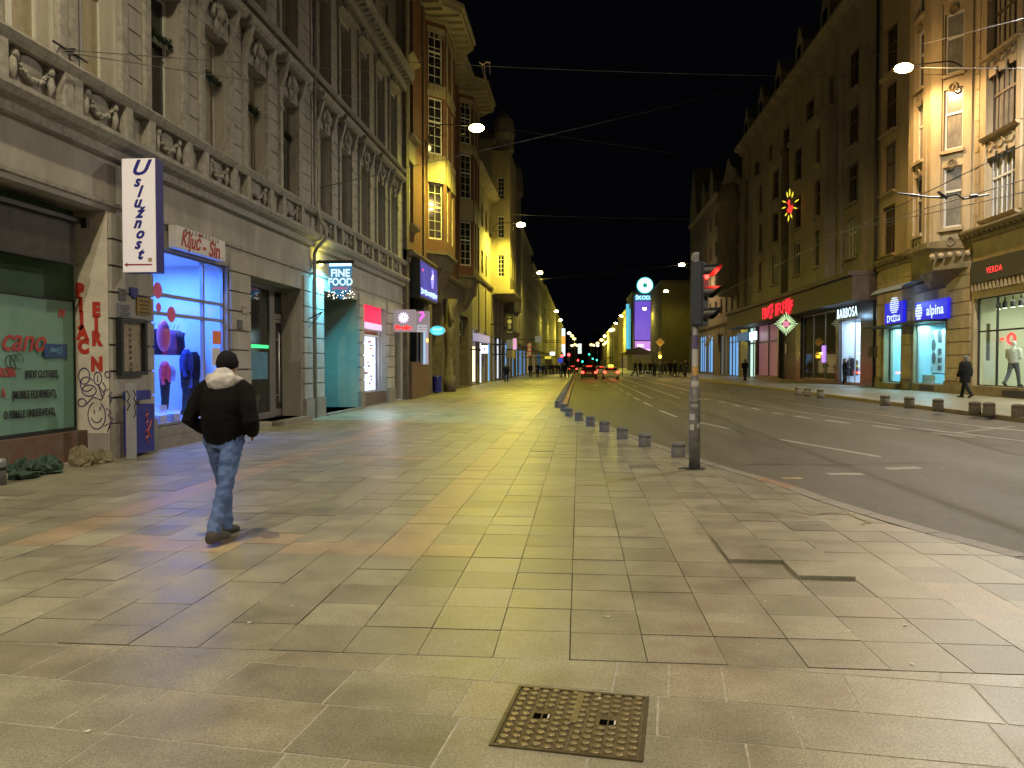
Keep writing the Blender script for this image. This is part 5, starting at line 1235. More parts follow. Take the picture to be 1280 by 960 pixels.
# canted bay: near slanted side faces the camera
pts = [(0, -41.5), (1.25, -40.0), (1.25, -37.65), (0, -36.1)]
by = [p[1] for p in pts]
bayw = MB(); parts = []
for i, (p, q) in enumerate(zip(pts, pts[1:])):
    Lh = math.hypot(q[0] - p[0], q[1] - p[1]); ww = .86; n_ = 1
    ops = [(Lh / 2 - .43, Lh / 2 + .43, z, z + 2.75, .2) for z in rowz + [17.9]] if Lh > 1.2 else []
    facade(bayw, p, q, 6.9, top1 + 1.5, ops); parts.append((p, q, Lh, ops))
bay = bayw.build('bay', M['ochre'], R1)
pil = MB()
for p, q, Lh, ops in parts:
    if not ops: continue
    d = Vector((q[0] - p[0], q[1] - p[1], 0)) / Lh; n = Vector((d.y, -d.x, 0))
    def bx_(mb, u0, u1, e0, e1, z0, z1):
        P0 = Vector((*p, 0)); c = [P0 + d * u0 + n * e0, P0 + d * u1 + n * e0, P0 + d * u1 + n * e1, P0 + d * u0 + n * e1]; mb.poly([(v.x, v.y) for v in c], z0, z1)
    for s in (-1, 1):
        c = Lh / 2 + s * .66; bx_(pil, c - .17, c + .17, .002, .07, 6.95, top1 + 1)
    for z in rowz + [17.9]:
        window(WNAR, R1, p, q, Lh / 2, z, .12)
        bx_(pil, Lh / 2 - .55, Lh / 2 + .55, .002, .16, z - .16, z - .02)
        bo = MB(); cc = Vector((*p, 0)) + d * (Lh / 2) + n * .05
        bo.tube([cc + d * (.17 * math.cos(t * PI / 6)) + Vector((0, 0, z - .62 + .19 * math.sin(t * PI / 6))) for t in range(13)], .05, 6); bo.tube([cc + d * (.1) + Vector((0, 0, z - .45)), cc + Vector((0, 0, z - .62)), cc + d * (-.04) + Vector((0, 0, z - .74))], .03, 5); bo.build('bay_wreath', M['ochre_dk'], bay)
pil.build('bay_pilaster', M['ochre'], bay)
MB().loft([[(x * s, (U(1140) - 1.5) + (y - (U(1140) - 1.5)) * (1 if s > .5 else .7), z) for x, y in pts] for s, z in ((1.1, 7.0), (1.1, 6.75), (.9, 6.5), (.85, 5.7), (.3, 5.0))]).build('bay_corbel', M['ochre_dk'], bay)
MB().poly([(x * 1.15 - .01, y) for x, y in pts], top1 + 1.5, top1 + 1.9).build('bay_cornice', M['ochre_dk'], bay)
for px in (1175, 1178, 1181):  # row of bosses
    pass
bs = MB()
for k in range(5):
    p, q = Vector((*pts[2], 0)), Vector((*pts[3], 0)); c = p + (q - p) * ((k + .5) / 5); dd_ = (q - p).normalized(); nn = Vector((dd_.y, -dd_.x, 0)); c = c * 1.0 + nn * .12; bs.ball((c.x, c.y, 6.3), .14, 8)
bs.build('boss', M['ochre'], bay)
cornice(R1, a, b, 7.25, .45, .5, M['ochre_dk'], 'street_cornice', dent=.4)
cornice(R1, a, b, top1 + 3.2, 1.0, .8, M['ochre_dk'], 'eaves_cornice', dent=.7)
roof_part(R1, a, b, top1 + 3.2, 4, 14, .8)
# ground storey with its shop openings
vz0, vz1 = .42, ZRt(366, 1275) + .05
al0, al1 = ZRt(480, 1160), ZRt(405, 1160)
door0 = ZRt(475, 1118)
gops = [(U(1218) - a, -26.0 - a, vz0, vz1, .3), (U(1143) - a, U(1183) - a, al0, al1, .3), (U(1106) - a, U(1129) - a, .35, ZRt(410, 1118), .5)]
gw_ = MB(); facade(gw_, (.06, a), (.06, b), -.4, 6.9, gops); gw_.build('street_wall', M['ochre'], R1)
for u0, u1 in ((a + .05, U(1104)), (U(1130), U(1141)), (U(1185), U(1215))):
    p = MB(); z = .6
    while z < 6.2: p.box(.062, .14, u0, u1, z, z + .56); z += .6
    p.build('pier', M['ochre'], R1); MB().box(.062, .2, u0 - .03, u1 + .03, -.2, .57).build('plinth', M['ochre_dk'], R1, bevel=.02)
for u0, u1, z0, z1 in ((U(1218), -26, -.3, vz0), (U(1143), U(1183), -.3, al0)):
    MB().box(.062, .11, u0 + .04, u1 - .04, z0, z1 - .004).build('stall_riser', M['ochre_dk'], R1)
    MB().box(.112, .125, u0 + (u1 - u0) * .25, u0 + (u1 - u0) * .7, .06, .30).build('cellar_vent', M['black'], R1)
MB().box(.062, .5, U(1104), U(1131), -.2, .33).build('step', M['ochre_dk'], R1, bevel=.02)
def shoproom(root, u0, u1, z0, z1, depth, m, name='shop_interior', floor=None):
    r = MB(); d0 = -.31
    r.quad((-depth, u0, z0), (-depth, u1, z0), (-depth, u1, z1), (-depth, u0, z1)); r.quad((d0, u0, z0), (-depth, u0, z0), (-depth, u0, z1), (d0, u0, z1)); r.quad((d0, u1, z0), (-depth, u1, z0), (-depth, u1, z1), (d0, u1, z1))
    r.quad((d0, u0, z1), (-depth, u0, z1), (-depth, u1, z1), (d0, u1, z1)); r.quad((d0, u0, z0), (-depth, u0, z0), (-depth, u1, z0), (d0, u1, z0), 1)
    return r.build(name, [m, floor or m], root)
def U2(px, d): return -P(px, 455, X=XR - d).y
def Z2(py, px, d): return P(px, py, X=XR - d).z - ZR
def wpos(u, d, z): return (XR - d, -u, ZR + z)
# showroom with black fascia
shoproom(R1, U(1212), -25.8, vz0, vz1 + .1, 4.2, mat('pale green showroom wall', (.58, .62, .50), .7), floor=mat('showroom floor', (.4, .4, .36), .3))
vw = shopwin(R1, U(1218), -26.0, vz0, vz1, .2, [.155], [vz0 + (vz1 - vz0) * .62], M['black'], px=False)
area('showroom_light', wpos((U(1218) - 26) / 2, -2.2, vz1 - .1), (.90, 1.0, .74), 330, 3, 8, (0, 0, 0))
vs, N_, N2_ = None, 0, 0
vf = thing('shop_fascia', 'long dark fascia board with small glowing red letters over the white showroom', 'sign', wpos((U(1218) - 26) / 2, .1, 0), -PI / 2)
zf0, zf1 = ZRt(350, 1245), ZRt(322, 1245)
wf = -26 - U(1218)
MB().box(-wf / 2, wf / 2, -.12, 0, zf0, zf1).build('board', mat('dark brown fascia', (.03, .022, .016), .5), vf, bevel=.01)
text('VERDA', .36, glow('glowing red letters', (1, .05, .05), 1.3), (-wf / 2 + (U(1248) - U(1218)), -.135, (zf0 + zf1) / 2 - .05), 'S', vf, ext=.003, sp=1.15)
dt = MB()
for k in range(int(wf / .3)): dt.box(-wf / 2 + k * .3, -wf / 2 + k * .3 + .14, -.10, -.0, zf0 - .34, zf0 - .02)
dt.build('dentil_strip', M['ochre'], vf)
for i, px in enumerate((1247, 1255, 1265, 1275)):
    o = thing('track_spotlight', ['black ceiling spotlight leftmost of four in the showroom', 'second black ceiling spotlight in the showroom, tilted with a lit face', 'third black ceiling spotlight in the showroom', 'fourth black ceiling spotlight nearest the photo edge'][i], 'spotlight', wpos(U2(px, -1.0), -1.0, vz1 - .45), 0, 'spotlights on the showroom ceiling')
    MB().lathe([(.001, 0), (.11, 0), (.09, .26), (.04, .3), (.02, .5)], 12).build('housing', M['black'], o); MB().lathe([(.001, -.004), (.095, -.004)], 12).build('lamp_face', glow('spot face', (.9, 1, .8), 4), o)
whitefig = mat('white gloss dummy', (.7, .7, .72), .3)
wd_ = person('white gloss sports dummy in arms-forward pose behind the right showroom glass', wpos(U2(1267, -.9), -.9, vz0), -PI / 2 + .5, cloth('white track top', (.7, .72, .74)), cloth('grey leggings', (.12, .12, .15)), whitefig, vox=.024, scale=1.12, arms='front', stride=.3)
wd_['category'] = 'mannequin'; wd_.name = 'shop_dummy'; wd_.data.materials.clear(); wd_.data.materials.append(whitefig)
ct = thing('counter', 'dark topped counter with cabinet at the back of the white showroom', 'counter', wpos(U2(1268, -3.0), -3.0, vz0)); MB().box(-.4, .4, -2.2, 2.2, 1.25, 1.35).build('top', M['black'], ct); MB().box(-.35, .35, -2.1, 2.1, 0, 1.249).build('base', mat('counter wood', (.4, .33, .2), .5), ct)
sh_ = thing('shelf_unit', 'pale framed wall unit with grey panels behind the showroom counter', 'shelves', wpos(U2(1264, -4.0), -4.0, vz0)); MB().box(-.06, .06, -2.6, 2.6, 0, 2.9).build('back_panel', mat('grey wall panel', (.25, .26, .27), .5), sh_); MB().box(-.12, -.061, -2.6, 2.6, 2.9, 3.0).box(-.12, -.061, -2.6, -2.5, 0, 2.9).build('frame', mat('pale wood', (.5, .42, .25), .5), sh_)
rs_ = thing('hung_sign', 'red glowing strip and ring sign inside the white showroom', 'sign', wpos(U2(1252, -1.3), -1.3, vz0 + 2.05), -PI / 2); MB().box(-1.2, .1, 0, .05, -.05, .06).build('strip', glow('red strip', (1, .06, .05), 1.4), rs_); MB().tube([(.75 + .28 * math.cos(t * PI / 8), 0, .0 + .22 * math.sin(t * PI / 8)) for t in range(17)], .06, 6).build('ring', glow('red ring', (1, .06, .05), 1.4), rs_)
tag(MB().box(-.02, .02, -.13, .13, -.8, .8).build('lettered_strip', mat('dark vertical lettering', (.2, .22, .18), .5, noise=.5, nsc=18), None, loc=wpos(U(1227), -.26, vz0 + 1.9)), 'faint vertical lettering on the narrow left showroom pane', 'lettering')
# optician's shop: lit window and door, blue signs
cy_ = mat('cyan white wall', (.45, .62, .66), .7)
shoproom(R1, U(1141), U(1185), al0, al1 + .1, 1.5, cy_); shopwin(R1, U(1143), U(1183), al0, al1, .2, [], [], M['alu'], px=False)
area('optician_light', wpos((U(1143) + U(1183)) / 2 - .6, -.55, al1 - .03), (.35, .85, 1.0), 230, .4, 5, (0, 0, 0))
shoproom(R1, U(1105), U(1130), .35, ZRt(410, 1118) + .1, 2.2, cy_); shopwin(R1, U(1106), U(1129), .35, ZRt(410, 1118), .3, [.65], [], M['black'], px=False, name='shop_door')
area('optician_light', wpos((U(1106) + U(1129)) / 2, -1.2, ZRt(411, 1118)), (.38, .85, 1.0), 150, 1.2, 3, (0, 0, 0))
op = thing('window_poster', 'pale poster panel with grey squares, ovals and spectacles in the right optician window', 'poster', wpos((U2(1143, -.95) + U2(1183, -.95)) / 2, -.95, al0), -PI / 2)
hw = (U(1183) - U(1143)) / 2
MB().box(-hw * .55, hw * .92, 0, .03, .55, al1 - al0 - .25).build('panel', mat('pale panel', (.5, .62, .66), .6), op)
pp = MB()
for x, z, w_, h_, mi in ((-.1, 1.2, .5, .35, 0), (-.1, 1.95, .5, .38, 0), (-.05, .75, .5, .2, 1), (.05, 2.5, .7, .03, 1), (.05, 2.4, .6, .03, 1), (1.3, .8, .35, .2, 1), (1.3, 1.2, .35, .2, 1), (1.3, 1.65, .3, .25, 1), (1.3, 2.3, .32, .3, 1)): pp.box(hw * .5 * x - w_ * .6, hw * .5 * x + w_ * .6, -.02, -.001, z - h_ * .6, z + h_ * .6, mi)
for x, z in ((.55, 1.3), (.5, 2.0), (1.25, 2.5)): pp.loft([[(hw * .5 * x + r * .22 * math.cos(t * PI / 8), y, z + r * .3 * math.sin(t * PI / 8)) for t in range(16)] for r, y in ((1, -.001), (1, -.022))], 1)
pp.build('pictures', [mat('grey picture', (.16, .2, .24), .5), mat('brown picture', (.10, .08, .08), .5)], op)
tag(MB().box(-.2, .3, -1.1, 1.1, 0, .45).build('window_plinth', cy_, None, bevel=.01, loc=wpos((U2(1143, -.7) + U2(1183, -.7)) / 2, -.7, al0 + .001)), 'low pale display plinth at the bottom of the right optician window', 'plinth')
tag(MB().box(-.25, .25, -.5, .5, 0, .6).box(-.2, .2, -.3, .2, .6, .9).build('display_stand', cy_, None, bevel=.01, loc=wpos(U2(1116, -.9), -.9, .36)), 'small stepped stand seen through the left optician doorway', 'stand')
sg = glow('lit blue sign', (.012, .012, .55), .95); wt2 = glow('white sign print', (.7, .85, 1), .95)
def rsign(label, px0, px1, py0, py1, d, m, thick=.15):
    u0, u1 = U2(px0, d), U2(px1, d); c = (px0 + px1) / 2; z0, z1 = Z2(py1, c, d), Z2(py0, c, d)
    r = thing('lit_sign', label, 'sign', wpos((u0 + u1) / 2, d, (z0 + z1) / 2), -PI / 2); w, h = u1 - u0, z1 - z0
    MB().box(-w / 2, w / 2, 0, thick, -h / 2, h / 2).build('panel', m, r, bevel=.01); return r, w, h
s, w, h = rsign('long blue lit sign with white globe and lower-case lettering over the right optician window', 1143, 1183, 375.5, 400, .35, sg)
text('alpina', h * .72, wt2, (w * .14, -.012, -.02), 'S', s, bold=.012, sx=1.1, sp=1.04, ext=.003)
gl = MB()
for k in range(6):
    z = -.33 + .13 * k; gl.box(-w * .37 - math.sqrt(max(.01, .16 - (z) ** 2)) * .95, -w * .37 + math.sqrt(max(.01, .16 - z ** 2)) * .95, -.02, -.001, z - .045, z + .045)
gl.build('globe_emblem', wt2, s)
s, w, h = rsign('squarish blue lit sign with white striped globe over the left optician door', 1105, 1128, 378, 404, .35, sg)
gl = MB()
for k in range(8):
    z = .02 + .11 * k; rr_ = math.sqrt(max(.02, .22 - (z - .4) ** 2)) * 1.25; gl.box(-rr_ + .1, rr_ + .1, -.02, -.001, z - .03, z + .03)
gl.build('globe_emblem', wt2, s); scrawl(s, wt2, w * .7, -h * .27, .3, -.006, 1, 6, 'S', 12)
MB_ = MB().box(0, .95, U(1103), U(1187), -.06, .04).build('sign_ledge', M['black'], R1, loc=(.1, 0, ZRt(405, 1145)))
gc = thing('glass_canopy', 'curved bluish glass canopy under the bay above the blue signs', 'canopy', wpos((U(1130) + U(1172)) / 2, .1, ZRt(364, 1150)), PI)
cw = (U(1172) - U(1130)) / 2; cp = MB()
for k in range(8):
    f0, f1 = k / 8, (k + 1) / 8; g_ = lambda f: (1.7 * math.sin(f * PI / 2), .55 * math.cos(f * PI / 2) - .1)
    (xa, za), (xb, zb2) = g_(f0), g_(f1); cp.quad((xa, -cw, za), (xb, -cw, zb2), (xb, cw, zb2), (xa, cw, za))
cp.build('canopy_sheet', mat('bluish canopy sheet', (.25, .30, .36), .25), gc, True); MB().tube([(1.7, -cw, -.1), (1.7, cw, -.1)], .05, 8).tube([(0, -cw, .45), (1.7, -cw, -.1)], .04, 6).tube([(0, cw, .45), (1.7, cw, -.1)], .04, 6).build('frame', M['iron'], gc)
point('canopy_light', wpos(U(1150), 1.0, ZRt(380, 1150)), (.3, .5, 1), 30)
for px, lab in ((1090, 'dark square plaque left of the optician door, nearer the dark house'), (1097, 'second dark square plaque beside the optician door')):
    o = MB().box(-.02, .02, -.28, .28, -.3, .3).build('plaque', M['black'], None, bevel=.008, loc=wpos(U(px), .17, ZRt(440, px))); tag(o, lab, 'plaque', 'plaques by the optician door')
# --------------- R2: long dark house
R2 = thing('apartment_building', 'long dark grey-brown house with dormers and a continuous shop canopy', 'building', (XR, 0, ZR), PI)
a2, b2_ = U(926), -47.02
top2 = 24.2
cols2 = [((U(1053) + U(1073)) / 2, 1.9), ((U(1029) + U(1042)) / 2, 1.1), ((U(1001) + U(1018)) / 2, 1.9), ((U(975) + U(986)) / 2, 1.9), ((U(957) + U(965)) / 2, 1.1), ((U(939) + U(949)) / 2, 1.9)]
rows2 = [8.2, 11.7, 15.3, 18.9]
bays2 = [(U(998), U(1046), cols2[1:3]), (U(951), U(988), cols2[3:5])]
inbay = lambda u, z: z < 18 and any(b0 < u < b1 for b0, b1, _ in bays2)
W19 = win_proto(1.9, 2.5, M['wood'], [M['pane'], M['pane'], M['curtain']], tr=.64, mul=2, fw=.09); W11 = win_proto(1.1, 2.5, M['wood'], [M['pane'], M['curtain']], tr=.64, mul=0, fw=.09); W19p = win_proto(1.9, 2.5, M['white'], [M['pane'], M['curtain']], tr=.64, mul=2, fw=.07)
w = MB(); facade(w, (0, a2), (0, b2_), 6.6, top2, [(u - ww / 2 - a2, u + ww / 2 - a2, z, z + 2.5, .25) for u, ww in cols2 for z in rows2 if not inbay(u, z)]); w.build('wall', M['brownwall'], R2)
shell(R2, a2, b2_, top2, M['brownwall']).build('side_wall', M['brownwall'], R2)
for u, ww in cols2:
    for j, z in enumerate(rows2):
        if inbay(u, z): continue
        window((W19p if j == 0 else W19) if ww > 1.5 else W11, R2, (0, a2), (0, b2_), u - a2, z, .16); MB().prof([(.002, z - .2), (.16, z - .14), (.2, z - .03), (.002, z - .005)], u - ww / 2 - .15, u + ww / 2 + .15).build('window_sill', M['brownwall'], R2)
for px, e in ((1080, .25), (1050, .2), (932, .3)):
    MB().box(.002, e, U(px) - .35, U(px) + .35, 6.6, 20.5).build('pilaster', M['brownwall'], R2)
# shallow bay between two columns of windows
for b0, b1, cl_ in bays2:
    D = .85; bw = MB(); facade(bw, (D, b0), (D, b1), 6.9, 18.5, [(u - ww / 2 - b0, u + ww / 2 - b0, z, z + 2.5, .25) for u, ww in cl_ for z in rows2[:3]])
    for y in (b0, b1): bw.quad((0, y, 6.9), (D, y, 6.9), (D, y, 18.5), (0, y, 18.5))
    bo_ = bw.build('bay', M['brownwall'], R2); MB().box(-.01, D + .18, b0 - .15, b1 + .15, 18.5, 18.85).build('bay_cornice', M['brownwall'], bo_); MB().prof([(0, 6.2), (D, 6.6), (D + .1, 6.9), (0, 6.9)], b0 - .05, b1 + .05).build('bay_corbel', M['brownwall'], bo_)
    for u, ww in cl_:
        for j, z in enumerate(rows2[:3]): window((W19p if j == 0 else W19) if ww > 1.5 else W11, R2, (D, b0), (D, b1), u - b0, z, .16); MB().prof([(D + .002, z - .2), (D + .14, z - .14), (D + .18, z - .03), (D + .002, z - .005)], u - ww / 2 - .12, u + ww / 2 + .12).build('window_sill', M['brownwall'], R2)
cornice(R2, a2, b2_, top2 + .2, .9, .8, M['brownwall'], 'eaves_cornice')
roof_part(R2, a2, b2_, top2 + .2, 5, 14, .8)
for k in range(6):
    u = a2 + (b2_ - a2) * (k + .5) / 6; d = MB(); d.add([(.3, u - 1, top2 + .2), (.3, u + 1, top2 + .2), (.3, u + 1, top2 + 2.2), (.3, u, top2 + 3.6), (.3, u - 1, top2 + 2.2), (-3, u - 1, top2 + .2), (-3, u + 1, top2 + .2), (-3, u + 1, top2 + 2.2), (-3, u, top2 + 3.6), (-3, u - 1, top2 + 2.2)], [(0, 1, 2, 3, 4), (0, 4, 9, 5), (1, 2, 7, 6), (2, 3, 8, 7), (3, 4, 9, 8)])
    o = d.build('dormer', M['brownwall'], R2); MB().box(.302, .34, u - .5, u + .5, top2 + .6, top2 + 2.0).build('dormer_window', M['pane'], o)
MB().tube([(.15, b2_ - .25, 0), (.15, b2_ - .25, top2)], .09, 8).build('downpipe', M['iron'], R2)
# canopy and shops
cz = ZRt(368, 1050)
fz0, fz1 = 5.1, 6.55
MB().box(.0, 1.5, a2 + .2, b2_ - .05, fz0, fz1).box(-.02, 1.75, a2 + .1, b2_ - .02, fz1 + .004, fz1 + .3).build('shop_canopy', mat('dark canopy stone', (.085, .065, .05), .6, noise=.4, nsc=2), R2, bevel=.02)
gl_ = MB(); sops = [(U(1000) + .2, U(1045), .25, 5.05), (U(1049), U(1076), .15, ZRt(399, 1062)), (U(973) + .2, U(995), .1, 5.05), (U(945), U(972), .3, 5.0), (U(934.5), U(944), .1, 5.0)]
facade(gl_, (.04, a2), (.04, b2_), -.4, 6.6, [(s0 - a2, s1 - a2, z0, z1, .3) for s0, s1, z0, z1 in sops]); gl_.build('street_wall', mat('dark polished stone', (.07, .05, .04), .25, noise=.4, nsc=2), R2)
shopwin(R2, *[U(1000) + .2, U(1045)], .25, 5.05, .22, [.33, .66], [], M['alu'], px=False, glassm=mat('reflecting dark glass', (.035, .03, .03), .04, spec=1.0))
shoproom(R2, U(1048), U(1078), .15, ZRt(399, 1062) + .03, 4, mat('cool shop wall', (.5, .56, .62), .6), floor=mat('cool shop floor', (.4, .42, .45), .2)); shopwin(R2, U(1049), U(1076), .15, ZRt(399, 1062), .22, [.62], [], M['alu'], px=False)
area('boutique_light', wpos((U(1049) + U(1076)) / 2, -2, ZRt(400, 1062)), (.62, .80, 1.0), 420, 2.5, 4, (0, 0, 0))
for i, (px, d_, h_) in enumerate(((1055, -1.3, 1.9), (1060, -2.2, 2.0), (1070, -1.2, 1.7))):
    o = thing('clothes_rack', ['rack of dark clothes left of the boutique entrance figure', 'rack of dark clothes deeper inside the boutique', 'shorter rack of clothes by the boutique window'][i], 'clothes rack', wpos(U2(px, d_), d_, .16), .3 * i, 'racks in the boutique')
    MB().tube([(-.7, 0, 0), (-.7, 0, h_), (.7, 0, h_), (.7, 0, 0)], .025, 6).build('rail', M['steel'], o)
    c = MB(); rr = random.Random(i)
    for k in range(12): x = -.62 + k * .11; c.loft([[(x + .045 * math.cos(t * PI / 4), w_ * math.sin(t * PI / 4), z) for t in range(8)] for z, w_ in ((h_ - 1.1 - .2 * rr.random(), .24), (h_ - .3, .22), (h_ - .08, .05))])
    c.build('clothes', cloth('dark rack clothes', (.03, .03, .04)), o)
lb2 = thing('canopy_lettering', 'white-blue glowing capital letters on the canopy edge over the boutique entrance', 'lit sign', wpos((U2(1043, 1.0) + U2(1074, 1.0)) / 2, 1.0, Z2(391.5, 1058, 1.0)), -PI / 2)
text('BARBOSA', .86, glow('glowing white blue letters', (.62, .84, 1), 2.2), (0, 0, 0), 'S', lb2, bold=.0, sx=(U2(1074, 1) - U2(1043, 1)) / 5.3, ext=.004, sp=1.22)
point('letter_glow', wpos(U(1058), 1.4, fz0 - .6), (.35, .65, 1), 25)
lr = thing('lit_sign', 'long red glowing sign of two words on the canopy of the dark house', 'lit sign', wpos((U2(952, 1.56) + U2(991, 1.56)) / 2, 1.56, (fz0 + fz1) / 2 - .1), -PI / 2)
wr_ = U2(991, 1.56) - U2(952, 1.56)
scrawl(lr, glow('glowing red letters two', (1, .02, .05), 1.05), wr_ * .40, 0, .95, 0, 1, 6, 'S', 3, 'red_letters', .02).location = (-wr_ * .29, 0, 0); scrawl(lr, glow('glowing red letters three', (1, .02, .05), 1.05), wr_ * .54, 0, .95, 0, 1, 7, 'S', 8, 'red_letters', .02).location = (wr_ * .23, 0, .05)
def diamond(label, px, py, d, hgt, s=1):
    r = thing('diamond_sign', label, 'lit sign', wpos(U2(px, d), d, Z2(py, px, d)), 0); g1_, g2_ = MB(), MB()
    for k in range(28):
        t = 2 * PI * k / 28; m = 1 / (abs(math.cos(t)) + abs(math.sin(t))); g1_.tube([(.42 * m * math.cos(t) * hgt, -.05, .42 * m * math.sin(t) * hgt), (.95 * m * math.cos(t) * hgt, -.05, .95 * m * math.sin(t) * hgt)], .035 * hgt, 5)
    MB().add([(x * hgt, y, z * hgt) for y in (0, .08) for x, z in ((-1, 0), (0, -1), (1, 0), (0, 1))], [(0, 1, 2, 3), (7, 6, 5, 4), (0, 1, 5, 4), (1, 2, 6, 5), (2, 3, 7, 6), (3, 0, 4, 7)]).build('panel', M['black'], r)
    g1_.build('green_rays', glow('green white rays', (.62, .85, .45), 1.0 * s), r); g2_.box(-.25 * hgt, .25 * hgt, -.06, -.0, -.25 * hgt, .25 * hgt); g2_.build('pink_square', glow('pink square', (.8, .25, .4), .8 * s), r)
diamond('diamond sign of green-white rays round a pink square, below the long red sign', 982, 405, 1.9, .9)
for px0, px1, z0, z1, m, nm in ((945, 972, .3, 5.0, glow('dim pink shop', (.30, .12, .15), .35), 'pink'), (934.5, 944, .1, 5.0, glow('cyan yellow doorway', (.55, .85, .75), .95), 'doorway')):
    f = MB(); f.quad((-.28, U(px0), z0), (-.28, U(px1), z0), (-.28, U(px1), z1), (-.28, U(px0), z1)); o = f.build('lit_opening', m, R2)
    f = MB(); f.box(-.27, -.2, U(px0), U(px1), z1 - 1.6, z1 - 1.45)
    for k in (0, .5, 1): y = U(px0) + (U(px1) - U(px0)) * k; f.box(-.27, -.18, y - .08, y + .08, z0, z1)
    f.build('frame', M['black'], o)
MB().quad((-.28, U(973) + .2, .1), (-.28, U(995), .1), (-.28, U(995), 5.05), (-.28, U(973) + .2, 5.05)).build('closed_front', M['black'], R2)
vs_ = rsign('small violet-pink upright screen behind the boutique glass', 1027, 1031.5, 432, 453, -.15, glow('violet screen', (.4, .2, .9), 1.3), .05)
tag(MB().box(-.05, .05, -.3, .3, -.45, .45).build('notice', M['curtain'], None, loc=wpos(U(984), .08, ZRt(436, 984))), 'small framed notice on the dark wall under the diamond sign', 'notice')
rsign('dim blue square sign at the far end of the canopy', 921, 934, 416, 426, .4, glow('dim blue sign', (.05, .14, .3), .5)); rsign('white glowing square sign above the lit doorway', 936.5, 944, 415, 425, .5, glow('white square', (.7, .9, 1), 2.0))
# --------------- the rest of the right side
R3 = plain_house('dark house with a tall pointed stepped gable beyond the long dark house', -U(926) + .02, -U(898), 21.5, M['brownwall'], 4, 4, 7.5, 3.6, True, WFARD, g=6.2, gm=M['brownwall'], shop=[(.1, .4, .1, 4.8, SC_), (.5, .9, .1, 4.5, SB)])
gab = MB(); ga, gb = U(898) + 1, U(926) - 1; gm_ = (ga + gb) / 2
gab.add([(.25, ga, 21.5), (.25, gb, 21.5), (.25, gb - 1.5, 23), (.25, gm_ + 2, 23.8), (.25, gm_, 25.4), (.25, gm_ - 2, 23.8), (.25, ga + 1.5, 23)] + [(-3, y, z) for y, z in ((ga, 21.5), (gb, 21.5), (gb - 1.5, 23), (gm_ + 2, 23.8), (gm_, 25.4), (gm_ - 2, 23.8), (ga + 1.5, 23))], [(0, 1, 2, 3, 4, 5, 6), (13, 12, 11, 10, 9, 8, 7)] + [(i, (i + 1) % 7, 7 + (i + 1) % 7, 7 + i) for i in range(7)])
gab.build('gable', M['brownwall'], R3)
tp = MB(); tp.lathe([(1.5, 9), (1.9, 9.6), (1.7, 10), (1.7, 19), (2.0, 19.4), (1.7, 20.4), (1.2, 21.4)], 16, (.3, U(918), 0)); tp.build('corner_turret', M['brownwall'], R3)
R4 = plain_house('grey gabled house with blue-lit shop windows behind the near traffic light', -U(898) + .02, -U(862), 23, M['greywall'], 6, 4, 7.5, 3.8, True, WFARD, g=6.2, gm=M['brownwall'], shop=[(.42, .62, .3, 5.2, SB), (.66, .84, .3, 5.2, SB), (.05, .3, .1, 4.4, SC_)])
ga, gb = U(862) + .5, U(872); gm_ = (ga + gb) / 2; gab = MB()
gab.add([(.25, ga, 23), (.25, gb, 23), (.25, gm_, 31), (-3, ga, 23), (-3, gb, 23), (-3, gm_, 31)], [(0, 1, 2), (5, 4, 3), (0, 1, 4, 3), (1, 2, 5, 4), (2, 0, 3, 5)]); gab.build('gable', M['greywall'], R4)
for u in (U(880), U(890)): 
    gab = MB(); gab.add([(.25, u - 1.5, 23), (.25, u + 1.5, 23), (.25, u + 1.5, 25), (.25, u, 27), (.25, u - 1.5, 25)] + [(-3, y, z) for y, z in ((u - 1.5, 23), (u + 1.5, 23), (u + 1.5, 25), (u, 27), (u - 1.5, 25))], [(0, 1, 2, 3, 4), (9, 8, 7, 6, 5)] + [(i, (i + 1) % 5, 5 + (i + 1) % 5, 5 + i) for i in range(5)]); gab.build('dormer', M['greywall'], R4)
aw = MB()
for k in range(6):
    t0, t1 = k * PI / 12, (k + 1) * PI / 12; aw.quad((1.5 * math.sin(t0), -1.6, 1.6 * math.cos(t0)), (1.5 * math.sin(t1), -1.6, 1.6 * math.cos(t1)), (1.5 * math.sin(t1), 1.6, 1.6 * math.cos(t1)), (1.5 * math.sin(t0), 1.6, 1.6 * math.cos(t0)))
tag(aw.build('rounded_awning', mat('brown awning cloth', (.16, .13, .09), .8), None, True, loc=wpos(U(900), .1, 3.6)), 'rounded brown awning over a doorway behind the traffic light', 'awning'); COL.objects[-1].rotation_euler.z = PI
# blank olive gable house and the lit tower
def block(label, x0, x1, y0, y1, h, m, name='street_house'):
    r = thing(name, label, 'building', (x0, y0, 0)); MB().box(0, x1 - x0, 0, y1 - y0, -.3, h).build('wall', m, r, bevel=.03); MB().box(-.2, x1 - x0 + .2, -.2, y1 - y0 + .2, h + .003, h + .4).build('parapet', M['roof'], r); return r
Yo = 142
ob = block('plain olive-lit gable house without windows beyond the blue-lit shops', P(827, 400, Y=Yo).x, P(864, 400, Y=Yo).x, Yo, Yo + 22, P(840, 353, Y=Yo).z, M['olive'])
Yt = 170
tx0, tx1 = P(791, 400, Y=Yt).x, P(829, 400, Y=Yt).x
tb = block('corner building carrying the purple lit screens and a round crowned logo sign', tx0, tx1, Yt, Yt + 20, P(805, 366, Y=Yt).z, M['greywall'])
MB().box(-.3, 0, 2, 18, 4, 14).build('side_windows', M['pane'], tb)
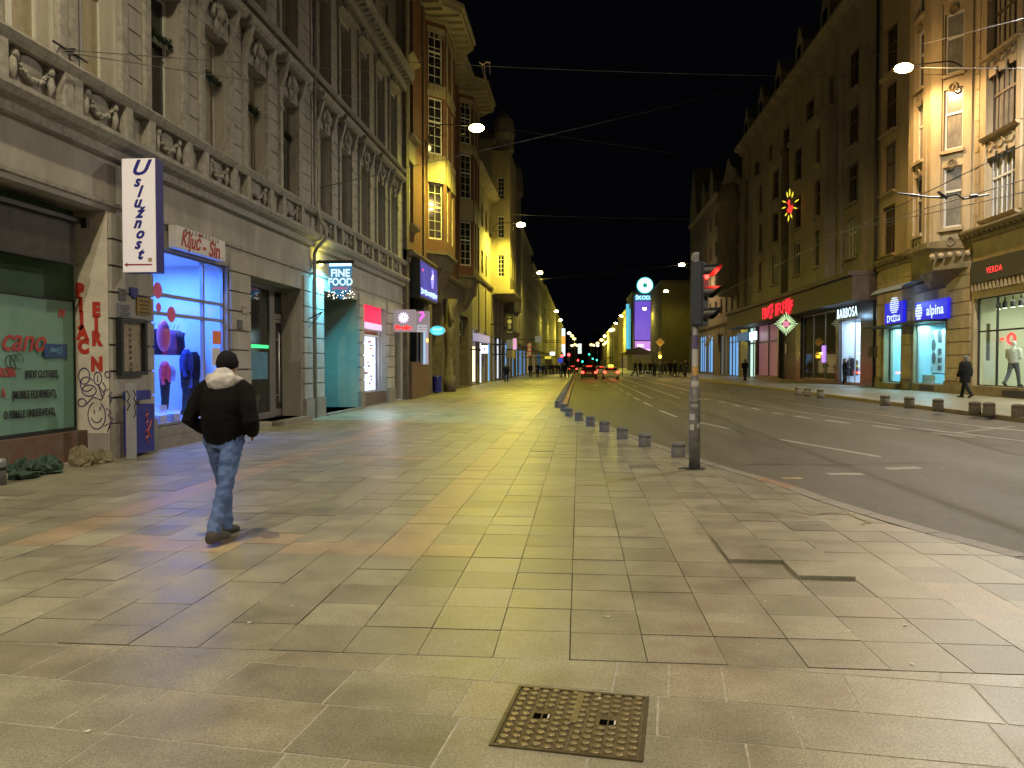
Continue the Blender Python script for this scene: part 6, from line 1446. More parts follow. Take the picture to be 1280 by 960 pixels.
def flat(label, px0, px1, py0, py1, Y, m, name='led_screen', cat='screen', th=.4):
    a_, b_ = P(px0, py1, Y=Y), P(px1, py0, Y=Y); r = thing(name, label, cat, ((a_.x + b_.x) / 2, Y, (a_.z + b_.z) / 2)); w, h = b_.x - a_.x, b_.z - a_.z
    MB().box(-w / 2, w / 2, 0, th, -h / 2, h / 2).build('panel', m, r, bevel=.03); return r, w, h
flat('tall purple lit screen on the far corner building', 793.5, 817.5, 376.5, 425, Yt - .6, glow('purple screen', (.16, .085, .62), .85))
r, w, h = flat('wide pink-violet screen below the tall purple one', 794, 818, 426.5, 440.5, Yt - .6, glow('pink screen', (.5, .22, .75), .95)); 
MB().box(-w * .4, -w * .05, -.03, -.001, -.1, h * .25).box(0, w * .4, -.03, -.001, -h * .35, -h * .2).build('screen_picture', glow('screen white', (.85, .6, .9), 1.1), r)
r, w, h = flat('cyan lit letter strip above the tall purple screen', 793.5, 818, 369, 375.5, Yt - .6, glow('cyan strip', (.05, .3, .5), .8), 'lit_sign', 'sign'); text('ŠKODA', 1.15, glow('pale cyan letters', (.5, .85, 1), 1.5), (0, -.03, 0), 'S', r, sx=1.0, bold=.02)
c_ = P(806, 357, Y=Yt); rd_ = thing('round_sign', 'round white-turquoise lit sign with a green crest on the tower roof', 'sign', (c_.x, Yt - .6, c_.z)); rad = 9 / 970 * Yt
n = 32; MB().loft([[(rad * math.cos(2 * PI * k / n), y, rad * math.sin(2 * PI * k / n)) for k in range(n)] for y in (0, .4)]).build('disc', glow('white disc', (.6, 1, .95), 2.2), rd_)
MB().loft([[(rad * s_ * math.cos(2 * PI * k / n), y, rad * s_ * math.sin(2 * PI * k / n)) for k in range(n)] for s_, y in ((1.12, .05), (1.12, .38))]).build('rim', glow('turquoise rim', (.03, .6, .6), 1), rd_)
em = MB(); em.loft([[(.34 * rad * q(t) * math.cos(t), y, .34 * rad * q(t) * math.sin(t)) for t in [2 * PI * k / 10 for k in range(10)]] for y in (-.05, 0) for q in (lambda t: 1.25 if int(round(t / (2 * PI / 10))) % 2 else .75,)]); em.build('crest', glow('green crest', (.0, .35, .28), .8), rd_)
MB().tube([(0, .3, -rad), (0, .3, -rad - 2)], .2, 6).build('mast', M['steel'], rd_)
r, w, h = flat('narrow vertical cyan lit sign left of the purple screens', 782.5, 786.5, 380, 436, Yt + 8, glow('cyan vertical', (.12, .55, .68), .9), 'lit_sign', 'sign')
R6 = plain_house('warm lit terraced house left of the purple tower on the far right side', 195, 270, 17, M['yellow'], 8, 4, 4.8, 3.2, True, g=4, shop=[(.1, .9, .1, 3.4, SY)], xf=3.9)
R7 = plain_house('most distant house of the right row, dim in lamp light', 272, 460, 15, M['brownwall'], 9, 3, 4.8, 3.2, True, g=4, shop=[(.05, .6, .1, 3.4, SY)], xf=5.4)
hl = MB(); ptsn = 40
hb_ = [(-400 + 800 * k / ptsn, 22 + 16 * math.sin(k * .7) + 10 * math.sin(k * 1.9)) for k in range(ptsn + 1)]
for (xa, za), (xb, zb2) in zip(hb_, hb_[1:]): hl.quad((xa, 1000, -1), (xb, 1000, -1), (xb, 1100, za), (xa, 1100, za))
struct(hl.build('hills', mat('dark hill', (.02, .02, .02), .9)))
# ------------------------------------------------------------------ street lamps
lens_y = glow('sodium lamp lens', (1, .80, .22), 85); lens_o = glow('orange lamp lens', (1, .64, .27), 95); lens_w = glow('warm lamp lens', (1, .86, .6), 40)
lens_f, lens_fw = glow('far yellow lens', (1, .78, .25), 3), glow('far warm lens', (1, .85, .5), 3)
YEL, ORA, WAR = (1, .87, .11), (1, .64, .30), (1, .87, .65)
def lamp(label, base, reach, rise, lensm, col, watt, right=False, group='street lamps on brackets along the facades', ang=177, tilt=0):
    r = thing('street_lamp', label, 'street lamp', base, PI if right else 0, group)
    n = 10
    arc = [(.12, 0, 0), (.22, 0, .05)] + [(.22 + .9 * (1 - math.cos(t * PI / 2 / n)), 0, .25 + (rise + .1) * math.sin(t * PI / 2 / n)) for t in range(n + 1)] + [(reach - .25, 0, rise + .22)]
    MB().box(0, .12, -.09, .09, -.18, .2).build('wall_plate', M['iron'], r)
    MB().tube(arc, .032, 7).tube([(.22, 0, .4), (reach * .8, 0, rise * .72)], .012, 5).build('bracket', M['iron'], r, True)
    hd = MB().loft([[(x, w * math.cos(k * PI / 6), rise + .17 + h * max(-.25, math.sin(k * PI / 6))) for k in range(12)] for x, w, h in ((reach - .38, .05, .05), (reach - .2, .13, .13), (reach + .12, .17, .15), (reach + .36, .13, .1), (reach + .42, .03, .03))]).build('lamp_head', M['steel'], r, True)
    MB().ball((reach + .08, 0, rise + .11), (.40, .27, .20), 16).build('lens', lensm, hd, True)  # lens enlarged, the lamp's glare is put into its size
    spot('lamp_light', (reach + .08, 0, rise - .08), col, watt, r, ang, .16, (0, tilt, 0))
    return r
b1 = P(530, 180, X=XL); k1 = P(594, 160, Y=b1.y)
lamp('yellow lamp on a gooseneck bracket in front of the red-brown bay-fronted house', b1, k1.x - b1.x, k1.z - b1.z - .11, lens_y, YEL, 8200, ang=164, tilt=-.24)
lamp('lamp over the near left pavement above the graffiti jamb and walking man', (XL, 5.2, 12.2), 3.9, .8, lens_w, (1, .84, .52), 5600)
for lb, px, py, Y, w in (('yellow lamp second along the left row, before the projecting grey bay', 650, 281, 69, 13000), ('yellow lamp third along the left row, low over the far pavement', 674, 341, 106, 5500), ('small far yellow lamp fourth in the left row above the fifth', 695, 389, 165, 4500), ('tiny far lamp fifth in the left row', 700.5, 400, 205, 5000)):
    t = P(px, py, Y=Y); lamp(lb, (t.x - 2.7, Y, t.z - .95), 2.7, .84, lens_y, YEL, w)
t = P(1132, 85, Y=P(1215, 105, X=XR).y); b2 = P(1215, 105, X=XR)
lamp('orange lamp on a gooseneck bracket glaring before the ochre bay on the right', b2, b2.x - t.x, t.z - b2.z - .11, lens_o, ORA, 3900, True)
for lb, px, py, Y, w in (('orange lamp beside the top of the near traffic light', 853, 331, 104, 5000), ('yellow lamp against the plain olive gable', 833, 364, 135, 2000), ('lamp shining before the purple lit tower', 806, 386, 160, 4000), ('upper of the two far lamps left of the purple tower', 777, 395, 190, 5000), ('second far lamp left of the purple tower', 770, 404, 225, 5000)):
    t = P(px, py, Y=Y); lamp(lb, (t.x + 2.2, Y, t.z - .95), 2.2, .84, lens_o if px > 840 else lens_y, ORA if px > 840 else YEL, w, True)
# the farthest lamps on masts
def mast(px, py, Y, lensm, label):
    t = P(px, py, Y=Y); r = thing('lamp_mast', label, 'street lamp', (t.x, Y, 0), 0, 'far lamps on masts')
    MB().tube([(0, 0, -.1), (0, 0, t.z - .3), (0, 0, t.z)], [.12, .08, .06], 8).build('mast', M['iron'], r)
    MB().ball((0, 0, t.z), (.8, .7, .6), 10).build('lens', lensm, r, True)  # oversized ball, the far lamp's glare is put into its shape
for i, (px, py) in enumerate(((711.5, 416.5), (715, 420), (718, 423.5), (715, 432), (719, 431), (722, 432), (756, 420), (752, 425), (747, 429), (747, 432), (739, 431), (742, 431.5), (757, 429), (755, 430.5), (760, 427), (763.5, 413), (766, 412))):
    Y = 970 * 12 / (455 - py) if py < 425 else 970 * 9.5 / (455 - py)
    mast(px, py, min(Y, 470), lens_f if i % 3 else lens_fw, 'tiny yellow lamp point on a mast in the far end of the street')
for p_, w_ in (((-4.5, 265, 12), 4500), ((-4, 370, 12), 6000), ((10.5, 235, 11), 7000), ((9, 330, 11), 11000)): point('lamp_light', p_, YEL, w_)  # added point lights without fixtures stand in for the masts' light
# light that reaches the near pavement from lamps behind the camera
lamp('lamp behind the viewpoint on the left side of the street', (XL, -7, 12.4), 2.6, .8, lens_w, (1, .88, .72), 10500)
lamp('lamp behind the viewpoint on the right side of the street', (XR, 2, 13), 2.6, .8, lens_o, (1, .82, .66), 5600, True)
lamp('added unseen fill lamp on the right that brightens the left houses', (XR, 26.5, 14.6), 2.6, .8, lens_w, (1, .95, .88), 14500, True)  # added lamp out of view, a cool fill for the left facades
# ------------------------------------------------------------------ street furniture, vehicles, people
def bollard_proto(rad, h, m, label, group):
    r = thing('bollard', label, 'bollard', (0, 0, 0), 0, group)
    MB().lathe([(rad * .98, -.05), (rad, .02), (rad, h * .62), (rad * .95, h * .64), (rad * .95, h * .68), (rad, h * .70)], 20).build('shaft', m, r, True)
    MB().lathe([(rad, h * .70), (rad, h * .82), (rad * .93, h * .90), (rad * .72, h * .965), (rad * .35, h), (.002, h * 1.01)], 20).build('cap', m, r, True)
    return r
bl1 = bollard_proto(.125, .27, M['concrete'], 'squat dark concrete bollard nearest to the traffic light', 'low bollards along the left kerb')
near = [(848, 571), (806, 558), (778, 548.5), (755.5, 539.5), (738, 532.5), (723.5, 526), (711.5, 520), (705, 514)]
names = ['squat dark concrete bollard nearest to the traffic light pole', 'second bollard from the traffic light along the left kerb', 'third bollard from the traffic light', 'fourth bollard from the traffic light', 'fifth bollard from the traffic light', 'sixth bollard, just before the kerb tinted with red car glow starts', 'seventh bollard, at the bend of the kerb line', 'eighth bollard, where the close row along the kerb begins']
for i, (px, py) in enumerate(near):
    o = bl1 if i == 0 else copy_tree(bl1); g = P(px, py, Z=0); o.location = (g.x, g.y, 0); o['label'] = names[i]; o.rotation_euler.z = i
y = 29.5
while y < 100:
    o = copy_tree(bl1); o.location = (-.80 + R.gauss(0, .01), y, 0); o['label'] = 'low bollard in the dense dark row running up the left kerb to the far cars'; o['group'] = 'dense row of bollards up the kerb'; y += 1.35
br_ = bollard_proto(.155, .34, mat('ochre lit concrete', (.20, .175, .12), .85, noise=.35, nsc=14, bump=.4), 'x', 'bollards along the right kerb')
rl = ['bollard cut by the right photo edge on the right pavement', 'bollard right of a close pair before the showroom', 'bollard left of a close pair below the walking coat figure', 'lone bollard before the right optician window', 'bollard before the pier between optician door and window', 'bollard in front of the optician steps', 'rightmost of three small bollards before the boutique', 'middle of three small bollards before the boutique', 'leftmost of three small bollards before the boutique']
for i, (px, py) in enumerate(((1272.5, 521), (1236, 518), (1218.5, 516.5), (1172.5, 512), (1136.5, 508.5), (1106, 505.5), (1025.5, 496), (1009, 494), (997.5, 492.5))):
    o = br_ if i == 0 else copy_tree(br_); g = P(px, py, Z=ZR); o.location = (g.x, g.y, ZR); o['label'] = rl[i]; o.rotation_euler.z = i * .7
# ------------------------------------------------------------------ traffic light
tp = P(868, 586, Z=0)
tl = thing('traffic_light', 'red traffic light on a stickered grey steel pole at the kerb corner', 'traffic light', (tp.x, tp.y, 0))
zz = lambda py: P(868, py, Y=tp.y).z
pole = MB(); pole.lathe([(.088, -.05), (.085, zz(487)), (.07, zz(480)), (.048, zz(468)), (.047, zz(316)), (.001, zz(315))], 18)
pm_ = mat('worn grey pole paint', (.27, .265, .26), .55, .3, noise=.5, nsc=9, bump=.3, bsc=30)
po = pole.build('pole', pm_, tl, True)
MB().lathe([(.09, zz(503)), (.098, zz(502)), (.098, zz(499)), (.088, zz(498))], 16).build('collar', pm_, tl)
MB().poly([(.17 * math.cos(k * PI / 5) * (1 + .25 * (k % 3)), .15 * math.sin(k * PI / 5) * (1 + .2 * (k % 2))) for k in range(10)], -.005, .009).build('foot_patch', joint, tl)
def sticker(py0, py1, a0, a1, r, m):
    s = MB(); n = 8; z0, z1 = zz(py1), zz(py0)
    for k in range(n):
        t0, t1 = math.radians(a0 + (a1 - a0) * k / n), math.radians(a0 + (a1 - a0) * (k + 1) / n); s.quad((r * math.cos(t0), r * math.sin(t0), z0), (r * math.cos(t1), r * math.sin(t1), z0), (r * math.cos(t1), r * math.sin(t1), z1), (r * math.cos(t0), r * math.sin(t0), z1))
    s.build('sticker', m, po)
wst = mat('white sticker paper', (.5, .48, .45), .6, noise=.3, nsc=30); yst = mat('yellow orange sticker', (.55, .34, .10), .6, noise=.25, nsc=20); bst = mat('violet printed sticker', (.12, .10, .22), .5, noise=.5, nsc=25)
for py0, py1, a0, a1, r, m in ((419, 436, 200, 340, .0495, bst), (436.5, 458, 190, 345, .050, wst), (458.5, 473, 190, 350, .0505, yst), (476, 483, 215, 310, .080, wst), (517, 525, 200, 262, .0895, wst), (530, 537, 205, 255, .0893, wst), (529, 534, 285, 318, .0893, wst), (505, 509, 220, 300, .0893, mat('torn sticker', (.3, .29, .27), .7))): sticker(py0, py1, a0, a1, r, m)
hz0, hz1 = zz(408), zz(327.5)
hd = thing('signal_head', '', '') if False else None
hroot = obj('signal_head', None, tl, (.16, -.02, 0), math.radians(62))  # faces right and a little towards the camera
hh = (hz1 - hz0)
hx = MB().box(-.145, .145, .0, .2, hz0, hz1)
hmesh = hx.mesh('signal_housing', mat('dark blue-grey signal housing', (.035, .04, .055), .45), bevel=.025); house = obj('signal_housing', hmesh, hroot)
redl = glow('lit red lens', (1, .03, .02), 9); offl = mat('unlit amber lens', (.05, .02, .012), .2); offg = mat('unlit green lens', (.008, .02, .022), .2); vism = mat('black visor', (.012, .012, .014), .4); redv = mat('inside of visor', (.05, .03, .03), .5)
for k, m in enumerate((redl, offl, offg)):
    zc = hz1 - hh * (k + .5) / 3
    MB().loft([[(r * math.cos(t * PI / 10), y, zc + r * math.sin(t * PI / 10)) for t in range(20)] for r, y in ((.105, -.002), (.09, -.022), (.05, -.036), (.004, -.04))]).build('lens', m, hroot, True)
    v = MB(); n = 16
    for t in range(n):
        a0, a1 = math.radians(-25 + 230 * t / n), math.radians(-25 + 230 * (t + 1) / n)
        for r, rv in ((.122, 0), (.114, 1)):
            l0 = -.05 - .21 * max(0, math.sin(a0) * .6 + .4); l1 = -.05 - .21 * max(0, math.sin(a1) * .6 + .4)
            v.quad((r * math.cos(a0), 0, zc + r * math.sin(a0)), (r * math.cos(a1), 0, zc + r * math.sin(a1)), (r * math.cos(a1), l1, zc + r * math.sin(a1)), (r * math.cos(a0), l0, zc + r * math.sin(a0)))
    v.build('visor', vism, hroot, True)
    if k == 0:
        lw = (hroot.matrix_world)
# real lamp behind the lit lens washes the visors red
ang = math.radians(62); ld_ = Vector((math.sin(ang), -math.cos(ang), 0))
zc = hz1 - hh / 6
point('signal_lamp_light', (tp.x + .16 + ld_.x * .10, tp.y - .02 + ld_.y * .10, zc), (1, .03, .02), 11, None, .03)
MB().box(-.02, .1, -.03, .03, hz1 - .12, hz1 - .08).box(-.02, .1, -.03, .03, hz0 + .06, hz0 + .1).build('bracket', M['iron'], tl)
MB().box(-.06, .05, -.05, .05, zz(326), zz(318)).build('detector_box', M['alu'], tl, bevel=.01)
# ------------------------------------------------------------------ far signals and posts
def far_signal(label, px, py, Y, on, base=0):
    t = P(px, py, Y=Y); r = thing('traffic_light', label, 'traffic light', (t.x, Y, base)); z = t.z - base
    MB().tube([(0, .2, -.1), (0, .2, z + .5)], .07, 8).build('pole', M['iron'], r); h_ = MB().box(-.18, .18, -.1, .15, z - .75, z + .3).build('signal_housing', M['black'], r, bevel=.02)
    cols = {'red': ((1, .03, .03), 12), 'green': ((.03, 1, .65), 8), 'amber': ((1, .5, .03), 14)}
    c, s = cols[on]; zo = {'red': 0, 'amber': -.3, 'green': -.6}[on]
    MB().ball((0, -.14, z + zo if on != 'green' else z - .0), (.17, .05, .17), 10).build('lit_lens', glow(on + ' far lens', c, s), r)
    return r
far_signal('far red traffic light, left of a pair beyond the dark couple', 702.5, 445, 92, 'red'); far_signal('far red traffic light, right of a pair beyond the dark couple', 711, 443.5, 95, 'red')
far_signal('tiny red traffic light further down the middle of the street', 722.5, 450.5, 140, 'red')
for i, (px, py, Y) in enumerate(((736.5, 443, 190), (741, 448.5, 200), (746, 450, 180), (728, 452, 170))): far_signal(['highest tiny green traffic light far down the street', 'middle tiny green traffic light far down the street', 'rightmost tiny green traffic light above the white taxi', 'leftmost tiny green traffic light above the red-lit car'][i], px, py, Y, 'green')
yl_ = far_signal('flashing amber signal on a post before the olive gable', 825, 442.5, 88, 'amber', ZR); g = P(825, 428, Y=88)
pr = thing('road_sign', 'yellow diamond priority sign above the flashing amber signal', 'road sign', (g.x, 87.9, g.z)); 
MB().add([(x, y, z) for y in (0, .04) for x, z in ((-.5, 0), (0, -.5), (.5, 0), (0, .5))], [(0, 1, 2, 3), (7, 6, 5, 4), (0, 1, 5, 4), (1, 2, 6, 5), (2, 3, 7, 6), (3, 0, 4, 7)]).build('plate', mat('pale plate', (.6, .55, .5), .4), pr); MB().add([(x, -.01, z) for x, z in ((-.36, 0), (0, -.36), (.36, 0), (0, .36))], [(0, 1, 2, 3)]).build('face', mat('yellow plate', (.65, .36, .1), .4), pr)
MB().tube([(0, .06, -g.z + ZR), (0, .06, .4)], .05, 8).build('post', M['steel'], pr)
point('amber_lamp_light', (P(825, 442, Y=87).x, 87, P(825, 442, Y=87).z), (1, .55, .05), 60)
bsg = thing('road_sign', 'small round blue road sign on the island post below the far red lights', 'road sign', tuple(P(700.5, 450.5, Y=90))); MB().loft([[(.32 * math.cos(t * PI / 10), y, .32 * math.sin(t * PI / 10)) for t in range(20)] for y in (0, .03)]).build('plate', glow('blue plate', (.03, .06, .7), .5), bsg); MB().tube([(0, .05, -2.2), (0, .05, .35)], .04, 6).build('post', M['steel'], bsg)
hp = thing('guard_hoop', 'low dark tubular hoop rail at the head of the left kerb by the cars', 'guard rail', (-.5, 98, 0)); MB().tube([(-.3, -6, 0), (-.3, -6, .5), (-.1, -3, .85), (.6, 1, 1.0), (1.6, 5, 1.0), (1.6, 5, 0)], .05, 8).build('rail', M['steel'], hp)
# ------------------------------------------------------------------ cars
def car(label, px, py, Y, body, suv=False, taxi=False, brake=True, rz=0):
    g = P(px, py, Y=Y); r = thing('parked_car' if False else 'car', label, 'car', (g.x, Y, -.11), rz)
    H_ = 1.66 if suv else 1.46; Lh = 4.5; n = 12
    st = [(0, .42, .62, .62, .80), (.08, .30, .85, .85, .86), (.35, .25, .98, 1.02, .89), (.75, .22, 1.0, H_ * .93, .9), (1.3, .2, 1.0, H_, .9), (2.3, .2, .98, H_, .9), (3.0, .2, .96, H_ * .84, .9), (3.5, .2, .93, .98, .89), (4.1, .25, .84, .86, .86), (4.42, .35, .66, .66, .78)]
    rings = []
    for y, zb, zm, zt, w in st:
        wt = w * (.80 if zt > zm + .1 else .96)
        rings.append([(-w * .93, y, zb), (w * .93, y, zb), (w, y, (zb + zm) / 2), (w * .985, y, zm), (wt, y, max(zm + .005, zt - .05)), (wt * .8, y, max(zm + .008, zt)), (-wt * .8, y, max(zm + .008, zt)), (-wt, y, max(zm + .005, zt - .05)), (-w * .985, y, zm), (-w, y, (zb + zm) / 2)])
    bd = MB().loft(rings).build('body', body, r, False, bevel=.02)
    q = MB(); z0, z1 = 1.05, H_ * .90
    q.add([(-.72, .325, z0), (.72, .325, z0), (.64, .70, z1), (-.64, .70, z1), (-.72, .40, z0), (.72, .40, z0), (.64, .78, z1), (-.64, .78, z1)], [(0, 1, 2, 3), (7, 6, 5, 4), (0, 1, 5, 4), (1, 2, 6, 5), (2, 3, 7, 6), (3, 0, 4, 7)]); q.build('rear_window', M['pane'], r)
    for s in (-1, 1):
        q = MB(); q.quad((s * .905, .95, 1.04), (s * .905, 3.0, 1.02), (s * .77, 2.6, H_ * .92), (s * .77, 1.1, H_ * .92)); q.build('side_window', M['pane'], r)
        MB().box(s * .74 - .15, s * .74 + .15, -.03, .1, .70, .94).build('tail_light', glow('tail lamp', (1, .05, .03), 7 if brake else 1.5), r, bevel=.02)
        for y in (.8, 3.6):
            w = MB().loft([[(x, y + rr_ * math.cos(t * PI / 8), .32 + rr_ * math.sin(t * PI / 8)) for t in range(16)] for x, rr_ in ((s * .74, .28), (s * .76, .325), (s * .9, .325), (s * .92, .28))]).build('wheel', mat('tyre rubber', (.015, .015, .015), .8), r)
            MB().loft([[(x, y + rr_ * math.cos(t * PI / 8), .32 + rr_ * math.sin(t * PI / 8)) for t in range(16)] for x, rr_ in ((s * .915, .2), (s * .93, .18))]).build('rim', M['alu'], w)
    MB().box(-.8, .8, -.05, .12, .30, .55).build('bumper', M['black'] if suv else body, r, bevel=.03); MB().box(-.26, .26, -.035, 0, .62 if not suv else .68, .74 if not suv else .8).build('number_plate', mat('white plate', (.6, .6, .6), .4), r)
    if brake: MB().box(-.3, .3, .60, .66, H_ * .90, H_ * .93).build('high_brake_light', glow('brake lamp', (1, .05, .03), 5), r)
    if taxi: MB().box(-.3, .3, 1.35, 1.55, H_ + .005, H_ + .2).build('taxi_sign', glow('lime roof sign', (.65, .9, .05), 3), r, bevel=.03)
    if brake: area('tail_glow', (g.x, Y - .3, .7), (1, .08, .05), 16, 1.2, .2, (-PI / 2, 0, 0))
    return r
car('dark red tall hatchback waiting with brake lights on', 736.5, 473, 88, mat('dark red car paint', (.10, .008, .008), .25), True)
car('white taxi with lime roof sign waiting beside the dark red car', 764, 473, 90, mat('white car paint', (.50, .45, .35), .3), False, True)
car('light car further ahead between the dark red hatchback and the taxi', 752, 469, 118, mat('silver car paint', (.35, .34, .32), .3), brake=True)
car('dark car far ahead under the tiny green lights', 716, 464, 150, mat('black car paint', (.02, .02, .022), .3), brake=True)
# ------------------------------------------------------------------ people in the distance
man2 = PROTO['walk']
grp = 'people on the far left pavement'
lj = [cloth('dark jacket %d' % i, c) for i, c in enumerate(((.012, .012, .016), (.02, .03, .07), (.05, .045, .04), (.03, .012, .01)))]
for i, (px, py, rz_, lab, b_) in enumerate(((663, 471, 0, 'dark figure leftmost in the far left crowd beside the white lit doorway', 0), (672, 471.5, 2.6, 'dark figure second from left in the far crowd, facing the camera', 0), (678.5, 470, .3, 'figure in navy coat before the blue far shops', 1), (682.5, 469.5, 2.9, 'lighter clothed figure bending near the yellow-green sign', 2), (688, 468, .2, 'dark figure left of two walking close together under the white box sign', 0), (691.5, 468, .1, 'dark figure right of two walking close together under the white box sign', 3), (696, 466.5, 3, 'small dark figure farthest back in the left crowd', 1))):
    ped(man2 if i % 2 == 0 else stand, lab, px, py, rz_, 1, 0, grp, lj[b_])
cp_ = cloth('black robe cloth', (.006, .006, .007))
ped(coatp, 'black clad figure, left one of the couple standing by the kerb rail', 701, 471, 0, 1.0, 0, None, cp_); ped(coatp, 'black clad figure, right one of the couple standing by the kerb rail', 706, 471, .1, 1.03, 0, None, cp_)
for i in range(11):
    px = 794 + i * 6.2 + R.uniform(-1.2, 1.2); o = ped([man2, stand, coatp][i % 3], 'dark figure in the crowd waiting at the far right stop', px, 469.5 + R.uniform(-2.2, 2.0), R.uniform(0, 6.2), R.uniform(.95, 1.05), ZR, 'crowd at the far right stop', lj[i % 4])
st_ = thing('bus_shelter', 'open tram shelter with dark peaked roof before the crowd under the purple screens', 'shelter', (P(800, 470, Z=ZR).x, 92, ZR)); MB().add([(-2.2, -1.4, 2.5), (2.2, -1.4, 2.5), (2.2, 1.4, 2.5), (-2.2, 1.4, 2.5), (0, 0, 3.4)], [(0, 1, 4), (1, 2, 4), (2, 3, 4), (3, 0, 4), (0, 3, 2, 1)]).build('roof', M['roof'], st_)
for x in (-1.8, 1.8): MB().tube([(x, 1, 0), (x, 1, 2.5)], .06, 6).build('post', M['iron'], st_)
# ------------------------------------------------------------------ overhead wires
wm_ = mat('wire', (.11, .11, .11), .5, .4)
def wire(label, A, B, sag=0, r=.014):
    A, B = Vector(A), Vector(B); n = 14; o = MB().tube([A + (B - A) * (k / n) - Vector((0, 0, sag * 4 * (k / n) * (1 - k / n))) for k in range(n + 1)], r, 5).build('overhead_wire', wm_, None, True); tag(o, label, 'wire', 'overhead wires'); return o
wire('wire crossing the sky high above the street with torn streamers on it', P(498, 77, X=XL), P(1085, 96, X=XR), .15)
wire('wire rising diagonally across the dark sky from the left house to the right roofs', P(394, 236, X=XL), P(1000, 92, X=XR), .1)
wire('wire crossing the street level with the second left lamp', P(640, 268, Y=69), P(900, 274, Y=69), .1)
wire('upper of two wires from the small bracket along the left facade', P(72, 62, X=XL + .35), P(512, 93, X=XL + 1.3), 0, .008); wire('lower of two wires from the small bracket along the left facade', P(72, 64, X=XL + .35), P(512, 132, X=XL + 1.3), 0, .008)
wire('faint wire sloping down to the gabled houses on the right', P(628, 160, Y=41), P(872, 196, X=XR), 0, .01)
wire('wire crossing the upper right bay of the ochre house', P(1085, 72, X=XR - 1), P(1285, 22, X=XR - 4)); wire('wire crossing the street at the orange lamp height', P(1100, 84, X=XR), P(1290, 86, X=XR - 5)); wire('lower span wire carrying the tram wire hanger', P(905, 330, X=XR), P(1290, 222, X=XR - 6), .1)
wire('span wire from the ochre house down towards the dark house', P(990, 300, X=XR), P(1290, 238, X=XR - 7), .1); wire('wire across the street near the third left lamp', P(665, 350, Y=105), P(860, 330, Y=105), .1)
wire('tram contact wire running down the right side of the street', (8.6, 10, 5.9), (7.6, 260, 5.9), 0, .012)
wh = thing('wire_hanger', 'black insulator hanger on the tram wire in front of the ochre bay', 'wire hanger', tuple(P(1178, 246, Y=18.5))); MB().tube([(-1.0, 0, .1), (-.3, 0, 0), (.0, 0, -.02), (.3, 0, .06), (.45, 0, -.06), (1.0, 0, .03)], .022, 6).build('arm', M['black'], wh); MB().tube([(-.1, 0, .12), (.1, 0, -.04)], .035, 6).tube([(-.7, 0, .05), (-.6, 0, .035)], .035, 6).tube([(.6, 0, .0), (.75, 0, .015)], .035, 6).build('insulator', M['black'], wh)
wb = thing('wall_bracket', 'small iron wire anchor on the upper left facade', 'bracket', tuple(P(75, 63, X=XL))); MB().tube([(0, 0, 0), (.25, 0, 0)], .03, 6).tube([(.1, -.3, .02), (.12, .5, .0)], .02, 6).build('arm', M['iron'], wb)
sm = thing('streamer', 'torn pale streamers hanging from the high wire against the black sky', 'streamer', tuple(P(606, 78.5, X=P(606, 78.5, Y=41).x))); MB().tube([(-.3, 0, .05), (-.1, 0, -.1), (.1, 0, .05), (.3, 0, -.02)], .03, 5).tube([(-.15, 0, -.05), (-.1, 0, -.5), (.03, 0, -.95)], .014, 5).tube([(-.05, 0, -.05), (0, 0, -.4), (.06, 0, -.9)], .014, 5).tube([(.25, 0, 0), (.28, 0, -.6)], .014, 5).build('streamer_strip', mat('pale streamer', (.5, .42, .36), .6), sm)
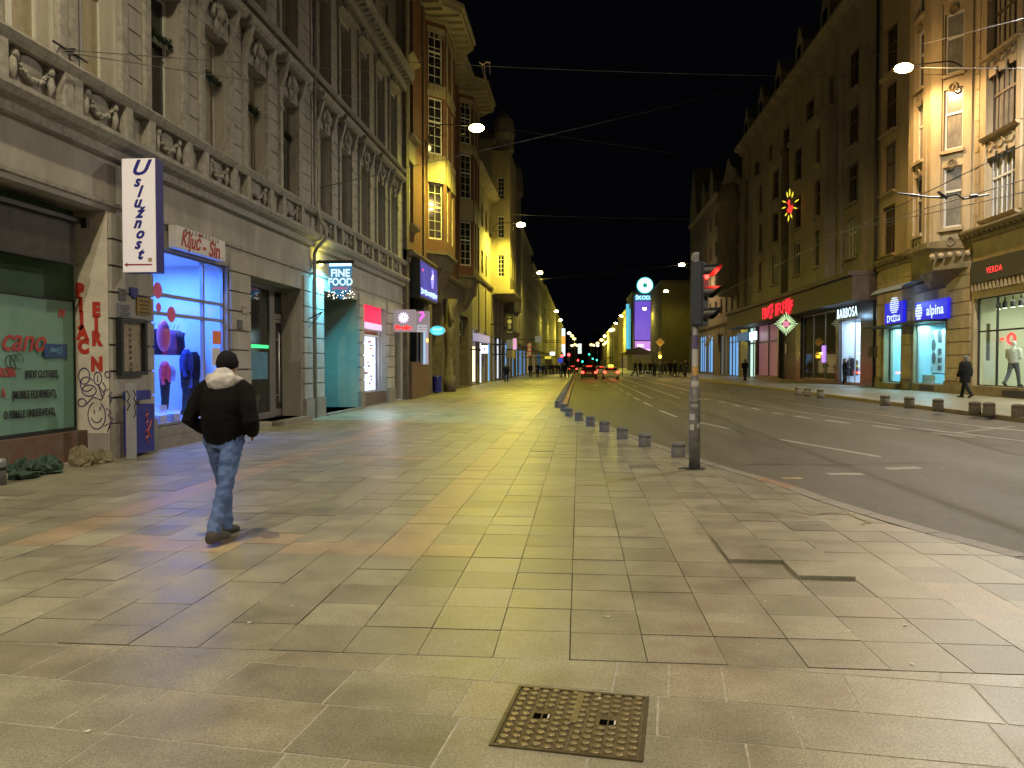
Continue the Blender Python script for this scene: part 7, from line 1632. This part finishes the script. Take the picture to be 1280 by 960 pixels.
# ------------------------------------------------------------------ christmas ornament
c_ = P(987, 258, Y=60); sd = thing('light_ornament', 'yellow and red glowing christmas star ornament hung before the dark house', 'light ornament', tuple(c_)); sd.scale = (.88,) * 3
ra, rd2 = MB(), MB()
for dx, z, ln, an in ((0, .85, .65, 90), (-.16, .75, .5, 100), (.18, .75, .5, 78), (.42, .35, .42, 35), (.3, -.1, .34, -15), (-.32, -.05, .34, 200), (-.3, .35, .34, 160), (-.06, -.75, .55, 265), (.1, -.62, .4, 285), (-.22, -.55, .3, 240)):
    a = math.radians(an); p = Vector((dx, 0, z)); ra.tube([p, p + Vector((math.cos(a), 0, math.sin(a))) * ln * .5, p + Vector((math.cos(a), 0, math.sin(a))) * ln], [.03, .07, .02], 6)
rd2.tube([(-.06, 0, .55), (-.02, 0, -.1)], .075, 6).tube([(.0, 0, -.1), (.1, 0, -.55)], [.15, .1], 6).tube([(-.22, 0, .35), (-.1, 0, .2)], .05, 6).tube([(.2, 0, .1), (.16, 0, -.3)], .08, 6).tube([(-.18, 0, -.25), (-.08, 0, -.5)], .07, 6)
ra.build('yellow_rays', glow('yellow ornament lights', (.9, .75, .05), 1.0), sd); rd2.build('red_candle', glow('red ornament lights', (1, .04, .03), 1.3), sd); MB().tube([(0, .05, 1.5), (0, .05, -1.3)], .02, 5).tube([(0, .05, 0), (XR - c_.x - .1, .05, .3)], .025, 5).build('hanger', M['iron'], sd)

ep = thing('post', 'stubby grey post cut by the left photo edge in front of the rubble', 'post', (P(2, 606, Z=0).x, P(2, 606, Z=0).y, 0)); MB().lathe([(.06, 0), (.06, .3), (.05, .36), (.001, .37)], 12).build('shaft', M['steel'], ep, True); MB().lathe([(.063, .2), (.07, .21), (.07, .24), (.063, .25)], 12).build('collar', M['iron'], ep)
# ------------------------------------------------------------------ world and render settings
wd = bpy.data.worlds.new('World'); SC.world = wd; wd.use_nodes = True
bg = wd.node_tree.nodes['Background']; bg.inputs[0].default_value = (.55, .62, 1.0, 1); bg.inputs[1].default_value = .0016
SC.view_settings.view_transform = 'Standard'; SC.view_settings.look = 'None'; SC.view_settings.exposure = .22; SC.view_settings.gamma = 1
SC.cycles.use_denoising = True; SC.cycles.sample_clamp_indirect = 4; SC.cycles.max_bounces = 6; SC.cycles.transparent_max_bounces = 12
SC.cycles.caustics_reflective = False; SC.cycles.caustics_refractive = False
